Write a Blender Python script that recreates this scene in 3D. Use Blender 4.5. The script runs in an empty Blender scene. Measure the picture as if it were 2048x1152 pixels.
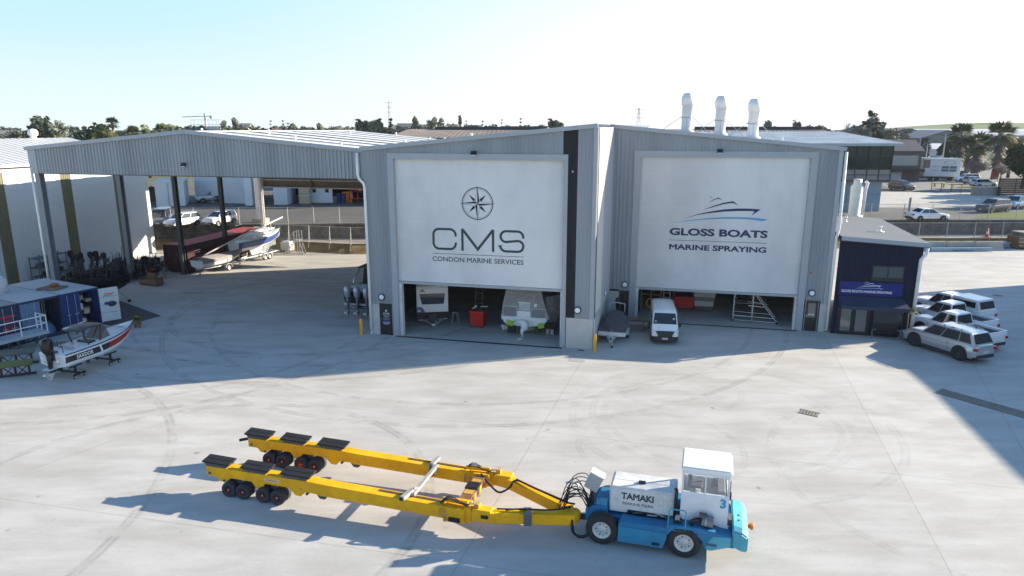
import bpy, bmesh, math, random
from mathutils import Vector, Matrix, Euler
random.seed(7)
R = math.radians
SC = bpy.context.scene
COL = SC.collection
# ------------------------------------------------------------------ camera, sky, sun, exposure
PITCH = 13.1; FPX = 1370.0; CAMH = 13.0
cd = bpy.data.cameras.new('camera'); cam = bpy.data.objects.new('camera', cd); COL.objects.link(cam)
cam.location = (0, 0, CAMH); cam.rotation_euler = (R(90 - PITCH), 0, 0)
cd.sensor_width = 36; cd.lens = FPX / 2048 * 36; cd.clip_start = .5; cd.clip_end = 6000
SC.camera = cam
SUN_EL = 19.5; SUN_AZ = 14.6            # elevation; azimuth measured from +X towards +Y
w = bpy.data.worlds.new('World'); SC.world = w; w.use_nodes = True
nt = w.node_tree; bg = nt.nodes['Background']
sky = nt.nodes.new('ShaderNodeTexSky'); sky.sky_type = 'NISHITA'; sky.sun_disc = False
sky.sun_elevation = R(SUN_EL); sky.sun_rotation = R(90 - SUN_AZ)
sky.air_density = 1.0; sky.dust_density = .35; sky.ozone_density = 1.6; sky.altitude = 20
def wn(tp, **k):
    n = nt.nodes.new(tp)
    for a, b in k.items(): setattr(n, a, b)
    return n
tint = wn('ShaderNodeVectorMath', operation='MULTIPLY'); tint.inputs[1].default_value = (.70, .89, 1.0); nt.links.new(sky.outputs[0], tint.inputs[0])
wtc = wn('ShaderNodeTexCoord'); sep = wn('ShaderNodeSeparateXYZ'); nt.links.new(wtc.outputs['Generated'], sep.inputs[0])
def wr(src, a, b, c, d):
    n = wn('ShaderNodeMapRange', interpolation_type='SMOOTHSTEP'); nt.links.new(src, n.inputs[0])
    for i, v in enumerate((a, b, c, d)): n.inputs[i + 1].default_value = v
    return n.outputs[0]
def wmix(f, a, b):
    n = wn('ShaderNodeMix', data_type='RGBA'); nt.links.new(f, n.inputs[0])
    for s_, v in ((6, a), (7, b)):
        if isinstance(v, tuple): n.inputs[s_].default_value = v + (1,)
        else: nt.links.new(v, n.inputs[s_])
    return n.outputs[2]
# pale haze along the horizon, whiter towards the sun
haze = wmix(wr(sep.outputs[0], -.55, .45, 0, 1), wmix(wr(sep.outputs[2], .0, .16, 0, 1), (3.0, 3.5, 3.55), (2.0, 3.05, 3.4)), (4.0, 3.95, 3.9))
skyc = wmix(wr(sep.outputs[2], .10, .34, 1, 0), tint.outputs[0], haze)
nt.links.new(skyc, bg.inputs[0]); bg.inputs[1].default_value = .115
sl = bpy.data.lights.new('sun', 'SUN'); sl.energy = 5.0; sl.angle = R(.5); sl.color = (1, .87, .69)
so = bpy.data.objects.new('sun', sl); COL.objects.link(so)
sd = Vector((math.cos(R(SUN_EL)) * math.cos(R(SUN_AZ)), math.cos(R(SUN_EL)) * math.sin(R(SUN_AZ)), math.sin(R(SUN_EL))))
so.rotation_euler = sd.to_track_quat('Z', 'Y').to_euler(); so.location = (60, 20, 40)
SC.view_settings.view_transform = 'Standard'; SC.view_settings.look = 'None'
SC.view_settings.gamma = 1; SC.view_settings.exposure = 1.35
# ------------------------------------------------------------------ layout frames
TH = R(PITCH)
def at(px, py, z=0.0):                  # photo pixel -> ground point at height z
    u = (px - 1024) / FPX; v = (576 - py) / FPX
    d = (u, math.cos(TH) + v * math.sin(TH), -math.sin(TH) + v * math.cos(TH))
    t = (z - CAMH) / d[2]
    return Vector((d[0] * t, d[1] * t, z))
YAW = R(-13.3); OX, OY = 4.83, 39.47    # workshop frame: s along the front, d back from it
E1 = (math.cos(YAW), math.sin(YAW)); E2 = (-math.sin(YAW), math.cos(YAW))
def B(s, d, z=0.0): return Vector((OX + s * E1[0] + d * E2[0], OY + s * E1[1] + d * E2[1], z))
# ------------------------------------------------------------------ materials
_M = {}
def M(name, col, rough=.55, metal=0, var=.10, scale=4, bump=0, bscale=30, spec=.4, coat=0, alpha=1, trans=0):
    if name in _M: return _M[name]
    m = bpy.data.materials.new(name); m.use_nodes = True; t = m.node_tree; n = t.nodes; p = n['Principled BSDF']
    c = tuple(col) + (1,)
    p.inputs['Roughness'].default_value = rough; p.inputs['Metallic'].default_value = metal
    p.inputs['Specular IOR Level'].default_value = spec; p.inputs['Coat Weight'].default_value = coat
    p.inputs['Alpha'].default_value = alpha; p.inputs['Transmission Weight'].default_value = trans
    if var > 0:
        tc = n.new('ShaderNodeTexCoord'); no = n.new('ShaderNodeTexNoise')
        no.inputs['Scale'].default_value = scale; no.inputs['Detail'].default_value = 6; no.inputs['Roughness'].default_value = .62
        t.links.new(tc.outputs['Object'], no.inputs['Vector'])
        mr = n.new('ShaderNodeMapRange'); mr.inputs[1].default_value = .3; mr.inputs[2].default_value = .7
        mr.inputs[3].default_value = 1 - var; mr.inputs[4].default_value = 1 + var
        t.links.new(no.outputs[0], mr.inputs[0])
        mx = n.new('ShaderNodeVectorMath'); mx.operation = 'SCALE'; mx.inputs[0].default_value = col
        t.links.new(mr.outputs[0], mx.inputs['Scale']); t.links.new(mx.outputs[0], p.inputs['Base Color'])
        r2 = n.new('ShaderNodeMapRange'); r2.inputs[3].default_value = max(.03, rough - .08); r2.inputs[4].default_value = min(1, rough + .1)
        t.links.new(no.outputs[0], r2.inputs[0]); t.links.new(r2.outputs[0], p.inputs['Roughness'])
        if bump:
            n2 = n.new('ShaderNodeTexNoise'); n2.inputs['Scale'].default_value = bscale; n2.inputs['Detail'].default_value = 4
            t.links.new(tc.outputs['Object'], n2.inputs['Vector'])
            bp = n.new('ShaderNodeBump'); bp.inputs['Strength'].default_value = bump; bp.inputs['Distance'].default_value = .03
            t.links.new(n2.outputs[0], bp.inputs['Height']); t.links.new(bp.outputs[0], p.inputs['Normal'])
    else: p.inputs['Base Color'].default_value = c
    _M[name] = m; return m
def glassy(name, col=(.015, .02, .025), rough=.05): return M(name, col, rough, 0, 0, spec=.8, coat=.3)
def worn(name, col, chip=(.09, .045, .025), amt=.10, dirt=(.20, .17, .13), rough=.45, scale=5.0, stretch=(1, 1, 1), dirty=.35):
    # used paint: faded patches, a film of dirt and small chips down to rusty metal
    m = bpy.data.materials.new(name); m.use_nodes = True; t = m.node_tree; n = t.nodes; p = n['Principled BSDF']; _M[name] = m
    tc = n.new('ShaderNodeTexCoord'); mp = n.new('ShaderNodeMapping'); mp.inputs['Scale'].default_value = stretch; t.links.new(tc.outputs['Object'], mp.inputs[0])
    def nz(s_, d=6, r=.65):
        k = n.new('ShaderNodeTexNoise'); k.inputs['Scale'].default_value = s_; k.inputs['Detail'].default_value = d; k.inputs['Roughness'].default_value = r; t.links.new(mp.outputs[0], k.inputs['Vector']); return k.outputs[0]
    def rp(v, a, b, c, d):
        k = n.new('ShaderNodeMapRange'); k.interpolation_type = 'SMOOTHSTEP'; t.links.new(v, k.inputs[0])
        for i, x in enumerate((a, b, c, d)): k.inputs[i + 1].default_value = x
        return k.outputs[0]
    def mx(f, a, b):
        k = n.new('ShaderNodeMix'); k.data_type = 'RGBA'; t.links.new(f, k.inputs[0])
        for s_, v in ((6, a), (7, b)):
            if isinstance(v, tuple): k.inputs[s_].default_value = v + (1,)
            else: t.links.new(v, k.inputs[s_])
        return k.outputs[2]
    c = mx(rp(nz(scale * .35), .35, .65, 0, 1), col, tuple(x * .80 for x in col))
    c = mx(rp(nz(scale * .8, 8, .75), .46, .74, 0, dirty), c, dirt)
    c = mx(rp(nz(scale * 3.2, 6, .7), .70 - amt, .76 - amt, 0, .85), c, chip)
    t.links.new(c, p.inputs['Base Color']); t.links.new(rp(nz(scale), .3, .7, rough, min(1, rough + .3)), p.inputs['Roughness']); p.inputs['Specular IOR Level'].default_value = .35
    return m
GREY = worn('grey_cladding', (.29, .32, .35), (.24, .26, .28), .0, (.24, .25, .26), .5, 1.0, (1.6, 1.6, .12), .30)
GREYT = M('grey_trim', (.33, .36, .39), .5, 0, .04, 1.5)
CREAM = M('cream_cladding', (.60, .58, .53), .6, 0, .04, .8)
DARKC = M('dark_cladding', (.025, .026, .030), .7, 0, .1, 2, spec=.2)
NAVY = M('navy_cladding', (.016, .020, .042), .75, 0, .15, 2, spec=.2)
CONC = M('concrete_panel', (.47, .47, .45), .8, 0, .10, 1.2, .15, 40)
DOORW = worn('roller_door_fabric', (.67, .68, .68), (.60, .57, .58), -.05, (.58, .60, .62), .55, .5, (1.0, 1.0, .5), .14)
WHITE = M('white_paint', (.78, .78, .76), .4, 0, .05, 3)
OFFW = worn('aged_white_paint', (.67, .675, .67), (.25, .20, .16), .03, (.46, .44, .40), .5, 4.0)
BLACK = M('black_paint', (.018, .018, .02), .4, 0, .2, 8)
RUB = M('black_rubber', (.022, .022, .024), .8, 0, .25, 12)
DKGR = M('dark_grey_steel', (.085, .09, .095), .5, .2, .15, 6)
STEEL = M('galvanised_steel', (.42, .44, .45), .5, .5, .2, 6)
ALU = M('bare_aluminium', (.50, .51, .52), .45, .6, .15, 5)
ZINC = worn('zinc_roof', (.66, .68, .69), (.5, .5, .5), .0, (.52, .53, .53), .55, .8)
GLASS = glassy('dark_glass')
INK = M('charcoal_lettering', (.035, .05, .06), .5, 0, 0)
INKN = M('navy_lettering', (.022, .032, .10), .5, 0, 0)
INKC = M('sky_blue_lettering', (.08, .34, .58), .5, 0, 0)
INKW = M('white_lettering', (.8, .8, .8), .5, 0, 0)
YEL = worn('yellow_paint', (.92, .46, .004), (.10, .05, .025), .065, (.40, .22, .03), .45, 3.0)
TBLUE = worn('tug_blue_paint', (.02, .185, .37), (.05, .04, .04), .06, (.06, .12, .17), .42, 3.0)
TMID = worn('tug_panel_blue', (.035, .25, .43), (.06, .05, .05), .06, (.08, .16, .22), .42, 3.0)
TCYAN = worn('tug_pale_blue_paint', (.085, .39, .51), (.10, .08, .07), .06, (.16, .30, .34), .45, 3.0)
ORG = M('orange_paint', (.75, .16, .02), .5, 0, .1, 4)
RED = M('red_paint', (.50, .025, .02), .45, 0, .12, 4)
RUST = M('rusty_steel', (.20, .095, .045), .85, 0, .35, 7, .2, 40)
WOOD = M('weathered_timber', (.20, .15, .10), .8, 0, .25, 5)
TAN = M('tan_board', (.48, .40, .28), .8, 0, .1, 3)
LENS = M('lamp_lens', (.8, .82, .84), .3, 0, 0)
LAMPR = M('red_lamp_lens', (.45, .01, .012), .25, 0, 0)
LAMPW = M('clear_lamp_lens', (.7, .72, .75), .12, .2, 0)
CHROME = M('bright_metal', (.75, .76, .78), .2, .9, 0)
TARP = M('grey_canvas', (.26, .255, .25), .9, 0, .12, 3, .2, 12)
TARPD = M('charcoal_canvas', (.075, .078, .085), .85, 0, .15, 3, .25, 10)
CREAMW = M('cream_wall_sheet', (.62, .64, .62), .6, 0, .04, .4)
CONTB = worn('container_blue', (.02, .045, .17), (.10, .05, .03), .06, (.06, .07, .10), .5, 2.0)
CONTDK = M('container_dark_blue', (.025, .038, .08), .55, 0, .2, 2)
CONTLB = worn('container_pale_blue', (.11, .19, .31), (.12, .07, .05), .05, (.14, .18, .22), .5, 2.0)
MAROON = worn('container_maroon', (.06, .025, .03), (.05, .035, .03), .06, (.05, .04, .04), .6, 2.0)
MAROONR = M('container_red_roof', (.42, .085, .075), .6, 0, .15, 2)
CARW = M('white_car_paint', (.80, .80, .79), .25, 0, 0, coat=.6)
CARS = M('silver_car_paint', (.50, .50, .50), .28, .55, 0, coat=.6)
CARD = M('dark_car_paint', (.03, .035, .05), .25, .2, 0, coat=.6)
CARBL = M('blue_car_paint', (.06, .11, .19), .25, .3, 0, coat=.6)
CARLB = M('pale_blue_car_paint', (.42, .56, .68), .25, .3, 0, coat=.6)
CARR = M('red_car_paint', (.45, .03, .03), .3, 0, 0, coat=.6)
# ------------------------------------------------------------------ mesh collector
class MB:
    def __init__(s): s.v = []; s.f = []; s.m = []; s.mats = []; s.sm = []
    def mi(s, mat):
        if mat not in s.mats: s.mats.append(mat)
        return s.mats.index(mat)
    def add(s, vs, fs, mat, smooth=False, X=None):
        o = len(s.v); k = s.mi(mat)
        s.v += [tuple(X @ Vector(v)) if X is not None else tuple(v) for v in vs]
        for f in fs: s.f.append(tuple(i + o for i in f)); s.m.append(k); s.sm.append(smooth)
        return s
    def box(s, c, d, mat, rz=0, X=None, rot=None):
        x, y, z = d[0] / 2, d[1] / 2, d[2] / 2
        T = Matrix.Translation(Vector(c)) @ (rot if rot is not None else Matrix.Rotation(rz, 4, 'Z'))
        if X is not None: T = X @ T
        vs = [(-x, -y, -z), (x, -y, -z), (x, y, -z), (-x, y, -z), (-x, -y, z), (x, -y, z), (x, y, z), (-x, y, z)]
        return s.add(vs, [(0, 3, 2, 1), (4, 5, 6, 7), (0, 1, 5, 4), (1, 2, 6, 5), (2, 3, 7, 6), (3, 0, 4, 7)], mat, False, T)
    def bx(s, x0, x1, y0, y1, z0, z1, mat, X=None):
        return s.box(((x0 + x1) / 2, (y0 + y1) / 2, (z0 + z1) / 2), (abs(x1 - x0), abs(y1 - y0), abs(z1 - z0)), mat, 0, X)
    def bar(s, p, q, wd, ht, mat, up=(0, 0, 1)):
        p = Vector(p); q = Vector(q); d = q - p; L = d.length
        if L < 1e-6: return s
        x = d / L; u = Vector(up); y = u.cross(x)
        if y.length < 1e-4: y = Vector((0, 1, 0)).cross(x)
        y.normalize(); z = x.cross(y)
        T = Matrix(((x.x, y.x, z.x, 0), (x.y, y.y, z.y, 0), (x.z, y.z, z.z, 0), (0, 0, 0, 1)))
        return s.box((p + q) / 2, (L, wd, ht), mat, rot=T)
    def cyl(s, p, q, r, mat, n=14, r2=None, caps=True, smooth=True):
        p = Vector(p); q = Vector(q); r2 = r if r2 is None else r2
        d = (q - p).normalized(); a = d.orthogonal().normalized(); b = d.cross(a)
        vs = []
        for c, rr in ((p, r), (q, r2)):
            for i in range(n):
                t = 2 * math.pi * i / n; vs.append(c + (a * math.cos(t) + b * math.sin(t)) * rr)
        s.add(vs, [(i, (i + 1) % n, n + (i + 1) % n, n + i) for i in range(n)], mat, smooth)
        if caps: s.add(vs, [tuple(range(n - 1, -1, -1)), tuple(range(n, 2 * n))], mat)
        return s
    def tube(s, pts, r, mat, n=7, caps=True, soft=False):
        pts = [Vector(p) for p in pts]; rings = []; a = None
        if soft and len(pts) > 2:
            q = []
            for i in range(len(pts) - 1):
                p0, p1, p2, p3 = pts[max(i - 1, 0)], pts[i], pts[i + 1], pts[min(i + 2, len(pts) - 1)]
                for k in range(5):
                    t = k / 5; q.append(.5 * (2 * p1 + (p2 - p0) * t + (2 * p0 - 5 * p1 + 4 * p2 - p3) * t * t + (3 * p1 - p0 - 3 * p2 + p3) * t ** 3))
            pts = q + [pts[-1]]
        for i, p in enumerate(pts):
            d = (pts[min(i + 1, len(pts) - 1)] - pts[max(i - 1, 0)]).normalized()
            a = d.orthogonal().normalized() if a is None else (a - d * a.dot(d)).normalized()
            b = d.cross(a)
            rr = r[i] if isinstance(r, (list, tuple)) else r
            rings.append([p + (a * math.cos(2 * math.pi * k / n) + b * math.sin(2 * math.pi * k / n)) * rr for k in range(n)])
        return s.loft(rings, mat, caps)
    def loft(s, rings, mat, caps=True, smooth=True, closed=True, mats=None):
        n = len(rings[0]); o = len(s.v); vs = [v for r in rings for v in r]
        s.v += [tuple(v) for v in vs]
        for i in range(len(rings) - 1):
            for k in range(n if closed else n - 1):
                k2 = (k + 1) % n
                s.f.append((o + i * n + k, o + i * n + k2, o + (i + 1) * n + k2, o + (i + 1) * n + k))
                mm = mats(i, k) if mats else mat
                s.m.append(s.mi(mm)); s.sm.append(smooth)
        if caps:
            k = s.mi(mat)
            s.f.append(tuple(o + i for i in range(n - 1, -1, -1))); s.m.append(k); s.sm.append(False)
            b = o + (len(rings) - 1) * n
            s.f.append(tuple(b + i for i in range(n))); s.m.append(k); s.sm.append(False)
        return s
    def prism(s, poly, a0, a1, mat, axis='y', X=None):
        n = len(poly)
        def P(p, a):
            if axis == 'y': return (p[0], a, p[1])
            if axis == 'x': return (a, p[0], p[1])
            return (p[0], p[1], a)
        vs = [P(p, a0) for p in poly] + [P(p, a1) for p in poly]
        fs = [tuple(range(n)), tuple(range(2 * n - 1, n - 1, -1))] + [(i, n + i, n + (i + 1) % n, (i + 1) % n) for i in range(n)]
        return s.add(vs, fs, mat, False, X)
    def lathe(s, prof, mat, n=16, X=None, smooth=True):
        vs = []
        for r, z in prof:
            for i in range(n):
                t = 2 * math.pi * i / n; vs.append((r * math.cos(t), r * math.sin(t), z))
        fs = [(j * n + i, j * n + (i + 1) % n, (j + 1) * n + (i + 1) % n, (j + 1) * n + i) for j in range(len(prof) - 1) for i in range(n)]
        s.add(vs, fs, mat, smooth, X)
        return s
    def ball(s, c, r, mat, n=10, sc=(1, 1, 1)):
        m = n // 2 + 1; vs = []; fs = []
        for j in range(m + 1):
            ph = math.pi * j / m
            for i in range(n):
                t = 2 * math.pi * i / n
                vs.append((c[0] + r * sc[0] * math.sin(ph) * math.cos(t), c[1] + r * sc[1] * math.sin(ph) * math.sin(t), c[2] + r * sc[2] * math.cos(ph)))
        for j in range(m):
            for i in range(n): fs.append((j * n + i, (j + 1) * n + i, (j + 1) * n + (i + 1) % n, j * n + (i + 1) % n))
        return s.add(vs, fs, mat, True)
    def quad(s, a, b, c, d, mat): return s.add([a, b, c, d], [(0, 1, 2, 3)], mat)
    def corr(s, p0, p1, zb, zt, mat, pitch=.25, dep=.035, flat=.55, out=(0, -1)):
        # ribbed wall sheet from plan point p0 to p1; zb, zt are heights or functions of t (0..1)
        L = math.dist(p0, p1); ux, uy = (p1[0] - p0[0]) / L, (p1[1] - p0[1]) / L
        n = max(1, int(round(L / pitch))); pt = L / n; prof = []
        for i in range(n):
            a = i * pt
            prof += [(a, 0), (a + pt * flat, 0), (a + pt * (flat + .12), dep), (a + pt * .9, dep)]
        prof.append((L, 0))
        f0 = zb if callable(zb) else (lambda t: zb); f1 = zt if callable(zt) else (lambda t: zt)
        vs = []
        for a, q in prof:
            x = p0[0] + ux * a + out[0] * q; y = p0[1] + uy * a + out[1] * q; t = a / L
            vs += [(x, y, f0(t)), (x, y, f1(t))]
        return s.add(vs, [(2 * i, 2 * i + 2, 2 * i + 3, 2 * i + 1) for i in range(len(prof) - 1)], mat)
    def roof(s, a, b, c, d, mat, pitch=.76, dep=.05):
        # ribbed roof: a->b is the eave/ridge run the ribs are spaced along, ribs run from a-b towards d-c
        a, b, c, d = map(Vector, (a, b, c, d)); nrm = (b - a).cross(d - a).normalized()
        if nrm.z < 0: nrm = -nrm
        L = (b - a).length; n = max(1, int(L / pitch)); vs = []; prof = []
        for i in range(n): prof += [(i / n, 0), ((i + .80) / n, 0), ((i + .84) / n, dep), ((i + .96) / n, dep)]
        prof.append((1, 0))
        for t, q in prof: vs += [a.lerp(b, t) + nrm * q, d.lerp(c, t) + nrm * q]
        return s.add(vs, [(2 * i, 2 * i + 2, 2 * i + 3, 2 * i + 1) for i in range(len(prof) - 1)], mat)
    def build(s, name, parent=None, bevel=0, seg=1, keep=False):
        me = bpy.data.meshes.new(name); me.from_pydata(s.v, [], s.f)
        for m in s.mats: me.materials.append(m)
        me.polygons.foreach_set('material_index', s.m); me.polygons.foreach_set('use_smooth', s.sm)
        bm = bmesh.new(); bm.from_mesh(me)
        if not keep: bmesh.ops.recalc_face_normals(bm, faces=bm.faces)
        if bevel:
            ed = [e for e in bm.edges if len(e.link_faces) == 2 and e.calc_face_angle(0) > .6]
            bmesh.ops.bevel(bm, geom=ed, offset=bevel, segments=seg, affect='EDGES', clamp_overlap=True)
        bm.to_mesh(me); bm.free(); me.update()
        o = bpy.data.objects.new(name, me); COL.objects.link(o)
        if parent is not None: o.parent = parent
        return o
def tag(o, label=None, cat=None, group=None, kind=None):
    if label: o['label'] = label
    if cat: o['category'] = cat
    if group: o['group'] = group
    if kind: o['kind'] = kind
    return o
def thing(name, label, cat, loc=(0, 0, 0), rz=0, group=None, rot=None):
    o = bpy.data.objects.new(name, None); COL.objects.link(o); o.empty_display_size = .3
    o.location = loc; o.rotation_euler = rot if rot else (0, 0, rz)
    return tag(o, label, cat, group)
def struct(name, mb, **k):
    o = mb.build(name, **k); o['kind'] = 'structure'; return o
def copy_tree(o, parent=None):
    c = o.copy(); COL.objects.link(c)
    if parent is not None: c.parent = parent
    for ch in list(o.children): copy_tree(ch, c)
    return c
def dup(o, loc, rz=0, label=None, group=None, sc=None):
    c = copy_tree(o); c.location = loc; c.rotation_euler = (0, 0, rz)
    if label: c['label'] = label
    if group: c['group'] = group
    if sc: c.scale = sc if isinstance(sc, (tuple, list)) else (sc, sc, sc)
    return c
def text(name, s, size, mat, parent, loc, rot=(R(90), 0, 0), sx=1.0, bold=0, width=None, ext=.002, space=1.0):
    cu = bpy.data.curves.new(name, 'FONT'); cu.body = s; cu.size = size; cu.bevel_depth = bold; cu.bevel_resolution = 0; cu.extrude = ext
    cu.align_x = 'CENTER'; cu.align_y = 'CENTER'; cu.space_character = space; cu.resolution_u = 3
    t = bpy.data.objects.new(name, cu); COL.objects.link(t)
    bpy.context.view_layer.update()
    me = bpy.data.meshes.new_from_object(t.evaluated_get(bpy.context.evaluated_depsgraph_get()))
    COL.objects.unlink(t); bpy.data.objects.remove(t)
    me.materials.clear(); me.materials.append(mat)
    if width:
        xs = [v.co.x for v in me.vertices]; sx = width / (max(xs) - min(xs))
    for v in me.vertices: v.co.x *= sx
    o = bpy.data.objects.new(name, me); COL.objects.link(o); o.parent = parent; o.location = loc; o.rotation_euler = rot
    return o
# ------------------------------------------------------------------ ground
class NG:
    def __init__(s, name):
        s.m = bpy.data.materials.new(name); s.m.use_nodes = True; s.t = s.m.node_tree; s.n = s.t.nodes; s.p = s.n['Principled BSDF']
        s.tc = s.n.new('ShaderNodeTexCoord').outputs['Object']
    def link(s, a, b):
        if isinstance(a, (int, float)): b.default_value = a
        elif isinstance(a, (tuple, list)): b.default_value = a
        else: s.t.links.new(a, b)
    def math(s, op, a, b=0.0, c=0.0, clamp=False):
        n = s.n.new('ShaderNodeMath'); n.operation = op; n.use_clamp = clamp
        s.link(a, n.inputs[0]); s.link(b, n.inputs[1]); s.link(c, n.inputs[2]); return n.outputs[0]
    def vec(s, op, a, b=(0, 0, 0), out=0, scale=None):
        n = s.n.new('ShaderNodeVectorMath'); n.operation = op; s.link(a, n.inputs[0]); s.link(b, n.inputs[1])
        if scale is not None: s.link(scale, n.inputs['Scale'])
        return n.outputs[out]
    def noise(s, scale, detail=5, rough=.6, stretch=None, rot=0, dist=0):
        v = s.tc
        if stretch:
            mp = s.n.new('ShaderNodeMapping'); mp.inputs['Scale'].default_value = stretch; mp.inputs['Rotation'].default_value = (0, 0, rot)
            s.t.links.new(v, mp.inputs[0]); v = mp.outputs[0]
        n = s.n.new('ShaderNodeTexNoise'); n.inputs['Scale'].default_value = scale; n.inputs['Detail'].default_value = detail
        n.inputs['Roughness'].default_value = rough; n.inputs['Distortion'].default_value = dist
        s.t.links.new(v, n.inputs['Vector']); return n.outputs[0]
    def ramp(s, v, a, b, lo=0.0, hi=1.0):
        n = s.n.new('ShaderNodeMapRange'); n.interpolation_type = 'SMOOTHSTEP'; s.link(v, n.inputs[0])
        for i, x in enumerate((a, b, lo, hi)): n.inputs[i + 1].default_value = x
        return n.outputs[0]
    def mix(s, f, a, b):
        n = s.n.new('ShaderNodeMix'); n.data_type = 'RGBA'; s.link(f, n.inputs[0])
        s.link(a if not isinstance(a, tuple) else a + (1,) if len(a) == 3 else a, n.inputs[6])
        s.link(b if not isinstance(b, tuple) else b + (1,) if len(b) == 3 else b, n.inputs[7]); return n.outputs[2]
def yard_material():
    g = NG('yard_concrete')
    big = g.noise(.09, 3); mid = g.noise(.55, 6, .62, (.55, 1.5, 1), R(12)); streak = g.noise(1.2, 5, .65, (.22, 2.2, 1), R(14)); fine = g.noise(9, 4)
    v = g.math('ADD', g.ramp(big, .3, .7, -.05, .05), g.ramp(mid, .3, .72, -.075, .055))
    v = g.math('ADD', v, g.ramp(streak, .25, .75, -.04, .04)); v = g.math('ADD', v, g.ramp(fine, .2, .8, -.035, .035))
    val = g.math('ADD', 1.0, v)
    tone = g.mix(g.ramp(mid, .3, .7), (.420, .407, .378), (.460, .451, .430))
    # saw-cut joints across the slab
    segs = [((0, 997), (1024, 1140)), ((1165, 718), (1070, 875)), ((400, 780), (1080, 862)), ((1660, 690), (1790, 935)), ((1950, 735), (2046, 900)), ((620, 740), (760, 690))]
    dark = 0.0
    jn = g.noise(1.7, 3)
    for i, (a, b) in enumerate(segs):
        A, Bq = at(*a), at(*b); d = (Bq - A).normalized(); n = (-d.y, d.x, 0); c = A.x * n[0] + A.y * n[1]
        ds = g.math('ABSOLUTE', g.math('SUBTRACT', g.vec('DOT_PRODUCT', g.tc, n, 1), c))
        ln = g.ramp(ds, .010, .034, .24, 0); dark = ln if i == 0 else g.math('MAXIMUM', dark, ln)
    dark = g.math('MULTIPLY', dark, g.ramp(jn, .25, .6, .35, 1))
    # slabs poured in different batches
    A, Bq = at(1660, 690), at(1790, 935); d = (Bq - A).normalized(); n = (-d.y, d.x, 0)
    sd_ = g.ramp(g.math('SUBTRACT', g.vec('DOT_PRODUCT', g.tc, n, 1), A.x * n[0] + A.y * n[1]), -.02, .02, 0, .05)
    val = g.math('ADD', val, sd_)
    # tyre marks left by turning trailers
    tn = g.noise(.8, 4, .6, dist=.6); tyre = 0.0
    arcs = [(9.5, 29.5, 5.2), (9.5, 29.5, 5.75), (9.9, 29.2, 7.1), (6.2, 26.5, 3.4), (8.6, 33.2, 3.1), (-13, 50, 11.5), (-13.4, 49.5, 13.2), (-24, 45, 14.5), (-24, 45, 16.3), (-2, 50, 19.0), (-2.4, 50, 21.5), (-12, 22, 9.0), (-14, 60, 26.0), (18, 24, 7.6), (-30, 20, 17.0)]
    for i, (x, y, r) in enumerate(arcs):
        dd = g.math('ABSOLUTE', g.math('SUBTRACT', g.vec('LENGTH', g.vec('SUBTRACT', g.tc, (x, y, 0)), out=1), r))
        a = g.math('MULTIPLY', g.ramp(dd, .10 + .03 * (i % 3), .17 + .03 * (i % 3), .13 if i < 5 or i == 13 else .30, 0), g.ramp(dd, .02, .06, .45, 1)); tyre = a if i == 0 else g.math('MAXIMUM', tyre, a)
    tyre = g.math('MULTIPLY', tyre, g.ramp(tn, .36, .60, 0, .70))
    # dark scuffs and oily patches in the lane by the open shelter
    oil = g.math('MULTIPLY', g.ramp(g.noise(.42, 5, .7, (.5, 1.6, 1), R(20)), .56, .72, 0, .5), g.ramp(g.vec('LENGTH', g.vec('SUBTRACT', g.tc, (-17, 52, 0)), out=1), 10, 22, 1, 0))
    vo = g.n.new('ShaderNodeTexVoronoi'); vo.inputs['Scale'].default_value = .55; g.t.links.new(g.tc, vo.inputs['Vector'])
    spots = g.math('MAXIMUM', g.ramp(g.noise(2.6, 2, .5), .70, .78, 0, .16), g.math('MULTIPLY', g.ramp(vo.outputs['Distance'], .03, .09, .55, 0), g.ramp(g.noise(.6, 2), .50, .62, 0, 1)))
    pale = g.ramp(g.noise(.8, 4, .55, (.3, 2.6, 1), R(6)), .66, .74, 0, .07)
    tot = g.math('ADD', g.math('ADD', dark, tyre), g.math('ADD', oil, spots), clamp=True)
    val = g.math('ADD', g.math('MULTIPLY', val, g.math('SUBTRACT', 1.0, tot)), pale)
    col = g.vec('SCALE', tone, scale=val)
    g.t.links.new(col, g.p.inputs['Base Color']); g.p.inputs['Roughness'].default_value = .85; g.p.inputs['Specular IOR Level'].default_value = .25
    bp = g.n.new('ShaderNodeBump'); bp.inputs['Strength'].default_value = .15; bp.inputs['Distance'].default_value = .02
    g.t.links.new(fine, bp.inputs['Height']); g.t.links.new(bp.outputs[0], g.p.inputs['Normal'])
    return g.m
def patchy(name, c1, c2, scale=.3, c3=None, rough=.9):
    g = NG(name); a = g.noise(scale, 6, .65); b = g.noise(scale * 9, 5)
    col = g.mix(g.ramp(a, .35, .65), c1, c2)
    if c3: col = g.mix(g.ramp(b, .45, .65), col, c3)
    col = g.vec('SCALE', col, scale=g.ramp(b, .2, .8, .86, 1.14))
    g.t.links.new(col, g.p.inputs['Base Color']); g.p.inputs['Roughness'].default_value = rough; g.p.inputs['Specular IOR Level'].default_value = .2
    return g.m
def sheet(name, pts, mat, z=None):
    mb = MB(); vs = [Vector(p) if z is None else Vector((p[0], p[1], z)) for p in pts]
    mb.add(vs, [tuple(range(len(vs)))], mat); o = struct(name, mb)
    return o
ASPH = patchy('asphalt', (.105, .102, .098), (.135, .130, .122), .25)
SZ = 2.6                                  # street level above the yard
WALLP = [(-160, 73.5), (-28, 76.3), (-17, 77.0), (45, 80.1), (160, 80.5)]
BANKP = [(-160, 72.5), (-27, 74.2), (-17.3, 71.6), (2, 71.6), (12, 74), (44, 75.6), (160, 76)]
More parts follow.
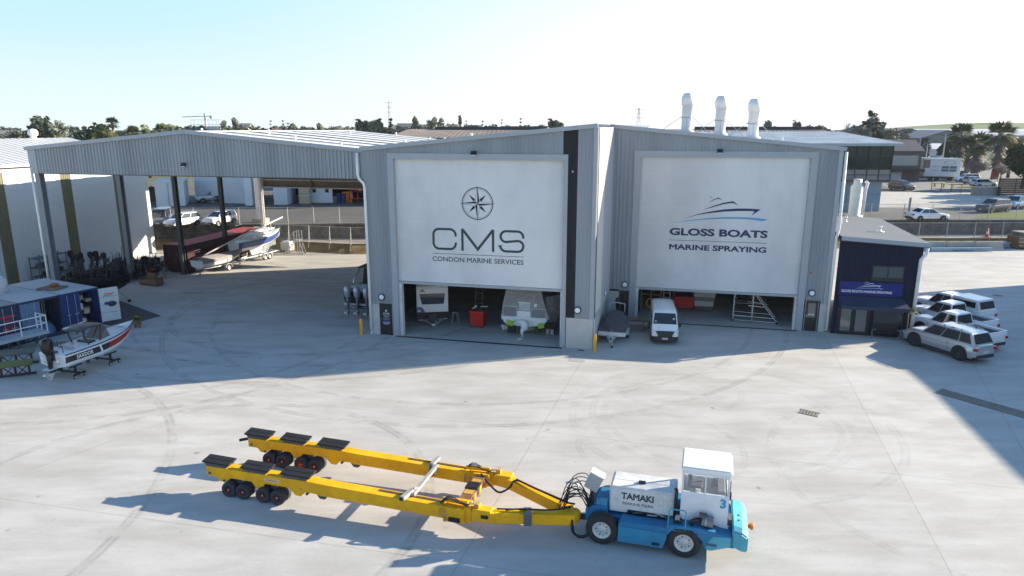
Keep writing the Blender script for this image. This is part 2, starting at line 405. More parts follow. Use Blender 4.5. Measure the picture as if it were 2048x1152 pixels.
sheet('yard', [(-160, -30), (160, -30)] + [(x, y + .3) for x, y in reversed(BANKP)], yard_material(), 0)
mb = MB()                                 # clay bank up to the footpath
CLAY = patchy('clay_bank', (.30, .20, .095), (.40, .31, .17), .9, (.16, .13, .05))
top = [(x, y + 1.5) for x, y in BANKP]
for i in range(len(BANKP) - 1):
    n = 8
    for k in range(n):
        a, b = k / n, (k + 1) / n
        L = lambda P, t: (P[i][0] + (P[i + 1][0] - P[i][0]) * t, P[i][1] + (P[i + 1][1] - P[i][1]) * t)
        p, q, r, s_ = L(BANKP, a), L(BANKP, b), L(top, b), L(top, a)
        j = lambda t: .12 * math.sin(t * 37.1 + i * 3)
        mb.quad((*p, -.02), (*q, -.02), (r[0], r[1] + j(b), .9), (s_[0], s_[1] + j(a), .9), CLAY)
struct('bank', mb)
PATHM = patchy('footpath_concrete', (.27, .255, .235), (.33, .315, .295), .5)
sheet('footpath', [(x, y + 1.3) for x, y in BANKP] + [(x, y + .4) for x, y in reversed(WALLP)], PATHM, .904)
STREETM = patchy('street_asphalt', (.13, .126, .12), (.165, .16, .15), .12)
sheet('ground', [(x, y + .2) for x, y in WALLP] + [(3500, 900), (3500, 4500), (-3500, 4500), (-3500, 900)], patchy('far_ground', (.11, .115, .08), (.16, .155, .12), .02, (.09, .105, .05)), SZ)
sheet('car_park', [(-160, 74.2), (-28, 76.9), (-16, 77.5), (22, 79.3), (22, 125), (-160, 125)], ASPH, SZ + .004)
DRIVEM = patchy('driveway_concrete', (.40, .385, .35), (.46, .445, .41), .2)
sheet('access_road', [(22.02, 79.6), (45, 80.6), (160, 81.1), (160, 118), (22.02, 118)], STREETM, SZ + .004)
sheet('driveway', [(40, 93), (120, 91), (120, 107), (66, 116), (40, 116)], DRIVEM, SZ + .008)
sheet('forecourt', [(66, 118.02), (160, 118.02), (160, 190), (92, 190), (84, 175)], patchy('forecourt_asphalt', (.20, .195, .185), (.25, .24, .225), .15), SZ + .004)
sheet('road', [(100, 186), (122, 186), (190, 420), (160, 420)], patchy('road_asphalt', (.22, .22, .22), (.27, .265, .26), .1), SZ + .012)
GRASSM = patchy('mown_grass', (.085, .13, .022), (.12, .165, .035), .8, (.16, .165, .06))
sheet('lawn', [(54.5, 80.95), (160, 81.2), (160, 86), (63, 88), (58.5, 85)], GRASSM, SZ + .03)
sheet('verge', [(-70, 104), (-51, 100), (-50.6, 101.5), (-54, 112), (-70, 118)], GRASSM, SZ + .03)
# painted bay lines across the car park
LINEM = M('road_line_paint', (.55, .55, .53), .7, 0, .2, 3)
mb = MB()
for a, b in (((430, 424), (515, 409)), ((300, 425), (345, 424)), ((300, 447), (340, 440)), ((395, 452), (430, 446)), ((470, 452), (490, 447))):
    p, q = at(*a, SZ), at(*b, SZ); d = (q - p).normalized(); n = Vector((-d.y, d.x, 0)) * .06
    z = Vector((0, 0, .009)); mb.quad(p - n + z, q - n + z, q + n + z, p + n + z, LINEM)
for k in range(13):
    p = at(1795 + k * 21, 417 + k * .4, SZ) + Vector((0, 0, .013)); mb.bx(p.x, p.x + .8, p.y, p.y + .12, p.z - .001, p.z, LINEM)
struct('road_markings', mb)
# retaining wall with stone face
g = NG('stone_wall'); br = g.n.new('ShaderNodeTexBrick')
br.inputs['Color1'].default_value = (.145, .13, .115, 1); br.inputs['Color2'].default_value = (.095, .088, .08, 1); br.inputs['Mortar'].default_value = (.20, .19, .17, 1)
br.inputs['Scale'].default_value = 1.0; br.inputs['Brick Width'].default_value = .62; br.inputs['Row Height'].default_value = .27; br.inputs['Mortar Size'].default_value = .02
mp = g.n.new('ShaderNodeMapping'); mp.inputs['Rotation'].default_value = (R(90), 0, 0); g.t.links.new(g.tc, mp.inputs[0]); g.t.links.new(mp.outputs[0], br.inputs['Vector'])
g.t.links.new(g.vec('SCALE', br.outputs[0], scale=g.ramp(g.noise(1.3, 6), .3, .7, .65, 1.35)), g.p.inputs['Base Color']); g.p.inputs['Roughness'].default_value = .9
STONE = g.m
wl = thing('retaining_wall', 'long low stone block retaining wall between the yard and the street behind', 'retaining wall', (0, 0, 0))
mb = MB(); cp = MB()
for (a, b) in zip(WALLP[:-1], WALLP[1:]):
    d = (Vector(b) - Vector(a)).normalized(); n = Vector((d.y, -d.x)) * .14
    f0, f1 = Vector(a) + n * 0, Vector(b) + n * 0
    mb.quad((*f0, .88), (*f1, .88), (*f1, 2.56), (*f0, 2.56), STONE)
    cp.add([(*(f0 + n), 2.5), (*(f1 + n), 2.5), (*(f1 - n * 2), 2.5), (*(f0 - n * 2), 2.5), (*(f0 + n), 2.63), (*(f1 + n), 2.63), (*(f1 - n * 2), 2.63), (*(f0 - n * 2), 2.63)],
           [(0, 3, 2, 1), (4, 5, 6, 7), (0, 1, 5, 4), (1, 2, 6, 5), (2, 3, 7, 6), (3, 0, 4, 7)], M('wall_coping', (.24, .23, .21), .9, 0, .2, 2))
mb.build('wall_face', wl); cp.build('coping', wl)
# low green hill on the right and distant ridges
def hill(name, cx, cy, rx, ry, h, mat, rot=0):
    mb = MB(); n = 40; m = 12; vs = []; fs = []
    for j in range(m + 1):
        r = j / m
        for i in range(n):
            a = 2 * math.pi * i / n; x = rx * r * math.cos(a); y = ry * r * math.sin(a)
            z = h * (math.cos(math.pi * r) * .5 + .5) * (1 + .10 * math.sin(3 * a + r * 4)) - (.6 if j == m else 0)
            vs.append((cx + x, cy + y, SZ + z))
    for j in range(m):
        for i in range(n): fs.append((j * n + i, j * n + (i + 1) % n, (j + 1) * n + (i + 1) % n, (j + 1) * n + i))
    mb.add(vs, fs, mat, True); struct(name, mb)
HILLM = patchy('hill_grass', (.115, .165, .05), (.15, .195, .065), .012, (.10, .14, .045))
hill('hill', 560, 800, 360, 200, 15.5, HILLM)
hill('hill', 950, 1000, 520, 200, 17, HILLM)
hill('far_hill', -260, 1100, 420, 260, 9, patchy('far_hill_scrub', (.10, .12, .10), (.13, .145, .12), .02))
# ------------------------------------------------------------------ the two workshop units (one gable, right unit set back)
RZ = lambda s: 13.15 + .095 * s if s < 0 else 13.15 - .096 * s        # roof line along the front
GD = 7.2; BACK = 26.0
def strip(mb, s0, s1, d, zb, zt, mat, pitch=.25, dep=.035):
    f = lambda z: (lambda t: z(s0 + (s1 - s0) * t)) if callable(z) else z
    mb.corr((s0, d), (s1, d), f(zb), f(zt), mat, pitch, dep)
def workshop_frame(): return (OX, OY, 0), YAW
def wall_lamp(p, s, d, z, ax='y'):
    mb = MB(); o = Vector((s, d, z))
    k = Vector((0, -1, 0)) if ax == 'y' else Vector((1, 0, 0))
    mb.cyl(o, o + k * .10, .22, BLACK, 20); l = mb.build('wall_lamp', p)
    mb = MB(); mb.cyl(o + k * .101, o + k * .15, .165, LENS, 20, r2=.13); mb.build('lens', l)
def floodlight(p, s, d, z):
    mb = MB(); mb.box((s, d - .22, z - .02), (.34, .12, .26), BLACK, rot=Matrix.Rotation(R(-35), 4, 'X')); mb.bar((s, d, z + .08), (s, d - .2, z + .03), .06, .06, BLACK)
    l = mb.build('floodlight', p, bevel=.012)
    mb = MB(); mb.box((s, d - .262, z - .075), (.27, .02, .2), LENS, rot=Matrix.Rotation(R(-35), 4, 'X')); mb.build('lens', l)
def downpipe(p, pts, r=.075, n=8):
    mb = MB(); mb.tube(pts, r, WHITE, n); return mb.build('downpipe', p)
def roller(p, s0, s1, d, zb, zt):
    mb = MB(); n = 8
    for i in range(n):                     # overlapping fabric bays with a stiffener between each
        a, b = zb + .18 + (zt - zb - .18) * i / n, zb + .18 + (zt - zb - .18) * (i + 1) / n
        mb.bx(s0, s1, d, d + .03, a, b - .012, DOORW); mb.bx(s0, s1, d + .004, d + .03, b - .012, b, M('door_hem', (.70, .72, .73), .5, 0, 0))
    o = mb.build('roller_door', p, bevel=0)
    mb = MB(); mb.bx(s0 - .02, s1 + .02, d - .05, d + .06, zb, zb + .17, GREYT); mb.build('bottom_bar', o, bevel=.01)
    return o
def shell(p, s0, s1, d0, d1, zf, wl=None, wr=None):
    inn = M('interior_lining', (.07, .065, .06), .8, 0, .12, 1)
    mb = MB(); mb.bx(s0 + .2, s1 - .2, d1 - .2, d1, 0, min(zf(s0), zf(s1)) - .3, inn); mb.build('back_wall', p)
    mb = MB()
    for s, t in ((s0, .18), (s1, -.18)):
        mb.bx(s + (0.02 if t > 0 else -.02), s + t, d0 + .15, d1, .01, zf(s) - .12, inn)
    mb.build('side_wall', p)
def roofing(p, s0, s1, d0, d1):
    mb = MB(); mb.roof((s0, d0, RZ(s0)), (s0, d1, RZ(s0)), (s1, d1, RZ(s1)), (s1, d0, RZ(s1)), ZINC, .95, .11)
    o = mb.build('roof', p)
    lin = MB(); lin.add([(s0, d0 + .1, RZ(s0) - .12), (s1, d0 + .1, RZ(s1) - .12), (s1, d1, RZ(s1) - .12), (s0, d1, RZ(s0) - .12)], [(0, 1, 2, 3)], M('roof_lining', (.08, .08, .08), .8, 0, 0)); lin.build('lining', o)
    fl = MB()
    a, b = Vector((s0, d0 - .06, RZ(s0) + .02)), Vector((s1, d0 - .06, RZ(s1) + .02))
    fl.bar(a, b, .16, .24, GREYT); fl.build('verge_flashing', p)
loc, yaw = workshop_frame()
# ---- left unit
U = thing('marine_workshop', 'tall grey ribbed workshop unit with compass emblem roller door and black upright band', 'workshop', loc, yaw)
cl = MB(); s0, s1 = -14.4, 0.0
strip(cl, -14.4, -12.77, 0, lambda s: 2.02 if s < -13.74 else 2.17, RZ, GREY)
cl.build('cladding', U)
cl = MB(); strip(cl, -12.77, -1.95, 0, 11.55, RZ, GREY); cl.build('cladding', U)
cl = MB(); strip(cl, -1.10, -.22, 0, 1.91, RZ, GREY); cl.build('cladding', U)
cl = MB(); strip(cl, -1.95, -1.65, 0, 11.56, RZ, DARKC, .22); strip(cl, -1.65, -1.10, 0, 1.91, RZ, DARKC, .22); cl.build('dark_cladding_band', U)
mb = MB(); mb.bx(-1.62, .02, -.02, .16, 0, 1.9, CONC); mb.build('concrete_base', U, bevel=.01); mb = MB(); mb.bx(-14.42, -13.74, -.02, .16, 0, 2.02, CONC); mb.build('concrete_base', U, bevel=.01)
mb = MB(); mb.bx(-.22, .03, -.05, .1, 1.9, RZ(0) - .02, GREYT); mb.bx(.0, .05, .1, .28, 1.9, RZ(0) - .05, GREYT); mb.build('corner_flashing', U)
mb = MB()
mb.bx(-12.77, -12.38, -.07, .3, 0, 11.2, GREYT); mb.bx(-1.90, -1.65, -.07, .3, 0, 11.2, GREYT); mb.bx(-12.77, -1.65, -.075, .3, 11.2, 11.56, GREYT)
mb.build('door_surround', U, bevel=.006)
mb = MB(); mb.bx(-12.38, -12.18, .10, .42, 0, 3.45, OFFW); mb.bx(-2.0, -1.9, .10, .42, 0, 3.45, OFFW); mb.build('door_guide', U)
DL = roller(U, -12.38, -1.9, .20, 3.42, 11.2)
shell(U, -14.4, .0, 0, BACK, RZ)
roofing(U, -14.5, 0, -.05, BACK)
# side wall above the recess
SW = MB(); SW.corr((.02, .28), (.02, .75), 1.91, RZ(0) - .05, DARKC, .2, .03, out=(1, 0)); SW.build('dark_side_cladding', U)
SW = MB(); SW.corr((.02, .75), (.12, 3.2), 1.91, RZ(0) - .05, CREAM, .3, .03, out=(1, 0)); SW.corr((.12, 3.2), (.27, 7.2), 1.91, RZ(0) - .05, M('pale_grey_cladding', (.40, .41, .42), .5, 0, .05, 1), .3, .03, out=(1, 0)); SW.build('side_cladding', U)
mb = MB(); mb.bx(.03, .12, .05, 7.15, 0, 1.9, CONC); mb.build('side_base', U, bevel=.01)
wall_lamp(U, .12, 5.0, 2.35, 'x'); wall_lamp(U, -13.5, -.03, 2.52); wall_lamp(U, -.92, -.03, 2.42); floodlight(U, -7.2, -.07, 11.62)
mb = MB(); mb.bx(-13.74, -12.80, -.035, .05, 0.02, 2.15, GREYT); dr = mb.build('door_frame', U)
mb = MB(); mb.bx(-13.69, -12.85, -.06, -.03, .03, 2.10, BLACK); dl = mb.build('door', dr)
text('door_lettering', 'CMS', .19, INKW, dl, (-13.25, -.063, 1.42), sx=1.2)
text('door_lettering', 'CONDON MARINE\nSERVICES', .055, INKW, dl, (-13.25, -.063, 1.25))
mb = MB()
for i, zz in enumerate((1.14, 1.08, 1.02)): mb.bx(-13.47, -13.03, -.063, -.06, zz, zz + (.02 if i else .012), M('door_print', (.35, .40, .48), .5, 0, 0))
mb.bx(-13.49, -13.0, -.063, -.06, .90, .96, M('door_print_blue', (.04, .07, .4), .5, 0, 0))
for i in range(7): x = -13.45 + (i % 4) * .13 + (.06 if i > 3 else 0); mb.cyl((x, -.06, .84 - .09 * (i // 4)), (x, -.064, .84 - .09 * (i // 4)), .035, INKW, 8)
mb.cyl((-13.25, -.06, 1.62), (-13.25, -.064, 1.62), .06, INKW, 12); mb.build('door_print', dl)
mb = MB(); mb.bar((-13.62, -.08, .98), (-13.62, -.08, 1.12), .03, .03, CHROME); mb.build('handle', dl)
mb = MB(); mb.bx(-12.6, -1.8, -.30, -.08, .004, .012, BLACK); mb.build('threshold_drain', U)
mb = MB(); mb.ball((-1.38, -.045, 11.0 - .4), .05, LENS, 8); mb.build('sensor', U)
mb = MB(); mb.ball((-1.42, -.05, 4.1), .045, LAMPR, 8); mb.build('alarm_light', U)
downpipe(U, [(-14.72, -.10, 11.55), (-14.72, -.12, 10.25), (-14.66, -.12, 10.0), (-14.36, -.12, 9.72), (-14.30, -.12, 9.45), (-14.30, -.12, .32)], .09)
mb = MB(); mb.cyl((-14.30, -.12, .05), (-14.30, -.12, .20), .07, WHITE, 10); mb.build('downpipe_foot', U)
# compass emblem and lettering on the fabric door
EMB = MB(); cx, cz, yy = -7.15, 8.60, .196
def fl(poly, z=0.0): EMB.prism([(cx + x, cz + y) for x, y in poly], yy - z, yy, INK, 'y')
def ringm(mb, cx, cz, r0, r1, y0, y1, mat, n=56):
    for i in range(n):
        a, b = 2 * math.pi * i / n, 2 * math.pi * (i + 1) / n
        mb.prism([(cx + r0 * math.cos(a), cz + r0 * math.sin(a)), (cx + r1 * math.cos(a), cz + r1 * math.sin(a)), (cx + r1 * math.cos(b), cz + r1 * math.sin(b)), (cx + r0 * math.cos(b), cz + r0 * math.sin(b))], y0, y1, mat, 'y')
ringm(EMB, cx, cz, .93, .985, yy - .003, yy, INK); ringm(EMB, cx, cz, .865, .88, yy - .003, yy, INK)
for k in range(4):
    a = k * math.pi / 2; c, s = math.cos(a), math.sin(a); rt = lambda x, y: (x * c - y * s, x * s + y * c)
    T = 1.08; w_ = .13
    fl([rt(0, 0), rt(T, 0), rt(.14, -w_)])                    # dark half
    for p, q in (((T, 0), (.14, w_)), ((0, 0), (.14, w_))):   # outlined half
        d = Vector(q) - Vector(p); n = Vector((-d.y, d.x)).normalized() * .009
        fl([rt(*(Vector(p) - n)), rt(*(Vector(q) - n)), rt(*(Vector(q) + n)), rt(*(Vector(p) + n))])
    a += math.pi / 4; c, s = math.cos(a), math.sin(a); rt = lambda x, y: (x * c - y * s, x * s + y * c)
    fl([rt(.76, 0), rt(.30, .085), rt(.23, 0)]); fl([rt(.76, 0), rt(.23, 0), rt(.30, -.085)])
e = EMB.build('compass_emblem', DL)
def strokes(mb, polys, wd, y, mat, closed=False):
    for pts in polys:
        P_ = [Vector(p) for p in pts]; n = len(P_); off = []
        for i in range(n):
            a = (P_[i] - P_[i - 1]).normalized() if i else None; b = (P_[i + 1] - P_[i]).normalized() if i < n - 1 else None
            d = ((a or b) + (b or a)).normalized(); nn = Vector((-d.y, d.x)); k = 1 / max(.45, nn.dot(Vector((-(b or a).y, (b or a).x)))); off.append(nn * wd / 2 * k)
        for i in range(n - 1):
            mb.prism([tuple(P_[i] - off[i]), tuple(P_[i + 1] - off[i + 1]), tuple(P_[i + 1] + off[i + 1]), tuple(P_[i] + off[i])], y - .003, y, mat, 'y')
def arc(cx, cz, r, a0, a1, n=7): return [(cx + r * math.cos(R(a0 + (a1 - a0) * i / n)), cz + r * math.sin(R(a0 + (a1 - a0) * i / n))) for i in range(n + 1)]
LET = MB(); x0, z0, hh, r = -10.0, 5.76, 1.23, .36
wC = 1.44
strokes(LET, [[(x0 + wC, z0 + hh - .44)] + arc(x0 + wC - r, z0 + hh - r, r, 0, 90) + arc(x0 + r, z0 + hh - r, r, 90, 180) + arc(x0 + r, z0 + r, r, 180, 270) + arc(x0 + wC - r, z0 + r, r, 270, 360) + [(x0 + wC, z0 + .42)]], .145, yy, INK)
x1 = x0 + 1.87
strokes(LET, [[(x1, z0 - .07), (x1, z0 + hh + .07)]], .15, yy, INK); strokes(LET, [[(x1 + 1.94, z0 - .07), (x1 + 1.94, z0 + hh + .07)]], .15, yy, INK)
strokes(LET, [[(x1 + .03, z0 + hh), (x1 + .97, z0 + .05), (x1 + 1.91, z0 + hh)]], .16, yy - .0005, INK)
x2 = x1 + 2.38
strokes(LET, [[(x2 + wC, z0 + hh - .42)] + arc(x2 + wC - r, z0 + hh - r, r, 0, 90) + arc(x2 + r, z0 + hh - .33, .33, 90, 270) + arc(x2 + wC - .33, z0 + .33, .33, 90, -90) + arc(x2 + r, z0 + r, r, 270, 180) + [(x2, z0 + .36)]], .145, yy, INK)
LET.bx(-10.08, -4.3, yy - .003, yy, 5.44, 5.47, INK)
LET.build('door_lettering', DL)
text('door_lettering', 'CONDON MARINE SERVICES', .42, INK, DL, (-7.2, yy - .002, 5.10), width=5.8, bold=.004)
# ---- right unit
V = thing('spray_workshop', 'grey ribbed workshop unit set back on the right with a yacht emblem roller door', 'workshop', loc, yaw)
cl = MB(); strip(cl, .10, 1.66, GD, lambda s: 2.14, RZ, GREY); cl.build('cladding', V)
cl = MB(); strip(cl, 1.66, 12.7, GD, 11.58, RZ, GREY); cl.build('cladding', V)
cl = MB(); strip(cl, 12.7, 14.15, GD, lambda s: 2.14 if s < 14.0 else 1.9, RZ, GREY); cl.build('cladding', V)
mb = MB(); mb.bx(14.15, 14.42, GD - .05, GD + .12, 1.9, RZ(14.4) - .02, GREYT); mb.build('corner_flashing', V)
mb = MB(); mb.bx(13.98, 14.42, GD - .02, GD + .16, 0, 1.9, CONC); mb.build('concrete_base', V, bevel=.01); mb = MB(); mb.bx(.12, .95, GD - .02, GD + .16, 0, 2.0, CONC); mb.build('concrete_base', V, bevel=.01)
mb = MB()
mb.bx(1.66, 2.10, GD - .07, GD + .3, 0, 11.2, GREYT); mb.bx(12.58, 13.0, GD - .07, GD + .3, 0, 11.2, GREYT); mb.bx(1.66, 13.0, GD - .075, GD + .3, 11.2, 11.58, GREYT)
mb.build('door_surround', V, bevel=.006)
mb = MB(); mb.bx(2.10, 2.28, GD + .1, GD + .42, 0, 2.3, OFFW); mb.bx(12.42, 12.58, GD + .1, GD + .42, 0, 2.3, OFFW); mb.build('door_guide', V)
DR = roller(V, 2.10, 12.58, GD + .20, 2.18, 11.2)
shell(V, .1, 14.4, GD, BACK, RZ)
roofing(V, 0.02, 14.55, GD - .05, BACK)
mb = MB(); mb.corr((14.42, GD), (14.42, BACK), 0, RZ(14.4) - .1, GREY, .25, .03, out=(1, 0)); mb.build('side_cladding', V)
for s in (1.0, 13.08):
    mb = MB(); mb.bx(s, s + .82, GD - .035, GD + .05, .02, 2.12, GREYT); dr = mb.build('door_frame', V)
    mb = MB(); mb.bx(s + .04, s + .78, GD - .06, GD - .03, .03, 2.08, BLACK); dl = mb.build('door', dr)
    if s > 5:
        mb = MB(); mb.bx(s + .18, s + .64, GD - .066, GD - .058, .95, 1.9, glassy('door_glass', (.10, .11, .12))); mb.build('pane', dl)
        mb = MB()
        for i in range(5): mb.cyl((s + .25 + .08 * i, GD - .066, 1.12 + .05 * (i % 2)), (s + .25 + .08 * i, GD - .07, 1.12 + .05 * (i % 2)), .035, INKW, 8)
        mb.build('stickers', dl)
    mb = MB(); mb.bar((s + .12, GD - .09, .98), (s + .12, GD - .09, 1.12), .03, .03, CHROME); mb.build('handle', dl)
wall_lamp(V, 1.35, GD - .03, 2.52); wall_lamp(V, 13.4, GD - .03, 2.58); floodlight(V, 7.05, GD - .07, 11.62)
mb = MB(); mb.ball((13.2, GD - .05, 3.9), .05, LAMPR, 8); mb.build('alarm_light', V)
mb = MB(); mb.bx(1.7, 12.7, GD - .30, GD - .08, .004, .012, BLACK); mb.build('threshold_drain', V)
downpipe(V, [(14.56, GD - .1, 11.6), (14.60, GD - .12, 6.9), (14.50, GD - .14, 6.3), (14.48, GD - .14, .15)], .09)
# yacht emblem: swooshes lofted as flat strokes
yy = GD + .196
def sw(top, bot, mat=INKN, ox=4.36, oz=6.86, k=.00436):
    g_ = lambda p: (ox + (p[0] - 330) * k, oz + (548 - p[1]) * k * 1.03 + (p[0] - 330) * k * .034)
    for i in range(len(top) - 1):
        EM.prism([g_(top[i]), g_(top[i + 1]), g_(bot[i + 1]), g_(bot[i])], yy - .003, yy, mat, 'y')
def emblem(ink, sea):
    sw([(490, 485), (680, 425), (860, 385), (1060, 355), (1260, 342), (1420, 345), (1590, 358)], [(490, 486), (680, 436), (860, 408), (1060, 388), (1260, 380), (1420, 381), (1500, 384)], ink)
    sw([(1590, 358), (1540, 395), (1470, 445)], [(1495, 380), (1500, 395), (1468, 444)], ink)
    sw([(780, 352), (900, 305), (1060, 255), (1190, 236)], [(780, 356), (900, 322), (1060, 278), (1180, 262)], ink)
    sw([(1190, 236), (1230, 262), (1270, 300)], [(1180, 262), (1215, 272), (1268, 301)], ink)
    sw([(838, 256), (900, 210), (975, 180)], [(838, 258), (900, 222), (965, 198)], ink)
    sw([(975, 180), (1000, 195), (1035, 218)], [(965, 198), (995, 205), (1033, 219)], ink)
    sw([(838, 156), (868, 172), (892, 190)], [(838, 158), (862, 176), (880, 190)], ink)
    sw([(330, 548), (560, 512), (800, 484), (1060, 468), (1280, 468), (1480, 478), (1700, 500)], [(330, 550), (560, 523), (800, 502), (1060, 492), (1280, 494), (1480, 508), (1640, 532)], sea)
EM = MB()
# the emblem is sheared in the photo by the view only: level it on the door
emblem(INKN, INKC)
EM.build('yacht_emblem', DR)
text('door_lettering', 'GLOSS BOATS', .64, INKN, DR, (7.28, yy - .002, 6.25), width=6.25, bold=.024)
mb = MB(); mb.bx(4.17, 10.42, yy - .003, yy, 5.68, 5.71, INK); mb.build('rule_line', DR)
text('door_lettering', 'MARINE SPRAYING', .49, INKN, DR, (7.3, yy - .002, 5.22), width=6.22, bold=.016)
# exhaust stacks on the roof
st = None
for k, (px, ytop) in enumerate(((1375, 187), (1439, 187), (1505, 186))):
    dd = 14.0
    s_ = (4.97, 7.35, 9.65)[k]; zb = RZ(s_) - .1; zt = 15.52 + .12 * k * 0
    p = B(s_, dd, zb); h = zt - zb
    lab = 'silver exhaust stack on the workshop roof, %s of the three' % ('leftmost', 'middle one', 'rightmost')[k]
    if st is None:
        st = thing('exhaust_stack', lab, 'exhaust stack', p, YAW, 'exhaust stacks on the workshop roof')
        mb = MB(); mb.lathe([(.55, 0), (.55, .28), (.40, .36), (.38, .5), (.38, h * .72), (.40, h * .72), (.40, h * .73)], ZINC, 18); mb.build('pipe', st)
        mb = MB(); mb.lathe([(.405, h * .40), (.415, h * .40), (.415, h * .42), (.405, h * .42)], STEEL, 18); mb.bx(-.012, .012, -.42, -.36, .4, h * .4, STEEL); mb.build('clamp_band', st)
        mb = MB(); mb.lathe([(.38, h * .705), (.455, h * .715), (.455, h * .90), (.33, h * .985), (.30, h)], M('pale_duct_metal', (.66, .66, .64), .5, .3, .05, 2), 8); mb.build('cowl', st)
        mb = MB(); mb.lathe([(.30, h), (.0, h + .02)], ZINC, 8); mb.build('cap', st)
        for a in (200, 340, 90):
            mb = MB(); mb.cyl((.36 * math.cos(R(a)), .36 * math.sin(R(a)), h * .45), (2.0 * math.cos(R(a)), 1.6 * math.sin(R(a)), .05 - .095 * 2.0 * math.cos(R(a))), .022, STEEL, 5); mb.build('guy_wire', st)
    else: dup(st, p, YAW, lab)
# small white vents along the roofs
vt = None
for i, (s_, d_) in enumerate(((-8.3, 3.0), (-13.2, 4.0), (-11.8, 8), (-4.5, 9.0), (2.2, 14), (12.8, 22))):
    p = B(s_, d_, RZ(s_) + .02)
    if vt is None:
        mb = MB(); mb.lathe([(.16, 0), (.05, .06), (.05, .22), (.10, .24), (.07, .32), (0, .34)], WHITE, 10); vt = mb.build('roof_vent'); vt.location = p
        tag(vt, 'tiny white roof vent standing on the ribbed metal roof', 'roof vent', 'small white vents on the workshop roofs')
    else: c = vt.copy(); COL.objects.link(c); c.location = p
# ------------------------------------------------------------------ open shelter on the left
CD = 2.0; CB = 27.5
SH = thing('open_shelter', 'large open sided shelter with a pale grey ribbed gable front on steel posts', 'shelter', loc, yaw)
sl_, sr_, sm_ = -41.8, -14.75, -28.4
CZ = lambda s: 12.74 - abs(s - sm_) * (12.74 - 11.55) / 13.4
mb = MB(); f = lambda a, b: (lambda t: CZ(a + (b - a) * t))
GREYL = worn('shelter_cladding', (.335, .36, .385), (.26, .28, .3), .0, (.27, .28, .29), .5, 1.0, (1.6, 1.6, .12), .3)
mb.corr((sl_ + .7, CD), (sm_, CD), lambda t: 9.82 , f(sl_ + .7, sm_), GREYL, .27, .065); mb.corr((sm_, CD), (sr_ - .5, CD), lambda t: 9.82, f(sm_, sr_ - .5), GREYL, .27, .065)
mb.build('gable_cladding', SH)
mb = MB(); mb.bx(sl_, sl_ + .7, CD - .06, CD + .05, 9.80, CZ(sl_ + .1), GREYT); mb.bx(sr_ - .5, sr_ + .02, CD - .06, CD + .05, 9.80, CZ(sr_) + .05, GREYT)
mb.bx(sl_, sl_ + .06, CD + .05, CB, 9.80, CZ(sl_), GREYT); mb.build('corner_flashing', SH)
for a, b in ((sl_ - .15, sm_), (sm_, sr_ + .1)):
    mb = MB(); mb.bar((a, CD - .08, CZ(a) + .05), (b, CD - .08, CZ(b) + .05), .2, .26, GREYT); mb.build('verge_flashing', SH)
    mb = MB(); mb.roof((a, CD, CZ(a) + .04), (a, CB, CZ(a) + .04), (b, CB, CZ(b) + .04), (b, CD, CZ(b) + .04), M('shelter_roof_metal', (.40, .42, .46), .6, 0, .06, .7), .95, .03); rf = mb.build('roof', SH)
    for k in range(8):
        y0 = CD + .9 + 3.15 * k; mb = MB(); mb.add([(a, y0, CZ(a) + .09), (b, y0, CZ(b) + .09), (b, y0 + 1.5, CZ(b) + .09), (a, y0 + 1.5, CZ(a) + .09)], [(0, 1, 2, 3)], M('pale_strip_sheet', (.70, .70, .70), .6, 0, .04, .7)); mb.build('pale_roof_strip', rf)  # pale strips alternating with the darker roof metal
mb = MB(); mb.box((sm_, (CD + CB) / 2, CZ(sm_) + .08), (.5, CB - CD, .05), ZINC); mb.build('ridge_cap', SH)
mb = MB(); mb.bx(sl_ + .1, sr_ - .1, CD + .1, CD + .35, 9.75, 10.15, DKGR); mb.build('front_beam', SH)
mb = MB(); BROWNC = M('shaded_rear_cladding', (.17, .145, .12), .7, 0, .12, 1)  # brown puts inside shade and warm transmitted light into the sheet's colour
mb.corr((-39.4, CB), (sm_, CB), 6.75, lambda t: f(-39.4, sm_)(t) + .05, BROWNC, .25, .04); mb.corr((sm_, CB), (sr_, CB), 6.75, lambda t: f(sm_, sr_)(t) + .05, BROWNC, .25, .04); mb.build('rear_cladding', SH)
mb = MB()
for z in (6.75, 7.55, 8.9): mb.bx(-39.3, sr_, CB - .2, CB - .06, z, z + .12, M('primed_girt', (.42, .41, .39), .6, 0, .1, 2))
for s in (-33.5, -27, -21): mb.bx(s, s + .16, CB - .24, CB - .05, 6.75, 11, DKGR)
mb.build('girts', SH)
def post(x, y, top, r=.17, mat=DKGR, name='post'):
    mb = MB(); mb.bx(-r, r, -r * 1.1, -r * .85, 0, top, mat); mb.bx(-r, r, r * .85, r * 1.1, 0, top, mat); mb.bx(-.02, .02, -r * .85, r * .85, 0, top, mat)
    mb.bx(-r * 1.5, r * 1.5, -r * 1.5, r * 1.5, 0, .03, mat); o = mb.build(name, SH)
    q = Vector((x - OX, y - OY)); o.location = (q.x * E1[0] + q.y * E1[1], q.x * E2[0] + q.y * E2[1], 0); return o
POSTG = M('post_grey', (.20, .23, .26), .5, .1, .1, 3)
for (px, py, m_, r) in ((265, 559, POSTG, .2), (369, 548, DKGR, .17), (455, 524, DKGR, .17), (531, 498, OFFW, .17)):
    p = at(px, py); post(p.x, p.y, 10.6, r, m_)
p = B(-41.35, CD + .25); post(p.x, p.y, 9.9, .2, POSTG)
downpipe(SH, [(-41.75, CD - .0, 9.8), (-41.72, CD - .02, .1)], .09)
floodlight(SH, -28.55, CD - .05, 10.6)
vt2 = None
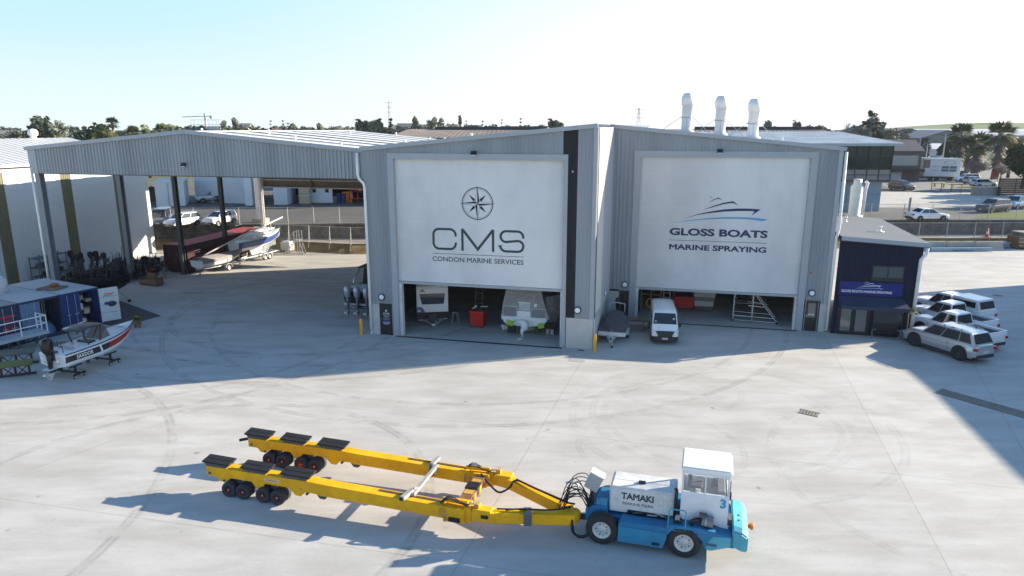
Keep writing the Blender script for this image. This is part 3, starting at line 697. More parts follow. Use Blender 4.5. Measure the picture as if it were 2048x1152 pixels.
for s_, d_ in ((-27.2, 2.2), (-26.4, 9), (-21.8, 5), (-17.4, 3.2), (-25, 20), (-23, 26), (-18, 22)):
    c = vt.copy(); COL.objects.link(c); c.location = B(s_, d_, CZ(s_) + .06)
# ------------------------------------------------------------------ navy office annex
AN = thing('office_annex', 'small navy clad office annex with a blue shop sign and grey lean-to roof', 'office', loc, yaw)
a0, a1, ad = 14.72, 19.55, 7.0; az = lambda s: 6.42 - (s - a0) * .055
mb = MB(); mb.corr((a0, ad), (a1, ad), 0.0, lambda t: az(a0 + (a1 - a0) * t) - .25, NAVY, .17, .025); mb.corr((a1, ad), (a1, 18), 0, az(a1) - .25, NAVY, .17, .025, out=(1, 0)); mb.build('cladding', AN)
ARF = M('annex_roof', (.125, .14, .16), .75, 0, .05, .6)
mb = MB(); mb.add([(a0, ad - .35, az(a0)), (a1 + .25, ad - .35, az(a1 + .25)), (a1 + .25, 18, az(a1 + .25) + .15), (a0, 18, az(a0) + .15), (a0, ad - .35, az(a0) - .28), (a1 + .25, ad - .35, az(a1 + .25) - .28), (a1 + .25, 18, az(a1) - .2), (a0, 18, az(a0) - .2)], [(0, 1, 2, 3), (4, 7, 6, 5), (0, 4, 5, 1), (1, 5, 6, 2)], ARF); mb.build('roof', AN)
mb = MB(); mb.bar((a0, ad - .37, az(a0) - .10), (a1 + .3, ad - .37, az(a1 + .3) - .10), .05, .26, GREYT); mb.build('fascia', AN)
mb = MB(); ws0, ws1 = 16.75, 18.62; mb.bx(ws0, ws1, ad - .07, ad, 3.60, 4.62, BLACK); wn = mb.build('window', AN)
for a, b in ((ws0 + .09, ws0 + .88), (ws0 + .98, ws1 - .09)):
    mb = MB(); mb.bx(a, b, ad - .078, ad - .06, 3.85, 4.53, glassy('office_glass', (.075, .085, .085))); mb.build('pane', wn)
mb = MB(); mb.bx(14.98, 18.66, ad - .06, ad - .01, 2.62, 3.50, M('sign_blue', (.006, .014, .16), .35, 0, .1, 1)); sg = mb.build('shop_sign', AN)
yy = ad - .064; EM = MB()
sv = sw
def sw(top, bot, mat=INKW, ox=15.75, oz=3.0, k=.0013):
    sv(top, bot, mat, ox, oz, k)
emblem(INKW, M('pale_blue_lettering', (.25, .42, .7), .5, 0, 0)); EM.build('yacht_emblem', sg); sw = sv
text('sign_lettering', 'GLOSS BOATS MARINE SPRAYING', .22, INKW, sg, (16.58, yy - .002, 2.88), width=2.95, bold=.006)
AW = M('awning_navy', (.03, .04, .085), .7, 0, .1, 2)
mb = MB(); mb.add([(15.0, ad, 2.55), (18.75, ad, 2.55), (18.95, ad - 1.0, 2.12), (15.0, ad - 1.0, 2.12), (15.0, ad - 1.0, 1.90), (18.95, ad - 1.0, 1.90), (18.75, ad, 1.9), (15.0, ad, 1.9)], [(0, 1, 2, 3), (3, 2, 5, 4), (1, 6, 5, 2), (0, 3, 4, 7), (4, 5, 6, 7)], AW); mb.build('awning', AN)
mb = MB(); mb.bx(15.05, 16.95, ad - .06, ad, .02, 2.0, BLACK); dr = mb.build('door_frame', AN)
for a, b in ((15.18, 15.88), (16.05, 16.80)):
    mb = MB(); mb.bx(a, b, ad - .09, ad - .05, .1, 1.98, BLACK); d_ = mb.build('door', dr)
    mb = MB(); mb.bx(a + .06, b - .06, ad - .098, ad - .08, .25, 1.9, glassy('shop_glass', (.17, .17, .16))); mb.build('pane', d_)
mb = MB(); mb.bx(17.15, 18.9, ad - .05, ad, .75, 1.98, BLACK); wn = mb.build('window', AN)
mb = MB(); mb.bx(17.22, 18.83, ad - .06, ad - .04, .82, 1.92, glassy('shop_window_glass', (.05, .055, .055))); mb.build('pane', wn)
downpipe(AN, [(a1 + .12, ad - .2, az(a1) - .25), (a1 + .12, ad - .2, 5.5), (a1 - .12, ad - .12, 5.1), (a1 - .14, ad - .12, .35)], .11)
for (s_, d_) in ((16.6, 14.5), (17.8, 10.2)):
    mb = MB(); mb.lathe([(.28, 0), (.28, .02), (.09, .05), (.09, .3), (.13, .31), (.13, .36), (0, .37)], WHITE, 10); mb.build('roof_vent', AN).location = (s_, d_, az(s_) + .06)
mb = MB(); mb.cyl((16.0, 13, az(16)), (16.0, 13, az(16) + .5), .07, OFFW, 8); mb.build('vent_pipe', AN)
# short duct behind the annex roof
dc = thing('exhaust_duct', 'short cream exhaust duct with a bent white pipe behind the navy office roof', 'duct', B(18.1, 18.6, 6.3), YAW)
mb = MB(); mb.lathe([(.62, 0), (.62, .1), (.44, .12), (.46, 2.3), (.30, 2.55), (.30, 2.9), (0, 2.9)], M('cream_duct', (.66, .66, .60), .5, .1, .08, 2), 16); mb.build('duct_body', dc)
mb = MB(); mb.tube([(.55, 0, 2.75), (.72, 0, 2.6), (.62, 0, 2.1), (.58, 0, .1)], .11, WHITE, 8); mb.build('bent_pipe', dc)
wf = thing('roof_walkway', 'white slatted walkway beside the cream duct behind the navy office', 'walkway', B(14.75, 18.3, 6.5), YAW)
mb = MB()
for k in range(7): mb.bx(0, 2.0, k * .55, k * .55 + .2, .10, .18, WHITE)
mb.bx(0, .06, 0, 3.6, .02, .10, WHITE); mb.bx(1.9, 1.96, 0, 3.6, .02, .10, WHITE); mb.build('slats', wf)
mb = MB(); mb.bar((0.1, .5, .15), (.9, .5, 1.3), .05, .05, WHITE); mb.bar((.5, 2, .15), (1.7, 2, 1.4), .05, .05, WHITE); mb.build('brace', wf)
# ------------------------------------------------------------------ yellow boat trailer (frame: x forward along the tug, y away from camera)
TO = (2.87, 19.52, 0); TR = R(-16.0)
def wheel(parent, x, y, z, r, wd, side, rim, tyre=RUB, rr=.55, name='wheel', hub=None, lug=0):
    # side: -1 faces -y
    w_ = None
    mb = MB(); n = 22
    prof = [(rr * r, -wd / 2), (r * .93, -wd / 2), (r, -wd * .36), (r, wd * .36), (r * .93, wd / 2), (rr * r, wd / 2), (rr * r, -wd / 2)]
    X = Matrix.Rotation(R(90), 4, 'X')
    mb.lathe(prof, tyre, n, X)
    o = mb.build(name, parent); o.location = (x, y, z)
    mb = MB()
    q = wd / 2
    face = [(rr * r, q * .9), (rr * r * .93, q * .95), (rr * r * .86, q * .55), (rr * r * .5, q * .35), (rr * r * .45, q * .6), (rr * r * .30, q * .85), (0, q * .85)]
    mb.lathe(face, rim, n, Matrix.Rotation(R(90 if side < 0 else -90), 4, 'X'))
    m2 = mb.build('rim', o)
    if hub:
        mb = MB(); mb.lathe([(rr * r * .3, q * .86), (rr * r * .26, q * .98), (0, q * .99)], hub, 10, Matrix.Rotation(R(90 if side < 0 else -90), 4, 'X')); mb.build('hub', o)
    return o
T = thing('boat_trailer', 'long yellow straddle boat trailer with black rubber pads and two parallel arms', 'trailer', TO, TR)
RIMR = M('maroon_rim', (.10, .022, .018), .6, 0, .25, 9); HUBT = M('brass_hub', (.45, .28, .12), .5, .3, .2, 9)
RIMB = M('bright_red_rim', (.42, .03, .02), .5, 0, .2, 9)
PADM = M('rubber_pad', (.017, .018, .02), .75, 0, .3, 6, .2, 25)
def arm(y0, y1, side):
    # profile in x,z along the arm; the bogie section hangs over the wheels
    pr = [(-14.4, 1.03), (-14.4, .66), (-14.0, .66), (-13.86, .50), (-13.62, .50), (-13.4, .68), (-12.5, .68), (-12.32, .44), (-12.12, .44), (-11.94, .68), (-11.0, .68), (-10.72, .42), (-10.50, .42), (-10.34, .60), (-9.9, .60), (-9.75, .56), (-5.1, .47), (-5.1, .90), (-9.6, 1.0), (-10.2, 1.03)]
    mb = MB(); mb.prism(pr, y0, y1, YEL, 'y'); o = mb.build('beam', T, bevel=.018)
    # wear strips and steps on top of the beam
    mb = MB(); mb.bar((-7.6, (y0 + y1) / 2 + .08, .963), (-5.2, (y0 + y1) / 2 + .08, .912), .10, .02, M('bare_worn_steel', (.11, .075, .06), .7, .2, .3, 8)); mb.build('wear_strip', o)
    mb = MB(); mb.prism([(-9.95, .6), (-9.45, .58), (-9.6, .40), (-9.8, .40)], y0 + .08, y1 - .08, DKGR, 'y'); mb.build('jack_foot', T)
    for x in (-14.35, -13.75, -10.35):
        mb = MB(); mb.cyl((x + .1, y0 - .02, .56 if x > -14 else .78), (x + .1, y1 + .02, .56 if x > -14 else .78), .05, DKGR, 8); mb.build('pin', T)
    # pads
    for i, (x0, x1) in enumerate(((-14.55, -13.40), (-12.92, -11.76), (-11.28, -10.10))):
        mb = MB(); Z = 1.225
        for half, (ya, yb) in enumerate(((y0 - .01, (y0 + y1) / 2 - .012), ((y0 + y1) / 2 + .012, y1 + .02))):
            mb.add([(x0, ya, Z - .01 + .03 * half), (x1, ya, Z - .03 + .03 * half), (x1, yb, Z + .01 + .03 * half), (x0, yb, Z + .03 + .03 * half), (x0, ya, Z - .07 + .03 * half), (x1, ya, Z - .09 + .03 * half), (x1, yb, Z - .05 + .03 * half), (x0, yb, Z - .03 + .03 * half)],
                   [(0, 1, 2, 3), (4, 7, 6, 5), (0, 4, 5, 1), (1, 5, 6, 2), (2, 6, 7, 3), (3, 7, 4, 0)], PADM)
        p = mb.build('support_pad', T, bevel=.012)
        mb = MB(); mb.prism([(x0 + .06, 1.15), (x1 - .06, 1.13), (x1 - .16, 1.032), (x0 + .16, 1.032)], y0 + .03, y1 - .03, DKGR, 'y'); mb.build('pad_cradle', p)
    for i, x in enumerate((-13.42, -12.82, -12.0, -11.40)):
        for k, yw in enumerate((y0 - .02, y1 - .18)):
            wheel(T, x, yw, .28, .285, .24, -1 if k == 0 else 1, (RIMB if side > 0 and i == 2 else RIMR), M('trailer_tyre', (.035, .04, .052), .75, 0, .2, 9), .52, 'wheel', HUBT)
    for xa in (-13.12, -11.7):
        mb = MB(); mb.bar((xa - .45, (y0 + y1) / 2, .36), (xa + .45, (y0 + y1) / 2, .36), .14, .16, DKGR); mb.bar((xa, (y0 + y1) / 2, .36), (xa, (y0 + y1) / 2, .7), .2, .14, DKGR); mb.build('walking_beam', T)
NY0, NY1, FY0, FY1 = -.68, -.24, 1.72, 2.16
arm(NY0, NY1, -1); arm(FY0, FY1, 1)
mb = MB(); mb.bar((-14.4, FY0 + .1, .97), (-14.75, FY0 - .05, .92), .09, .09, BLACK); mb.build('light_bracket', T)
mb = MB(); mb.bx(-11.95, -11.35, NY0 - .004, NY0 + .01, .80, .92, M('plate_cream', (.6, .5, .36), .6, 0, 0)); strokes(mb, [[(-11.88, .84), (-11.80, .88), (-11.74, .85), (-11.64, .88), (-11.56, .85), (-11.44, .865)]], .022, NY0 - .004, LAMPR); mb.build('maker_plate', T)
# hinge blocks, rams, cross beam
JRUST = M('rust_streaked_yellow', (.50, .27, .05), .65, 0, .35, 6)
for y0, y1, sg in ((NY0, NY1, -1), (FY0, FY1, 1)):
    mb = MB(); mb.bx(-5.1, -4.42, y0 - .04, y1 + .04, .40, .92, YEL); mb.bx(-5.28, -5.0, y0 - .07, y1 + .02, .52, .84, JRUST); mb.bx(-4.45, -4.20, y0 + .06, y1 - .06, .42, .95, YEL); mb.build('hinge_block', T, bevel=.015)
    mb = MB(); mb.bx(-4.95, -4.55, y0 - .06, y0 - .03, .43, .60, BLACK); mb.cyl((-5.06, y0 - .05, .50), (-5.06, y0 - .12, .50), .06, HUBT, 10); mb.build('hinge_plate', T)
    mb = MB(); mb.cyl((-5.25, (y0 + y1) / 2 - .06 * sg, 1.02), (-4.35, (y0 + y1) / 2 - .02 * sg, 1.03), .075, YEL, 10); mb.cyl((-4.35, (y0 + y1) / 2 - .02 * sg, 1.03), (-4.02, (y0 + y1) / 2, 1.03), .035, CHROME, 8); mb.bx(-4.1, -3.95, (y0 + y1) / 2 - .1, (y0 + y1) / 2 + .1, .9, 1.1, JRUST); mb.build('hydraulic_ram', T)
    mb = MB()
    for k in range(3): mb.tube([(-5.3, y0 + .1 + .05 * k, .95), (-5.0, y0 + .12 + .05 * k, 1.13 + .03 * k), (-4.6, y0 + .1 + .06 * k, 1.05), (-4.3, y0 + .1 + .06 * k, 1.0)], .018, RUB, 5, True, True)
    mb.build('hose_loop', T)
mb = MB(); mb.bx(-4.83, -4.42, NY1 + .04, FY0 - .04, .62, .92, RUST); mb.bx(-4.80, -4.46, NY1 + .5, NY1 + .9, .921, .935, JRUST); mb.bx(-4.80, -4.46, FY0 - .9, FY0 - .4, .921, .935, JRUST); o = mb.build('cross_beam', T, bevel=.012)
mb = MB(); mb.bx(-4.85, -4.40, .6, 1.05, .90, .975, PADM)
for k in range(3): mb.bx(-4.85, -4.40, .66 + .13 * k, .70 + .13 * k, .975, .99, RUB)
mb.build('step_mat', o)
mb = MB()
for k in range(5): mb.bx(-4.42, -4.412, .1 + .28 * k, .24 + .28 * k, .66, .88, YEL if k % 2 else BLACK)
mb.build('hazard_stripes', o)
for q in (FY0 - .12, NY1): mb = MB(); mb.bx(-4.9, -4.3, q, q + .11, .6, .97, YEL); mb.build('cross_beam_socket', T, bevel=.01)
# draw bars converge on the tow hitch
def drawbar(pts, wd, ht):
    mb = MB()
    for a, b in zip(pts[:-1], pts[1:]): mb.bar(a, b, wd, ht, YEL)
    for p in pts[1:-1]: mb.box(p, (wd * .9, wd * .9, ht * .98), YEL)
    return mb.build('draw_bar', T, bevel=.015)
drawbar([(-4.2, -.46, .70), (-3.45, -.42, .70), (-.95, .30, .62)], .34, .36)
drawbar([(-4.2, 1.94, .70), (-3.60, 1.82, .70), (-1.15, .62, .62)], .34, .36)
for q in ((-.64, -.28), (1.72, 2.12)): mb = MB(); mb.bx(-4.16, -3.52, *q, .86, .95, YEL); mb.build('knee_cover', T, bevel=.02)
mb = MB(); mb.bx(-3.85, -3.62, -.66, -.60, .68, .78, BLACK); mb.build('work_light', T)
mb = MB(); mb.box((-2.42, -.13, .68), (.26, .42, .46), M('webbing_grey', (.12, .12, .125), .9, 0, .2, 20), rz=R(16)); mb.build('webbing_strap', T, bevel=.02)
mb = MB(); mb.lathe([(.18, .44), (.22, .5), (.22, .74), (.16, .8), (0, .8)], YEL, 14); mb.cyl((-.1, 0, .58), (.5, 0.1, .58), .10, BLACK, 8); o = mb.build('tow_hitch', T); o.location = (-1.0, .48, 0)
hs = MB(); rnd = random.Random(3)
for k in range(2): hs.tube([(-3.4 + .3 * k, -.36, .93), (-2.6, -.16 + .03 * k, .93), (-1.7, .08, .92), (-1.1, .35 + .05 * k, .95)], .028, RUB, 5, True, True)
hs.tube([(-4.6, 1.62, .98), (-4.1, 1.3, .72), (-3.8, 1.25, .58), (-3.5, 1.42, .70), (-3.3, 1.6, .93), (-2.6, 1.28, .94), (-1.4, .72, .92), (-1.0, .55, .98)], .035, RUB, 6, True, True)
hs.tube([(-3.3, 1.70, .92), (-2.5, 1.28, .92), (-1.3, .75, .90)], .03, RUB, 5, True, True)
for k in range(14):                        # the bundle of hydraulic hoses at the hitch
    y = .35 + rnd.uniform(-.2, .35); a = rnd.uniform(.0, .35); zt = 1.1 + rnd.uniform(0, .75)
    hs.tube([(-1.35 + rnd.uniform(-.2, .1), y, .92), (-1.25 + a * .5, y + .1, zt), (-.95 + a, y + .15 + rnd.uniform(-.1, .2), zt + rnd.uniform(-.05, .15)), (-.62 + a * .4, y + .2, zt - .35), (-.5, .55 + rnd.uniform(-.1, .3), .75)], .016, RUB, 5, True, True)
hs.tube([(-1.0, .2, .75), (-.95, -.02, .35), (-.7, -.06, .22), (-.45, .02, .30), (-.3, .2, .62)], .045, RUB, 6, True, True)
hs.tube([(-1.0, .3, .72), (-.9, .02, .26), (-.65, -.02, .16), (-.4, .1, .28), (-.28, .3, .6)], .028, RUB, 6, True, True)
hs.build('hydraulic_hoses', T)
mb = MB()
mb.tube([(-1.32, .62, 1.66), (-1.15, .62, 1.72), (-.92, .62, 1.66), (-.90, .62, 1.40)], .035, STEEL, 6); mb.bar((-1.3, .62, 1.5), (-.95, .62, 1.5), .03, .03, STEEL); mb.build('valve_manifold', T)
# grey aluminium stay bar lying across the two arms
bar = thing('stay_bar', 'grey metal stay bar lying across both arms of the yellow trailer', 'bar', TO, TR)
GB_ = worn('stay_bar_grey', (.34, .34, .34), (.08, .07, .06), .05, (.22, .21, .20), .5, 6.0); mb = MB(); mb.bar((-6.55, -.82, 1.05), (-6.45, -.22, 1.04), .17, .13, GB_); mb.bar((-6.56, -.86, 1.05), (-6.555, -.82, 1.05), .17, .14, BLACK); mb.build('near_foot', bar, bevel=.008)
mb = MB(); mb.bar((-6.34, -.42, 1.0), (-6.34, 1.75, 1.0), .13, .12, GB_); mb.build('cross_tube', bar, bevel=.008)
mb = MB(); mb.bar((-6.50, 1.62, 1.06), (-6.46, 2.22, 1.06), .15, .12, GB_); mb.bar((-6.52, 1.40, .66), (-6.50, 1.62, 1.06), .12, .10, DKGR); mb.build('far_foot', bar, bevel=.01)
mb = MB(); mb.bar((-6.40, -.2, 1.12), (-6.30, .05, 1.02), .06, .06, GB_); mb.build('clamp', bar); mb = MB(); mb.bar((-6.3, 1.65, 1.0), (-6.3, 1.3, .85), .06, .06, DKGR); mb.build('clamp', bar)
# ------------------------------------------------------------------ blue and white tow tractor
G = thing('tow_tractor', 'blue and white marine tow tractor with a tall glazed cab hitched to the yellow trailer', 'tractor', TO, TR)
RIMW = M('white_rim', (.62, .62, .60), .5, .1, .1, 6)
W_ = 2.05
for x in (-.02, 2.53):
    for y, sd_ in ((.17, -1), (W_ - .17, 1)):
        o = wheel(G, x, y, .515, .515, .34, sd_, RIMW, M('tractor_tyre', (.028, .029, .031), .8, 0, .25, 6), .58, 'wheel', M('grey_hub', (.5, .5, .5), .5, .2, .1, 6))
        mb = MB()
        for k in range(10):
            a = 2 * math.pi * k / 10; mb.cyl((.19 * math.cos(a), sd_ * .10, .19 * math.sin(a)), (.19 * math.cos(a), sd_ * .118, .19 * math.sin(a)), .022, BLACK if k % 2 else STEEL, 6)
        mb.build('wheel_bolts', o)
# chassis: centre tub between the wheels
mb = MB(); mb.bx(-.55, 4.05, .42, W_ - .42, .32, .86, TBLUE); mb.build('chassis', G, bevel=.03)
# rear deck
mb = MB(); mb.prism([(-.62, .55), (-.62, .95), (-.25, 1.16), (.10, 1.16), (.10, .55)], .40, W_ - .40, TBLUE, 'y'); mb.build('rear_deck', G, bevel=.03)
mb = MB(); mb.add([(-.36, .42, 1.175), (.06, .42, 1.175), (.06, .85, 1.175), (-.20, .85, 1.175)], [(0, 1, 2, 3)], TCYAN); mb.bx(-.3, .05, .45, .8, 1.16, 1.172, TCYAN); mb.build('deck_plate', G)
# side tanks
for y0, y1 in ((.0, .46), (W_ - .46, W_)):
    mb = MB(); mb.prism([(.50, .22), (.50, .80), (.56, .95), (1.98, .95), (2.0, .84), (2.02, .62), (1.90, .22)], y0, y1, TBLUE, 'y'); o = mb.build('side_tank', G, bevel=.02); mb = MB(); yq = y0 - .002 if y0 < 1 else y1 + .002; mb.prism([(.51, .23), (.51, .76), (1.97, .76), (2.0, .62), (1.89, .23)], yq - .002, yq + .002, TMID, 'y'); mb.build('tank_panel', o)
    mb = MB(); yy = y0 - .004 if y0 < 1 else y1 - .006
    mb.bx(1.56, 1.80, yy, yy + .01, .29, .40, BLACK); mb.build('step_recess', o)
    mb = MB(); mb.bx(.53, 2.0, yy + .002, yy + .012, .765, .775, M('seam_dark', (.015, .05, .10), .6, 0, 0)); mb.build('seam', o)
# front mudguards (angular) and nose
for y0, y1 in ((.0, .46), (W_ - .46, W_)):
    mb = MB(); mb.prism([(1.96, .62), (2.22, .96), (2.76, .98), (3.08, .66), (3.14, .43), (3.32, .40), (3.92, .62), (3.92, .98), (3.55, 1.02), (2.95, 1.10), (2.1, 1.08), (1.92, .92)], y0, y1, TBLUE, 'y'); o = mb.build('mudguard', G, bevel=.02)
    mb = MB(); yy = y0 - .003 if y0 < 1 else y1 - .007
    mb.prism([(3.18, .45), (3.36, .42), (3.90, .64), (3.90, .94), (3.40, .90), (3.22, .66)], yy, yy + .01, TCYAN, 'y'); mb.build('nose_panel', o)
    mb = MB(); mb.bx(3.2, 3.5, yy - .004, yy + .006, .57, .66, M('slot_blue', (.02, .10, .17), .6, 0, 0)); mb.build('step_slot', o)
mb = MB(); mb.bx(2.1, 3.92, .46, W_ - .46, .7, 1.06, TBLUE); mb.build('front_deck', G, bevel=.02)
mb = MB(); mb.loft([[(3.93, y, z) for y, z in ((.04, .62), (.04, 1.16), (.22, 1.26), (W_ - .22, 1.26), (W_ - .04, 1.16), (W_ - .04, .62))], [(4.22, y, z) for y, z in ((.04, .50), (.04, 1.10), (.22, 1.20), (W_ - .22, 1.20), (W_ - .04, 1.10), (W_ - .04, .50))], [(4.40, y, z) for y, z in ((.10, .46), (.10, .95), (.30, 1.06), (W_ - .30, 1.06), (W_ - .10, .95), (W_ - .10, .46))]], TCYAN, smooth=False)
mb.build('front_ballast', G, bevel=.04, seg=2)
mb = MB(); mb.bx(4.38, 4.56, W_ / 2 - .06, W_ / 2 + .06, .78, .90, ORG); mb.bx(4.5, 4.6, W_ / 2 - .1, W_ / 2 + .1, .76, .92, ORG); mb.build('tow_pin', G, bevel=.02)
for y in (.6, .9):
    mb = MB(); mb.cyl((4.12, y, 1.18), (4.12, y, 1.24), .035, DKGR, 8); mb.build('lifting_eye', G)
# engine hood
HW0, HW1 = .52, 1.52
mb = MB(); mb.prism([(.14, .96), (.14, 1.80), (.20, 1.86), (2.22, 1.86), (2.22, 1.08), (.74, 1.08), (.70, .96)], HW0, HW1, OFFW, 'y'); hd = mb.build('engine_hood', G, bevel=.018)
mb = MB(); mb.bx(.72, 2.2, HW0 + .03, HW1 - .03, .92, 1.09, BLACK); mb.build('engine_bay', G)
mb = MB()
for k in range(3): mb.cyl((.9 + .45 * k, HW0 + .02, .98), (1.2 + .45 * k, HW0 + .02, 1.03 - .04 * (k % 2)), .03, STEEL if k == 1 else DKGR, 6)
mb.bar((1.55, HW0 + .01, 1.10), (2.0, HW0 + .01, .98), .02, .05, STEEL); mb.build('engine_pipe', G)
mb = MB()
for x in (.16, 2.18): mb.bx(x, x + .02, HW0 - .004, HW0, 1.0, 1.84, M('hood_edge', (.42, .42, .41), .6, 0, 0))
mb.bx(.16, 2.2, HW0 - .004, HW0, 1.795, 1.81, M('hood_edge', (.4, .4, .4))); mb.bx(.75, 2.2, HW0 - .004, HW0, 1.085, 1.10, M('hood_edge', (.4, .4, .4))); mb.bx(.2, 2.2, .98, .99, 1.861, 1.866, M('hood_edge', (.4, .4, .4))); mb.build('hood_seams', hd)
mb = MB(); mb.box((1.12, .92, 1.89), (.22, .12, .06), BLACK); mb.build('hood_vent', hd)
text('hood_lettering', 'TAMAKI', .30, INK, hd, (1.03, HW0 - .005, 1.54), sx=1.0, width=1.02, bold=.010)
text('hood_lettering', 'MARINE PARK', .13, INK, hd, (1.05, HW0 - .005, 1.29), width=.98)
mb = MB(); FADE = M('faded_emblem', (.52, .53, .535), .6, 0, 0); yy = HW0 - .004
for sgn in (-1, 1):
    c = 1.90
    strokes(mb, [[(c + sgn * .05, 1.20), (c + sgn * .05, 1.52)] + [(c + sgn * (.05 + .09 * (1 - math.cos(R(t)))), 1.52 + .10 * math.sin(R(t))) for t in (30, 60, 90, 120, 150)] + [(c + sgn * .20, 1.44), (c + sgn * .12, 1.40)], [(c + sgn * .05, 1.40), (c + sgn * .22, 1.36)]], .022, yy, FADE)
mb.build('faded_emblem', hd)
# cab
CX0, CX1, CY0, CY1, CZ0, CZS, CZT = 2.36, 3.78, .40, 1.66, 1.10, 2.02, 2.78
CABW = M('cab_paint', (.69, .71, .73), .45, 0, .06, 4)
mb = MB()
mb.bx(CX0, CX1, CY0, CY0 + .05, CZ0, CZS, CABW); mb.bx(CX0, CX1, CY1 - .05, CY1, CZ0, CZS, CABW); mb.bx(CX0, CX0 + .05, CY0 + .05, CY1 - .05, CZ0, CZS, CABW); mb.bx(CX1 - .05, CX1, CY0 + .05, CY1 - .05, CZ0, CZS, CABW); mb.bx(CX0 + .05, CX1 - .05, CY0 + .05, CY1 - .05, CZ0, CZ0 + .06, DKGR)
cb = mb.build('cab_body', G)
mb = MB()
for x in (CX0, CX1 - .06):
    for y in (CY0, CY1 - .06): mb.bx(x, x + .06, y, y + .06, CZS, CZT, CABW)
mb.bx(CX0 + .06, CX1 - .06, CY0, CY0 + .05, CZS, CZS + .05, CABW); mb.bx(CX0 + .06, CX1 - .06, CY0, CY0 + .05, CZT - .12, CZT, CABW); mb.bx((CX0 + CX1) / 2 - .02, (CX0 + CX1) / 2 + .02, CY0 + .002, CY0 + .04, CZS + .05, CZT - .12, CABW)
mb.bx(CX0 + .06, CX1 - .06, CY1 - .05, CY1, CZT - .12, CZT, CABW); mb.bx(CX0, CX0 + .05, CY0 + .06, CY1 - .06, CZT - .12, CZT, CABW); mb.bx(CX1 - .05, CX1, CY0 + .06, CY1 - .06, CZT - .12, CZT, CABW)
mb.build('cab_frame', G)
CG = M('cab_glass', (.75, .80, .82), .03, 0, 0, spec=.4, trans=0, alpha=.10)
for nm, q in (('side_window', (CX0 + .06, CX1 - .06, CY0 + .02, CY0 + .03)), ('side_window', (CX0 + .06, CX1 - .06, CY1 - .03, CY1 - .02)), ('windscreen', (CX1 - .03, CX1 - .02, CY0 + .06, CY1 - .06)), ('rear_window', (CX0 + .02, CX0 + .03, CY0 + .06, CY1 - .06))):
    mb = MB(); mb.bx(*q, CZS + .02, CZT - .12, CG); mb.build(nm, G)
mb = MB(); mb.prism([(CX0 - .04, CZT), (CX0 - .02, CZT + .14), (CX1 + .02, CZT + .14), (CX1 + .08, CZT)], CY0 - .05, CY1 + .05, WHITE, 'y'); mb.build('cab_roof', G, bevel=.03, seg=2)
mb = MB(); mb.box((2.78, 1.05, 2.02), (.42, .5, .12), M('seat_grey', (.10, .10, .11), .8, 0, .1, 5)); mb.box((2.60, 1.05, 2.30), (.12, .5, .55), M('seat_grey', (.1, .1, .1))); mb.build('driver_seat', G, bevel=.03)
mb = MB(); mb.box((3.55, 1.05, 1.98), (.26, 1.0, .30), M('dash_grey', (.16, .165, .17), .7, 0, .1, 5)); mb.build('dashboard', G, bevel=.03)
mb = MB(); ring = [(3.33 + .06 * math.cos(R(a)), 1.05 + .2 * math.sin(R(a)), 2.18 + .16 * math.cos(R(a))) for a in range(0, 361, 24)]; mb.tube(ring, .016, BLACK, 5, caps=False); mb.bar((3.45, 1.05, 2.05), (3.33, 1.05, 2.18), .04, .04, BLACK); mb.build('steering_wheel', G)
mb = MB(); mb.box((2.86, .50, 2.10), (.16, .03, .12), M('paper_white', (.6, .6, .58))); mb.build('document_box', G)
text('cab_number', '3', .40, M('number_blue', (.04, .30, .55), .5, 0, 0), cb, (3.62, CY0 - .005, 1.80), bold=.016)
mb = MB(); mb.prism([(3.28, CZ0), (3.82, CZ0), (3.82, 1.0), (3.74, .88), (3.62, 1.0)], CY0 - .002, CY0 + .04, CABW, 'y'); mb.build('cab_skirt', cb)
# intake stack, air cleaner, hand rail, air filter on the guard
mb = MB(); mb.tube([(2.20, .40, .95), (2.22, .40, 1.95), (2.23, .42, 2.02), (2.18, .46, 2.10)], .055, BLACK, 8); mb.build('exhaust_pipe', G)
mb = MB(); mb.cyl((2.32, .12, 1.02), (2.32, .44, 1.02), .15, BLACK, 14); mb.cyl((2.30, .2, 1.14), (2.30, .34, 1.22), .08, STEEL, 10); mb.build('air_tank', G)
mb = MB(); HR = M('rail_teal', (.05, .34, .42), .5, 0, .1, 6); mb.tube([(2.02, .02, .98), (2.04, .02, 1.55), (2.08, .02, 1.62), (2.50, .02, 1.62), (2.55, .02, 1.55), (2.55, .02, .94), (2.45, .02, .9), (2.05, .02, .92)], .022, HR, 6); mb.build('grab_rail', G)
mb = MB(); mb.tube([(2.72, .18, 1.06), (2.74, .18, 1.22), (2.85, .18, 1.28), (3.05, .20, 1.30)], .07, BLACK, 8); mb.cyl((3.02, .22, 1.28), (3.36, .22, 1.25), .17, M('filter_grey', (.2, .2, .22), .5, .4, .1, 6), 14); mb.cyl((3.12, .22, 1.28), (3.16, .22, 1.28), .18, STEEL, 14); mb.box((3.05, .2, 1.45), (.22, .16, .10), DKGR); mb.build('air_filter', G)
mb = MB(); mb.bx(3.22, 3.30, .2, .32, 1.02, 1.1, BLACK); mb.build('valve_block', G); mb = MB(); mb.cyl((2.88, -.005, .88), (2.88, .02, .88), .05, CONTDK, 10); mb.build('filler_cap', G)
mb = MB(); mb.bx(3.80, 3.92, .5, .9, 1.0, 1.26, DKGR); mb.build('battery_box', G)
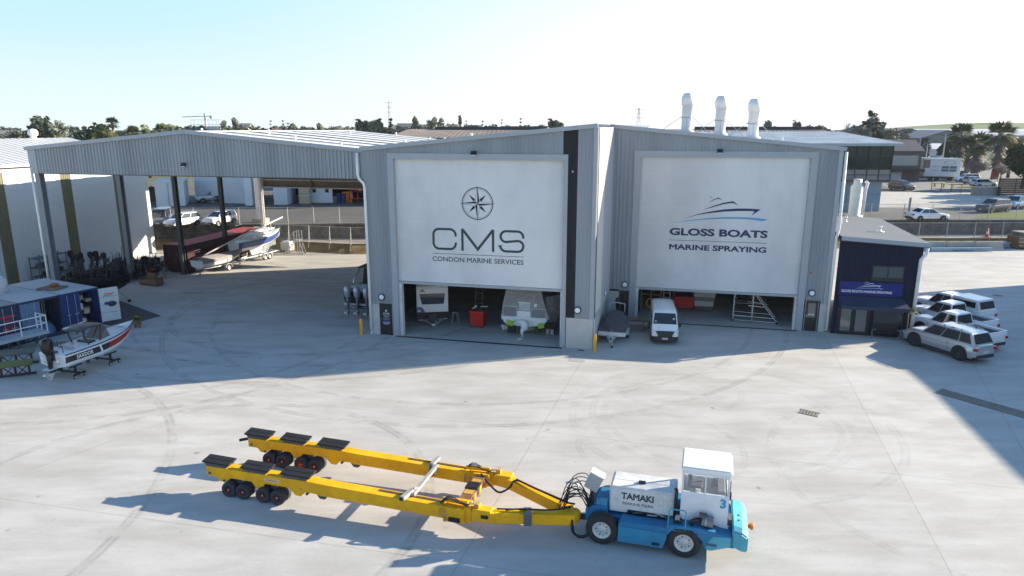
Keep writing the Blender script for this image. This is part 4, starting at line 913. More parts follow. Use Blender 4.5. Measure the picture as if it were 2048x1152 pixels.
# tilted control box on its post
mb = MB(); mb.box((-.37, .55, 1.92), (.44, .32, .56), M('control_box_grey', (.34, .35, .36), .5, .1, .06, 5), rot=Matrix.Rotation(R(24), 4, 'Y')); cbx = mb.build('control_box', G, bevel=.012)
mb = MB(); mb.box((-.25, .55, 2.19), (.47, .36, .05), OFFW, rot=Matrix.Rotation(R(24), 4, 'Y')); mb.build('box_lid', cbx)
mb = MB(); mb.bar((-.40, .62, .9), (-.42, .62, 1.70), .07, .07, DKGR)
for k in range(5): mb.tube([(-.45 + .06 * k, .5, 1.66), (-.52 + .05 * k, .48, 1.3), (-.45 + .05 * k, .5, .95)], .016, RUB, 5)
mb.build('box_post', G)
mb = MB(); mb.cyl((CX1 + .02, CY0, 1.95), (CX1 + .02, CY0, 2.6), .012, BLACK, 5); mb.box((CX1 + .04, CY0 - .06, 2.15), (.03, .10, .22), BLACK); mb.build('mirror', G)
# ------------------------------------------------------------------ vehicles (built facing +x, origin on the ground under the middle)
RIMA = M('alloy_rim', (.42, .43, .44), .3, .7, .05, 6); RIMK = M('dark_rim', (.05, .05, .055), .4, .4, .1, 6)
PLASTIC = M('dark_bumper_plastic', (.03, .032, .036), .6, 0, .1, 8)
PLATEM = M('number_plate', (.62, .62, .60), .5, 0, 0)
SEAM = M('panel_gap', (.02, .02, .022), .7, 0, 0)
def car(name, label, cat, loc, rz, paint, L, hw, top, cabin, hroof, rw=.33, wb=(.19, .80), wins=((.03, .485), (.505, .96)), group=None, rim=RIMA, rails=False, bed=None, clad=False, drop=.18, lowdark=True, detail=True):
    """top: [(x 0..1 rear to front, z)] upper line of the body; cabin: (xb0, xr0, xr1, xb1) fractions, base and roof"""
    o = thing(name, label, cat, loc, rz, group)
    X = lambda f: (f - .5) * L
    def zt(f):
        for (a, za), (b, zb) in zip(top[:-1], top[1:]):
            if a <= f <= b: return za + (zb - za) * (f - a) / (b - a)
        return top[-1][1]
    fs = sorted(set([0, .015, .05, .12, .9, .96, .985, 1] + [a for a, _ in top])); rings = []
    for f in fs:
        e = 1 - (.30 if f in (0, 1) else .14 if f in (.015, .985) else .05 if f in (.05, .96) else 0)
        h = hw * e; z = zt(f); zb = drop + (.10 if f < .03 or f > .97 else 0)
        rings.append([(X(f), y * h, zz) for y, zz in ((-.86, zb), (-.985, zb + .14), (-1.0, z * .62), (-.965, z - .10), (-.87, z - .012), (-.4, z + .018), (.4, z + .018), (.87, z - .012), (.965, z - .10), (1.0, z * .62), (.985, zb + .14), (.86, zb))])
    mb = MB()
    mb.loft(rings, paint, mats=(lambda i, k: PLASTIC if lowdark and k in (0, 10, 11) else paint)); body = mb.build('body', o)
    b0, r0, r1, b1 = cabin; zb_ = lambda f: zt(f) - .03
    def cp(u, v, side, off=0.0):
        xb = b0 + (b1 - b0) * u; xr = r0 + (r1 - r0) * u; x = X(xb + (xr - xb) * v)
        z0 = zb_(min(max(xb, 0), 1)); z = z0 + (hroof - z0) * v; yb = hw * .90; yr = hw * .74
        return (x, side * (yb + (yr - yb) * v + off), z)
    mb = MB(); rg = []
    for v in (0, .5, .86, .96, 1.0):
        k = 1 - (0 if v < .9 else .05 if v < .99 else .16); r = []
        for u, sd_ in ((0, -1), (.25, -1), (.5, -1), (.75, -1), (1, -1), (1, 1), (.75, 1), (.5, 1), (.25, 1), (0, 1)):
            uu = .5 + (u - .5) * (k if v > .9 else 1); p = cp(uu, min(v, .985) if v < 1 else 1.0, sd_); r.append((p[0], p[1] * k, p[2] + (.02 if v == 1 and u == .5 else 0)))
        rg.append(r)
    mb.loft(rg, paint, smooth=False); cab = mb.build('cabin', o, bevel=.02)
    def pan(pts, nm, mat=GLASS, par=o, th=.012):
        mb = MB(); p = [Vector(q) for q in pts]; n = (p[1] - p[0]).cross(p[2] - p[0]).normalized(); c = sum(p, Vector()) / len(p)
        if n.dot(c - Vector((0, 0, .8))) < 0: n = -n
        m = len(p); vs = [q - n * th for q in p] + [q + n * .008 for q in p]
        mb.add(vs, [tuple(range(m)), tuple(range(2 * m - 1, m - 1, -1))] + [(i, (i + 1) % m, m + (i + 1) % m, m + i) for i in range(m)], mat); return mb.build(nm, par)
    for sd_ in (-1, 1):
        for a, b in wins: pan([cp(a, .07, sd_), cp(b, .07, sd_), cp(b, .88, sd_), cp(a, .88, sd_)], 'side_window')
    fw = lambda u, v, t: (lambda p: (p[0], p[1] * t, p[2]))(cp(u, v, 1))
    pan([fw(1, .08, -.92), fw(1, .08, .92), fw(1, .90, .90), fw(1, .90, -.90)], 'windscreen')
    pan([fw(0, .16, -.88), fw(0, .16, .88), fw(0, .88, .84), fw(0, .88, -.84)], 'rear_window')
    for f in wb:
        for sd_ in (-1, 1):
            mb = MB(); x = X(f); y = sd_ * hw * .998
            arch = [(x + rw * 1.17 * math.cos(R(a)), rw + rw * 1.17 * math.sin(R(a))) for a in range(-20, 201, 20)]
            mb.prism(arch, y - .01, y + .006, PLASTIC if not clad else BLACK, 'y'); mb.build('wheel_arch', o)
            wheel(o, x, sd_ * (hw - .075), rw, rw, .2, sd_, rim, RUB, .64)
    zf = zt(.97); zr = zt(.03)
    for sd_ in (-1, 1):
        mb = MB(); mb.box((X(.965), sd_ * hw * .76, zf * .80), (.16, hw * .34, .14), LAMPW, rz=-sd_ * .28); mb.build('headlight', o, bevel=.015)
        mb = MB(); mb.box((X(.020), sd_ * hw * .72, zr * .80), (.22, hw * .46, .16), LAMPR, rz=sd_ * .30); mb.build('tail_light', o, bevel=.015)
        mb = MB(); p = cp(.96, .12, sd_, .10); mb.box(p, (.10, .16, .11), paint); mb.build('mirror', o, bevel=.02)
    if clad:
        for sd_ in (-1, 1): mb = MB(); mb.box((X(.5), sd_ * hw * .965, drop + .12), (L * .52, hw * .10, .16), PLASTIC); mb.box((X(.5), sd_ * hw * 1.0, drop + .19), (L * .42, .02, .025), CHROME); mb.build('sill_trim', o)
    mb = MB(); mb.box((X(.988), 0, zf * .66), (.06, hw * .95, .16), BLACK); mb.build('grille', o, bevel=.01)
    mb = MB(); mb.box((X(.99), 0, .40), (.10, hw * 1.45, .16), PLASTIC); mb.build('bumper', o, bevel=.02); mb = MB(); mb.box((X(.002), 0, .42), (.12, hw * 1.5, .20), PLASTIC); mb.build('bumper', o, bevel=.02)
    mb = MB(); mb.box((X(0) - .006, 0, zr * .62), (.03, .46, .13), PLATEM); mb.build('number_plate', o); mb = MB(); mb.box((X(.996) + .03, 0, .46), (.03, .36, .11), PLATEM); mb.build('number_plate', o)
    if detail:
        for sd_ in (-1, 1):
            for u in ((wins[0][1] + wins[-1][0]) / 2 if len(wins) > 1 else .5, wins[-1][1] + .04):
                xx = cp(u, 0, sd_)[0]; zz = zb_(.5)
                mb = MB(); mb.box((xx, sd_ * (hw * .998), zz * .66), (.012, .012, zz * .56), SEAM); mb.build('door_seam', o)
                mb = MB(); mb.box((xx - .16, sd_ * (hw * 1.0), zz * .84), (.16, .03, .03), paint); mb.build('door_handle', o)
    if rails:
        for sd_ in (-1, 1):
            mb = MB(); p, q = cp(.1, 1, sd_ * .9), cp(.88, 1, sd_ * .9)
            mb.tube([(p[0], p[1], hroof + .0), (p[0] + .1, p[1], hroof + .055), (q[0] - .1, q[1], hroof + .055), (q[0], q[1], hroof)], .018, CHROME, 6)
            for t in (.25, .55, .85): mb.box((p[0] + (q[0] - p[0]) * t, p[1] * .98, hroof + .03), (.07, .05, .06), BLACK)
            mb.build('roof_rail', o)
    if bed:
        x0, x1, zbed = X(.02), X(bed[0]), bed[1]
        mb = MB(); mb.bx(x0 + .05, x1 - .06, -hw * .80, hw * .80, zbed - .05, zbed + .024, M('bed_liner', (.03, .03, .032), .8, 0, .1, 6)); mb.build('bed_liner', o)
        for y in (-1, 1):
            mb = MB(); mb.bx(x0, x1, y * hw * .82, y * hw * .97, zbed - .10, zbed + .17, paint); mb.build('bed_side', o, bevel=.025)
        mb = MB(); mb.bx(x0 - .05, x0 + .02, -hw * .95, hw * .95, zbed - .36, zbed + .17, paint); mb.build('tailgate', o, bevel=.02)
        mb = MB(); mb.bx(x1 - .06, x1, -hw * .82, hw * .82, zbed - .1, zbed + .16, paint); mb.build('bed_front', o, bevel=.015)
    return o
UTE = [(0, .98), (.36, .99), (.40, 1.04), (.74, 1.08), (.78, 1.10), (.95, 1.02), (1, .86)]
SUV = [(0, 1.04), (.08, 1.13), (.3, 1.10), (.72, 1.04), (.77, 1.05), (.94, .96), (1, .76)]
HATCH = [(0, .92), (.1, .97), (.5, .95), (.76, .98), (.94, .84), (1, .66)]
SEDAN = [(0, .92), (.03, 1.0), (.17, 1.0), (.5, .93), (.72, .95), (.94, .80), (1, .62)]
def ute(label, loc, rz, paint, cover=None, rim=RIMA):
    return car('pickup_truck', label, 'pickup truck', loc, rz, paint, 5.3, .93, UTE, (.385, .42, .60, .725), 1.80, .39, (.20, .81), ((.04, .47), (.50, .95)), 'white pickups parked beside the navy office', rim, bed=(.385, 1.0))
H1 = car('estate_car', 'silver SUV with roof rails parked nearest the camera beside the navy office', 'car', (25.98, 39.15, 0), R(111), CARS, 4.7, .92, SUV, (.02, .10, .58, .75), 1.72, .42, (.19, .80), ((.06, .28), (.295, .62), (.635, .96)), rim=RIMK, rails=True, clad=True)
u1 = ute('white double cab pickup with open black cargo bed behind the silver SUV', (28.0, 41.6, 0), R(113), CARW, rim=RIMK)
u2 = ute('white double cab pickup parked between the open bed pickup and the canopy pickup', (29.25, 44.1, 0), R(113), CARW)
u3 = ute('white pickup with a white canopy over its bed, farthest back in the row', (30.8, 46.6, 0), R(113), CARW)
# canopy on the last pickup
mb = MB(); CW = MB()
x0, x1 = -2.62, -.60
mb.prism([(x0 + .02, 1.1), (x0 + .28, 1.84), (x1, 1.88), (x1, 1.1)], -.84, .84, CARW, 'y'); cv = mb.build('canopy', u3, bevel=.05, seg=2)
for y in (-1, 1):
    mb = MB(); mb.bx(x0 + .38, x1 - .12, y * .842, y * .85, 1.32, 1.70, GLASS); mb.build('canopy_window', cv)
mb = MB(); mb.add([(x0 + .075, -.72, 1.28), (x0 + .075, .72, 1.28), (x0 + .235, .68, 1.74), (x0 + .235, -.68, 1.74), (x0 + .06, -.72, 1.28), (x0 + .06, .72, 1.28), (x0 + .22, .68, 1.74), (x0 + .22, -.68, 1.74)], [(0, 1, 2, 3), (4, 7, 6, 5), (0, 4, 5, 1), (1, 5, 6, 2), (2, 6, 7, 3), (3, 7, 4, 0)], GLASS); mb.build('canopy_rear_window', cv)
# white van at the spray workshop door
vp = at(1329, 689); VR = R(-99)
vd = Vector((math.cos(VR), math.sin(VR), 0))
VN = thing('white_van', 'white van parked nose out in front of the spray workshop door', 'van', vp - vd * 2.15, VR); VN.scale = (.97, .97, .95)
def vring(x, z0, z1, h, k=.86, tz=None):
    zc = 1.02
    pts = [(-.88 * h, z0), (-h, z0 + .12), (-h, zc), (-h * (1 - (1 - k) * .85), z1 - .12), (-h * (k - .10), z1 - .01), (0, z1 + .03)]
    return [(x, y, z) for y, z in pts] + [(x, -y, z) for y, z in reversed(pts[:-1])]
mb = MB()
st_ = [(-2.32, .36, 1.86, .78), (-2.25, .26, 1.95, .82), (-1.9, .22, 1.99, .845), (0.6, .22, 1.99, .845), (1.05, .22, 1.97, .845), (1.25, .22, 1.90, .84), (1.72, .22, 1.24, .84), (1.95, .22, 1.04, .83), (2.15, .24, .92, .80), (2.25, .32, .80, .74)]
def van_ring(x, z0, z1, h):
    t = max(.0, min(1, (z1 - .9) / 1.1)); kk = 1 - .13 * t
    pts = [(-.9, z0), (-1, z0 + .1), (-1, min(.82, z1 - .08)), (-.985, min(1.02, z1 - .04)), (-kk, z1 - .06), (-kk + .12, z1), (0, z1 + .03 * t)]
    r = [(x, y * h, z) for y, z in pts]; return r + [(x, -y, z) for _, y, z in reversed(r[:-1])]
mb.loft([van_ring(*q) for q in st_], CARW, mats=lambda i, k: PLASTIC if k in (0, 11, 12) else CARW); mb.build('body', VN)
mb = MB(); mb.add([(1.71, -.735, 1.22), (1.71, .735, 1.22), (1.30, .655, 1.845), (1.30, -.655, 1.845)] + [(1.74, -.735, 1.25), (1.74, .735, 1.25), (1.33, .655, 1.875), (1.33, -.655, 1.875)], [(0, 3, 2, 1), (4, 5, 6, 7), (0, 1, 5, 4), (1, 2, 6, 5), (2, 3, 7, 6), (3, 0, 4, 7)], GLASS); ws = mb.build('windscreen', VN)
mb = MB(); mb.box((1.56, .55, 1.555), (.1, .12, .01), PLATEM, rot=Matrix.Rotation(R(57), 4, 'Y')); mb.box((1.66, -.58, 1.40), (.08, .09, .01), PLATEM, rot=Matrix.Rotation(R(57), 4, 'Y')); mb.build('windscreen_label', ws)
for sd_ in (-1, 1):
    mb = MB(); mb.prism([(.55, 1.10), (1.55, 1.08), (1.20, 1.72), (.55, 1.74)], sd_ * .80, sd_ * .845, GLASS, 'y'); mb.build('side_window', VN)
    mb = MB(); mb.prism([(-.6, 1.10), (.42, 1.10), (.42, 1.74), (-.6, 1.74)], sd_ * .80, sd_ * .838, GLASS, 'y'); mb.build('side_window', VN)
    mb = MB(); mb.box((1.50, sd_ * .96, 1.16), (.12, .16, .26), BLACK); mb.bar((1.5, sd_ * .82, 1.05), (1.5, sd_ * .95, 1.08), .04, .04, BLACK); mb.build('mirror', VN, bevel=.02)
    mb = MB(); mb.add([(2.13, sd_ * .40, .66), (2.10, sd_ * .79, .68), (2.02, sd_ * .81, .98), (2.10, sd_ * .60, .93), (2.305, sd_ * .44, .64), (2.22, sd_ * .815, .66), (2.11, sd_ * .83, .97), (2.225, sd_ * .61, .91)], [(0, 1, 2, 3), (4, 7, 6, 5), (0, 4, 5, 1), (1, 5, 6, 2), (2, 6, 7, 3), (3, 7, 4, 0)], LAMPW); mb.build('headlight', VN)
    for x in (-1.35, 1.28):
        mb = MB(); arch = [(x + .38 * math.cos(R(a)), .31 + .38 * math.sin(R(a))) for a in range(-20, 201, 20)]; mb.prism(arch, sd_ * .835, sd_ * .852, BLACK, 'y'); mb.build('wheel_arch', VN)
        wheel(VN, x, sd_ * .77, .315, .315, .19, sd_, RIMA, RUB, .62)
mb = MB(); mb.add([(2.18, -.46, .56), (2.18, .46, .56), (2.08, .60, .90), (2.08, -.60, .90), (2.315, -.44, .54), (2.315, .44, .54), (2.235, .58, .90), (2.235, -.58, .90)], [(0, 1, 2, 3), (4, 7, 6, 5), (0, 4, 5, 1), (1, 5, 6, 2), (2, 6, 7, 3), (3, 7, 4, 0)], BLACK); mb.build('grille', VN)
mb = MB(); mb.loft([[(2.0, y, z) for y, z in ((-.86, .24), (-.86, .56), (.86, .56), (.86, .24))], [(2.30, y, z) for y, z in ((-.76, .26), (-.76, .55), (.76, .55), (.76, .26))]], PLASTIC, smooth=False); mb.build('bumper', VN, bevel=.03)
mb = MB(); mb.box((2.315, 0, .42), (.02, .36, .125), PLATEM); p = mb.build('number_plate', VN); text('plate_lettering', 'HN 12', .09, INK, p, (2.327, 0, .42), rot=(R(90), 0, R(90)))
mb = MB()
for k in range(7): mb.bx(-2.0, .9, -.48 + .16 * k - .012, -.48 + .16 * k + .012, 2.0 + .008, 2.024, CARW)
mb.build('roof_ribs', VN)
mb = MB(); mb.bar((1.60, -.5, 1.43), (1.47, .25, 1.65), .02, .02, BLACK); mb.bar((1.62, .1, 1.41), (1.50, .66, 1.58), .02, .02, BLACK); mb.build('wiper', VN)
# street cars
car('sedan', 'white sedan parked beyond the wire fence on the right', 'car', at(1853, 441, SZ), R(4), CARW, 4.5, .88, SEDAN, (.15, .31, .54, .72), 1.45, .32, wins=((.10, .48), (.505, .95)), rim=RIMA)
car('hatchback', 'white hatchback in the car park behind the maroon container, nearest the cream shed', 'car', at(366, 453, SZ), R(-115), CARW, 3.8, .85, HATCH, (.01, .07, .56, .78), 1.5, .31)
car('hatchback', 'white hatchback parked alone beyond the fence behind the red container roof', 'car', at(441, 449, SZ), R(-112), CARW, 3.8, .85, HATCH, (.01, .07, .56, .78), 1.5, .31, rim=RIMA)
car('station_wagon', 'silver grey wagon parked in shade against the white warehouse wall, left of its darker neighbour', 'car', at(425, 404, SZ), R(-150), CARS, 4.5, .88, SUV, (.04, .10, .58, .74), 1.6, .34)
car('station_wagon', 'dark car in shade against the white warehouse wall, right of the grey wagon', 'car', at(460, 404, SZ), R(-150), CARD, 4.5, .88, SUV, (.04, .10, .58, .74), 1.6, .34)
car('minivan', 'grey van with a pale roof parked behind the white hatchback by the cream shed', 'van', at(325, 450, SZ), R(-75), M('grey_car_paint', (.16, .19, .21), .3, .3, 0, coat=.5), 4.4, .87, [(0, 1.05), (.7, 1.05), (.95, .95), (1, .8)], (.01, .03, .72, .86), 1.85, .32)
car('suv', 'dark suv with a bright grille parked beyond the fence at the right edge', 'car', at(1985, 424, SZ), R(-160), CARD, 4.6, .92, SUV, (.03, .09, .58, .74), 1.7, .37)
car('suv', 'silver blue suv parked behind the dark suv at the right edge', 'car', at(2030, 416, SZ), R(-150), CARLB, 4.6, .90, SUV, (.03, .09, .58, .74), 1.65, .36)
car('suv', 'dark grey suv facing the camera near the glass fronted building', 'car', at(1802, 380, SZ), R(-75), M('graphite_car_paint', (.07, .08, .09), .3, .3, 0, coat=.5), 4.5, .92, SUV, (.03, .09, .58, .74), 1.7, .37)
car('hatchback', 'pale blue hatchback parked in front of the palms, closest of that row', 'car', at(1966, 374, SZ), R(3), CARLB, 4.3, .86, HATCH, (.02, .10, .56, .76), 1.5, .32)
car('hatchback', 'silver car parked just behind the pale blue hatchback by the palms', 'car', at(1948, 368, SZ), R(10), CARS, 4.3, .86, HATCH, (.02, .10, .56, .76), 1.48, .32)
car('suv', 'white suv parked in front of the palms', 'car', at(1932, 364, SZ), R(172), CARW, 4.5, .90, SUV, (.03, .09, .58, .74), 1.65, .36)
car('suv', 'dark blue suv parked beside the white caravan', 'car', at(1907, 358, SZ), R(170), CARBL, 4.7, .92, SUV, (.03, .09, .58, .74), 1.75, .37)
car('hatchback', 'red car parked deep in shade under the dark awning on the right', 'car', at(1812, 352, SZ), R(-100), CARR, 4.3, .86, HATCH, (.02, .10, .56, .76), 1.5, .32)
fc = None; rr = random.Random(5)
cols = [CARW, CARS, CARLB, CARW, CARD, CARS, CARW, CARBL]
protos = []
for i, (px, py) in enumerate(((1838, 331), (1846, 327), (1857, 333), (1866, 326), (1868, 334), (1877, 330), (1885, 327), (1893, 331), (1835, 325), (1852, 323), (1872, 322), (1893, 324), (1842, 335), (1853, 329), (1861, 331), (1881, 334), (1889, 333), (1898, 328), (1868, 329), (1840, 328))):
    p = at(px, py, SZ)
    if i < 4:
        o = car('parked_car', 'small pale car among the rows of cars parked far down the side road', 'car', p, rr.uniform(0, 6), cols[i], 4.4, .88, HATCH, (.02, .10, .56, .76), 1.5, .32, group='cars parked far down the side road', detail=False); protos.append(o)
    else: dup(protos[i % 4], p, rr.uniform(0, 6))
# ------------------------------------------------------------------ boats
def outboard(parent, x, y, z, cowl, h=1.55, tilt=0, name='outboard_motor', low=None, legm=None):
    """cowl top near z, propeller on the -x side; hangs on a transom whose face points to -x"""
    mb = MB(); low = low or cowl
    rings = []
    for zz, a, b, dx in ((0, .17, .13, 0), (.10, .22, .165, -.02), (.28, .25, .18, -.04), (.46, .24, .175, -.05), (.56, .18, .13, -.03), (.60, .06, .05, -.02)):
        rings.append([(dx + a * math.cos(t), b * math.sin(t), zz) for t in [2 * math.pi * k / 12 for k in range(12)]])
    X = Matrix.Rotation(R(tilt), 4, 'Y')
    mb.loft(rings, cowl); body = mb.build(name, parent); body.location = (x, y, z); body.rotation_euler = (0, R(tilt), 0)
    mb = MB(); mb.loft([[(dx + a * math.cos(t), b * math.sin(t), zz) for t in [2 * math.pi * k / 10 for k in range(10)]] for zz, a, b, dx in ((.02, .15, .10, 0), (-.25, .12, .07, 0), (-.62, .10, .035, -.01), (-.72, .10, .03, -.01))], legm or low); mb.bx(.10, .30, -.13, .13, -.30, .05, DKGR); mb.build('leg', body)
    mb = MB(); mb.bx(-.24, .12, -.16, .16, -.60, -.575, low); mb.tube([(.14, 0, -.80), (.05, 0, -.80), (-.16, 0, -.80), (-.24, 0, -.80)], [.02, .065, .06, .035], low, 8); mb.prism([(.08, -.84), (-.08, -.84), (-.12, -.98), (-.02, -.98)], -.012, .012, low, 'y'); mb.build('gearcase', body)
    mb = MB()
    for k in range(3):
        a = 2 * math.pi * k / 3; mb.box((-.25, .09 * math.cos(a), -.80 + .09 * math.sin(a)), (.03, .13, .09), STEEL, rot=Matrix.Rotation(a, 4, 'X') @ Matrix.Rotation(.5, 4, 'Y'))
    mb.cyl((-.28, 0, -.80), (-.22, 0, -.80), .035, STEEL, 8); mb.build('propeller', body)
    return body
def hull(mb, L, hw, zk, zg, mat, bow=1.0, flare=.80, rise=.35, mats=None, n=13, sheer=.25, dead=.22, trans=.9):
    """stern at x=0, bow at x=L; zk keel height, zg gunwale height at the stern"""
    rings = []
    for i in range(n):
        t = i / (n - 1); x = L * t
        w_ = hw * (trans + (1 - trans) * min(1, t / .4)) * (1 - max(0, (t - .45) / .55) ** 2.2 * bow)
        w_ = max(w_, .02); zc = zg + sheer * t * t; zb = zk + max(0, (t - .55) / .45) ** 2 * (rise + .4)
        ch = zb + (zc - zb) * (dead + .28 * max(0, (t - .4) / .6))
        pts = [(0, zb), (-w_ * flare * .9, ch), (-w_ * (flare + .06), ch + .02), (-w_ * .95, ch + (zc - ch) * .30), (-w_, ch + (zc - ch) * .82), (-w_, zc)]
        r = [(x, y, z) for y, z in pts] + [(x, -y, z) for y, z in reversed(pts[1:])]
        rings.append(r)
    mb.loft(rings, mat, mats=mats, closed=True); return rings
# sporty open boat on two wheeled stands
sb_st = at(118, 742); sb_bow = at(270, 668)
p0 = Vector((-24.2, 34.3, 0)); p1 = Vector((-22.6, 39.24, 0)); dv = (p1 - p0).normalized(); SL = 7.0
SB = thing('motorboat', 'white open motorboat with red and black side stripe and black outboard on wheeled stands', 'boat', p0, math.atan2(dv.y, dv.x)); SB.scale = (.75, .92, .95); SB.location.z = .08
WH = M('white_gelcoat', (.66, .68, .70), .3, 0, .03, 2, coat=.3); HRED = M('hull_red', (.36, .03, .025), .35, 0, .1, 2); HBLK = M('hull_charcoal', (.028, .03, .036), .35, 0, .1, 2)
def smat(i, k):
    if k in (3, 8): return HRED if i >= 6 else HBLK
    if k == 10 or k == 5: return WH
    return WH
mb = MB(); rings = hull(mb, SL, 1.12, .58, 1.46, WH, bow=.97, rise=.42, mats=smat, sheer=.42, flare=.90)
mb.build('hull', SB)
# deck with an open cockpit
mb = MB()
for i in range(len(rings) - 1):
    a, b = rings[i], rings[i + 1]; t = i / 12
    for s_, k in ((1, 5), (-1, 6)):
        A, Bp = Vector(a[k]), Vector(b[k]); fI = (.88 if 1 <= i < 10 else .0)
        fJ = (.88 if 1 <= i + 1 < 11 else .0)
        mb.quad(A, Bp, (Bp.x, Bp.y * fJ, Bp.z + .03), (A.x, A.y * fI, A.z + .03), WH)
        if 1 <= i < 10: mb.quad((A.x, A.y * fI, A.z + .03), (Bp.x, Bp.y * fJ, Bp.z + .03), (Bp.x, Bp.y * fJ * .97, 1.02 + .02 * t), (A.x, A.y * fI * .97, 1.02 + .02 * t), M('cockpit_liner', (.40, .42, .45), .5, 0, .05, 3))
mb.build('deck', SB)
mb = MB(); mb.prism([(.3, -.8), (5.6, -.62), (5.9, 0), (5.6, .62), (.3, .8)], .98, 1.03, M('cockpit_floor', (.13, .14, .155), .8, 0, .1, 3), 'z'); mb.build('cockpit_floor', SB)
mb = MB(); mb.box((1.35, 0, 1.16), (.55, 1.35, .38), M('seat_vinyl', (.36, .38, .42), .6, 0, .05, 3)); mb.box((1.08, 0, 1.45), (.14, 1.3, .42), M('seat_vinyl', (.36, .38, .42))); mb.box((2.05, 0, 1.14), (.4, 1.2, .34), M('seat_vinyl', (.36, .38, .42))); mb.build('bench_seat', SB, bevel=.05, seg=2)
mb = MB(); mb.box((2.75, .0, 1.30), (.5, 1.1, .66), HBLK); mb.box((3.75, 0, 1.25), (.5, .75, .55), M('console_grey', (.12, .12, .13), .6, 0, .1, 4)); mb.build('console', SB, bevel=.05)
mb = MB(); mb.add([(3.35, -.62, 1.55), (3.35, .62, 1.55), (3.95, .5, 2.25), (3.95, -.5, 2.25), (4.25, -.60, 1.45), (4.25, .60, 1.45)], [(0, 1, 2, 3), (3, 2, 5, 4), (0, 3, 4), (1, 5, 2)], M('spray_cover', (.13, .14, .155), .7, 0, .1, 4)); mb.build('windscreen_cover', SB)
mb = MB()
pl = []
for i in range(9):
    t = i / 8; x = 1.55 + 2.2 * t; z = 2.42 + .10 * math.sin(t * math.pi); w_ = .72 + .10 * math.sin(t * math.pi); pl.append([(x, -w_, z - .03), (x, -w_ * .8, z + .02), (x, 0, z + .05), (x, w_ * .8, z + .02), (x, w_, z - .03), (x, 0, z - .05)])
mb.loft(pl, M('hardtop_black', (.05, .045, .045), .35, 0, .15, 4)); tp = mb.build('hardtop', SB)
mb = MB(); mb.add([(1.6, .40, 2.50), (3.5, .40, 2.58), (3.3, .62, 2.55), (1.7, .66, 2.49)], [(0, 1, 2, 3)], OFFW)
mb.bx(1.62, 3.3, .36, .60, 2.475, 2.50, OFFW); mb.build('hardtop_panel', tp)
mb = MB()
for y in (-.66, .66): mb.bar((2.3, y, 1.4), (1.9, y * .95, 2.42), .08, .05, HBLK); mb.bar((3.2, y, 1.4), (3.4, y * .95, 2.42), .08, .05, HBLK); mb.bar((2.7, y, 1.9), (3.2, y * .95, 2.42), .06, .05, HBLK)
mb.build('hardtop_frame', SB)
mb = MB()
for y in (-.55, .55): mb.tube([(.35, y, 1.2), (.30, y, 1.85), (.35, y * .8, 1.95)], .025, HBLK, 6)
mb.tube([(.30, -.55, 1.85), (.30, .55, 1.85)], .025, HBLK, 6)
for y in (-.2, 0.05, .3): mb.cyl((.32, y, 1.85), (.32, y, 2.15), .03, HBLK, 6)
mb.build('ski_bar', SB)
mb = MB(); xs = [rings[i][4] for i in range(13)]
for i in range(12):
    for k in (5, 6): mb.bar(rings[i][k], rings[i + 1][k], .05, .05, HBLK)
mb.build('rub_rail', SB)
outboard(SB, -.22, .0, 1.52, M('outboard_black', (.014, .013, .014), .3, 0, .1, 4), low=M('gearcase_white', (.55, .56, .58), .4, 0, .1, 4), legm=BLACK).scale = (1.6, 1.75, 1.5)
# lettering on the quarter, laid on the hull side facing the camera (-y side)
def on_side(i0, i1, k0, k1, off):           # a frame laid on the hull side between stations and strakes
    A_, B_, C_, D_ = (Vector(rings[i][k]) for i, k in ((i0, k0), (i1, k0), (i1, k1), (i0, k1)))
    c = (A_ + B_ + C_ + D_) / 4; x = ((B_ - A_) + (C_ - D_)).normalized(); y = ((D_ - A_) + (C_ - B_)); y = (y - x * y.dot(x)).normalized(); z = x.cross(y)
    return Matrix(((x.x, y.x, z.x, c.x + z.x * off), (x.y, y.y, z.y, c.y + z.y * off), (x.z, y.z, z.z, c.z + z.z * off), (0, 0, 0, 1)))
tl = text('hull_lettering', 'SAXDOR', .32, INKW, SB, (0, 0, 0), rot=(0, 0, 0), width=1.3, bold=.006); tl.matrix_local = on_side(1, 4, 3, 4, .03)
mb = MB(); mb.add([(-.12, -.22, 0), (.02, -.22, 0), (-.16, .22, 0), (-.30, .22, 0), (-.12, -.22, .01), (.02, -.22, .01), (-.16, .22, .01), (-.30, .22, .01)], [(0, 3, 2, 1), (4, 5, 6, 7), (0, 1, 5, 4), (1, 2, 6, 5), (2, 3, 7, 6), (3, 0, 4, 7)], INKW); mb.build('chevron', SB).matrix_local = on_side(4, 6, 3, 4, .02)
mb = MB(); mb.tube([(-.1, .62, 1.35), (-.18, .62, 1.0), (-.12, .45, .9)], .03, CHROME, 6); mb.tube([(-.12, -.55, 1.3), (-.2, -.55, .95), (-.12, -.4, .9)], .03, CHROME, 6); mb.build('boarding_ladder', SB)
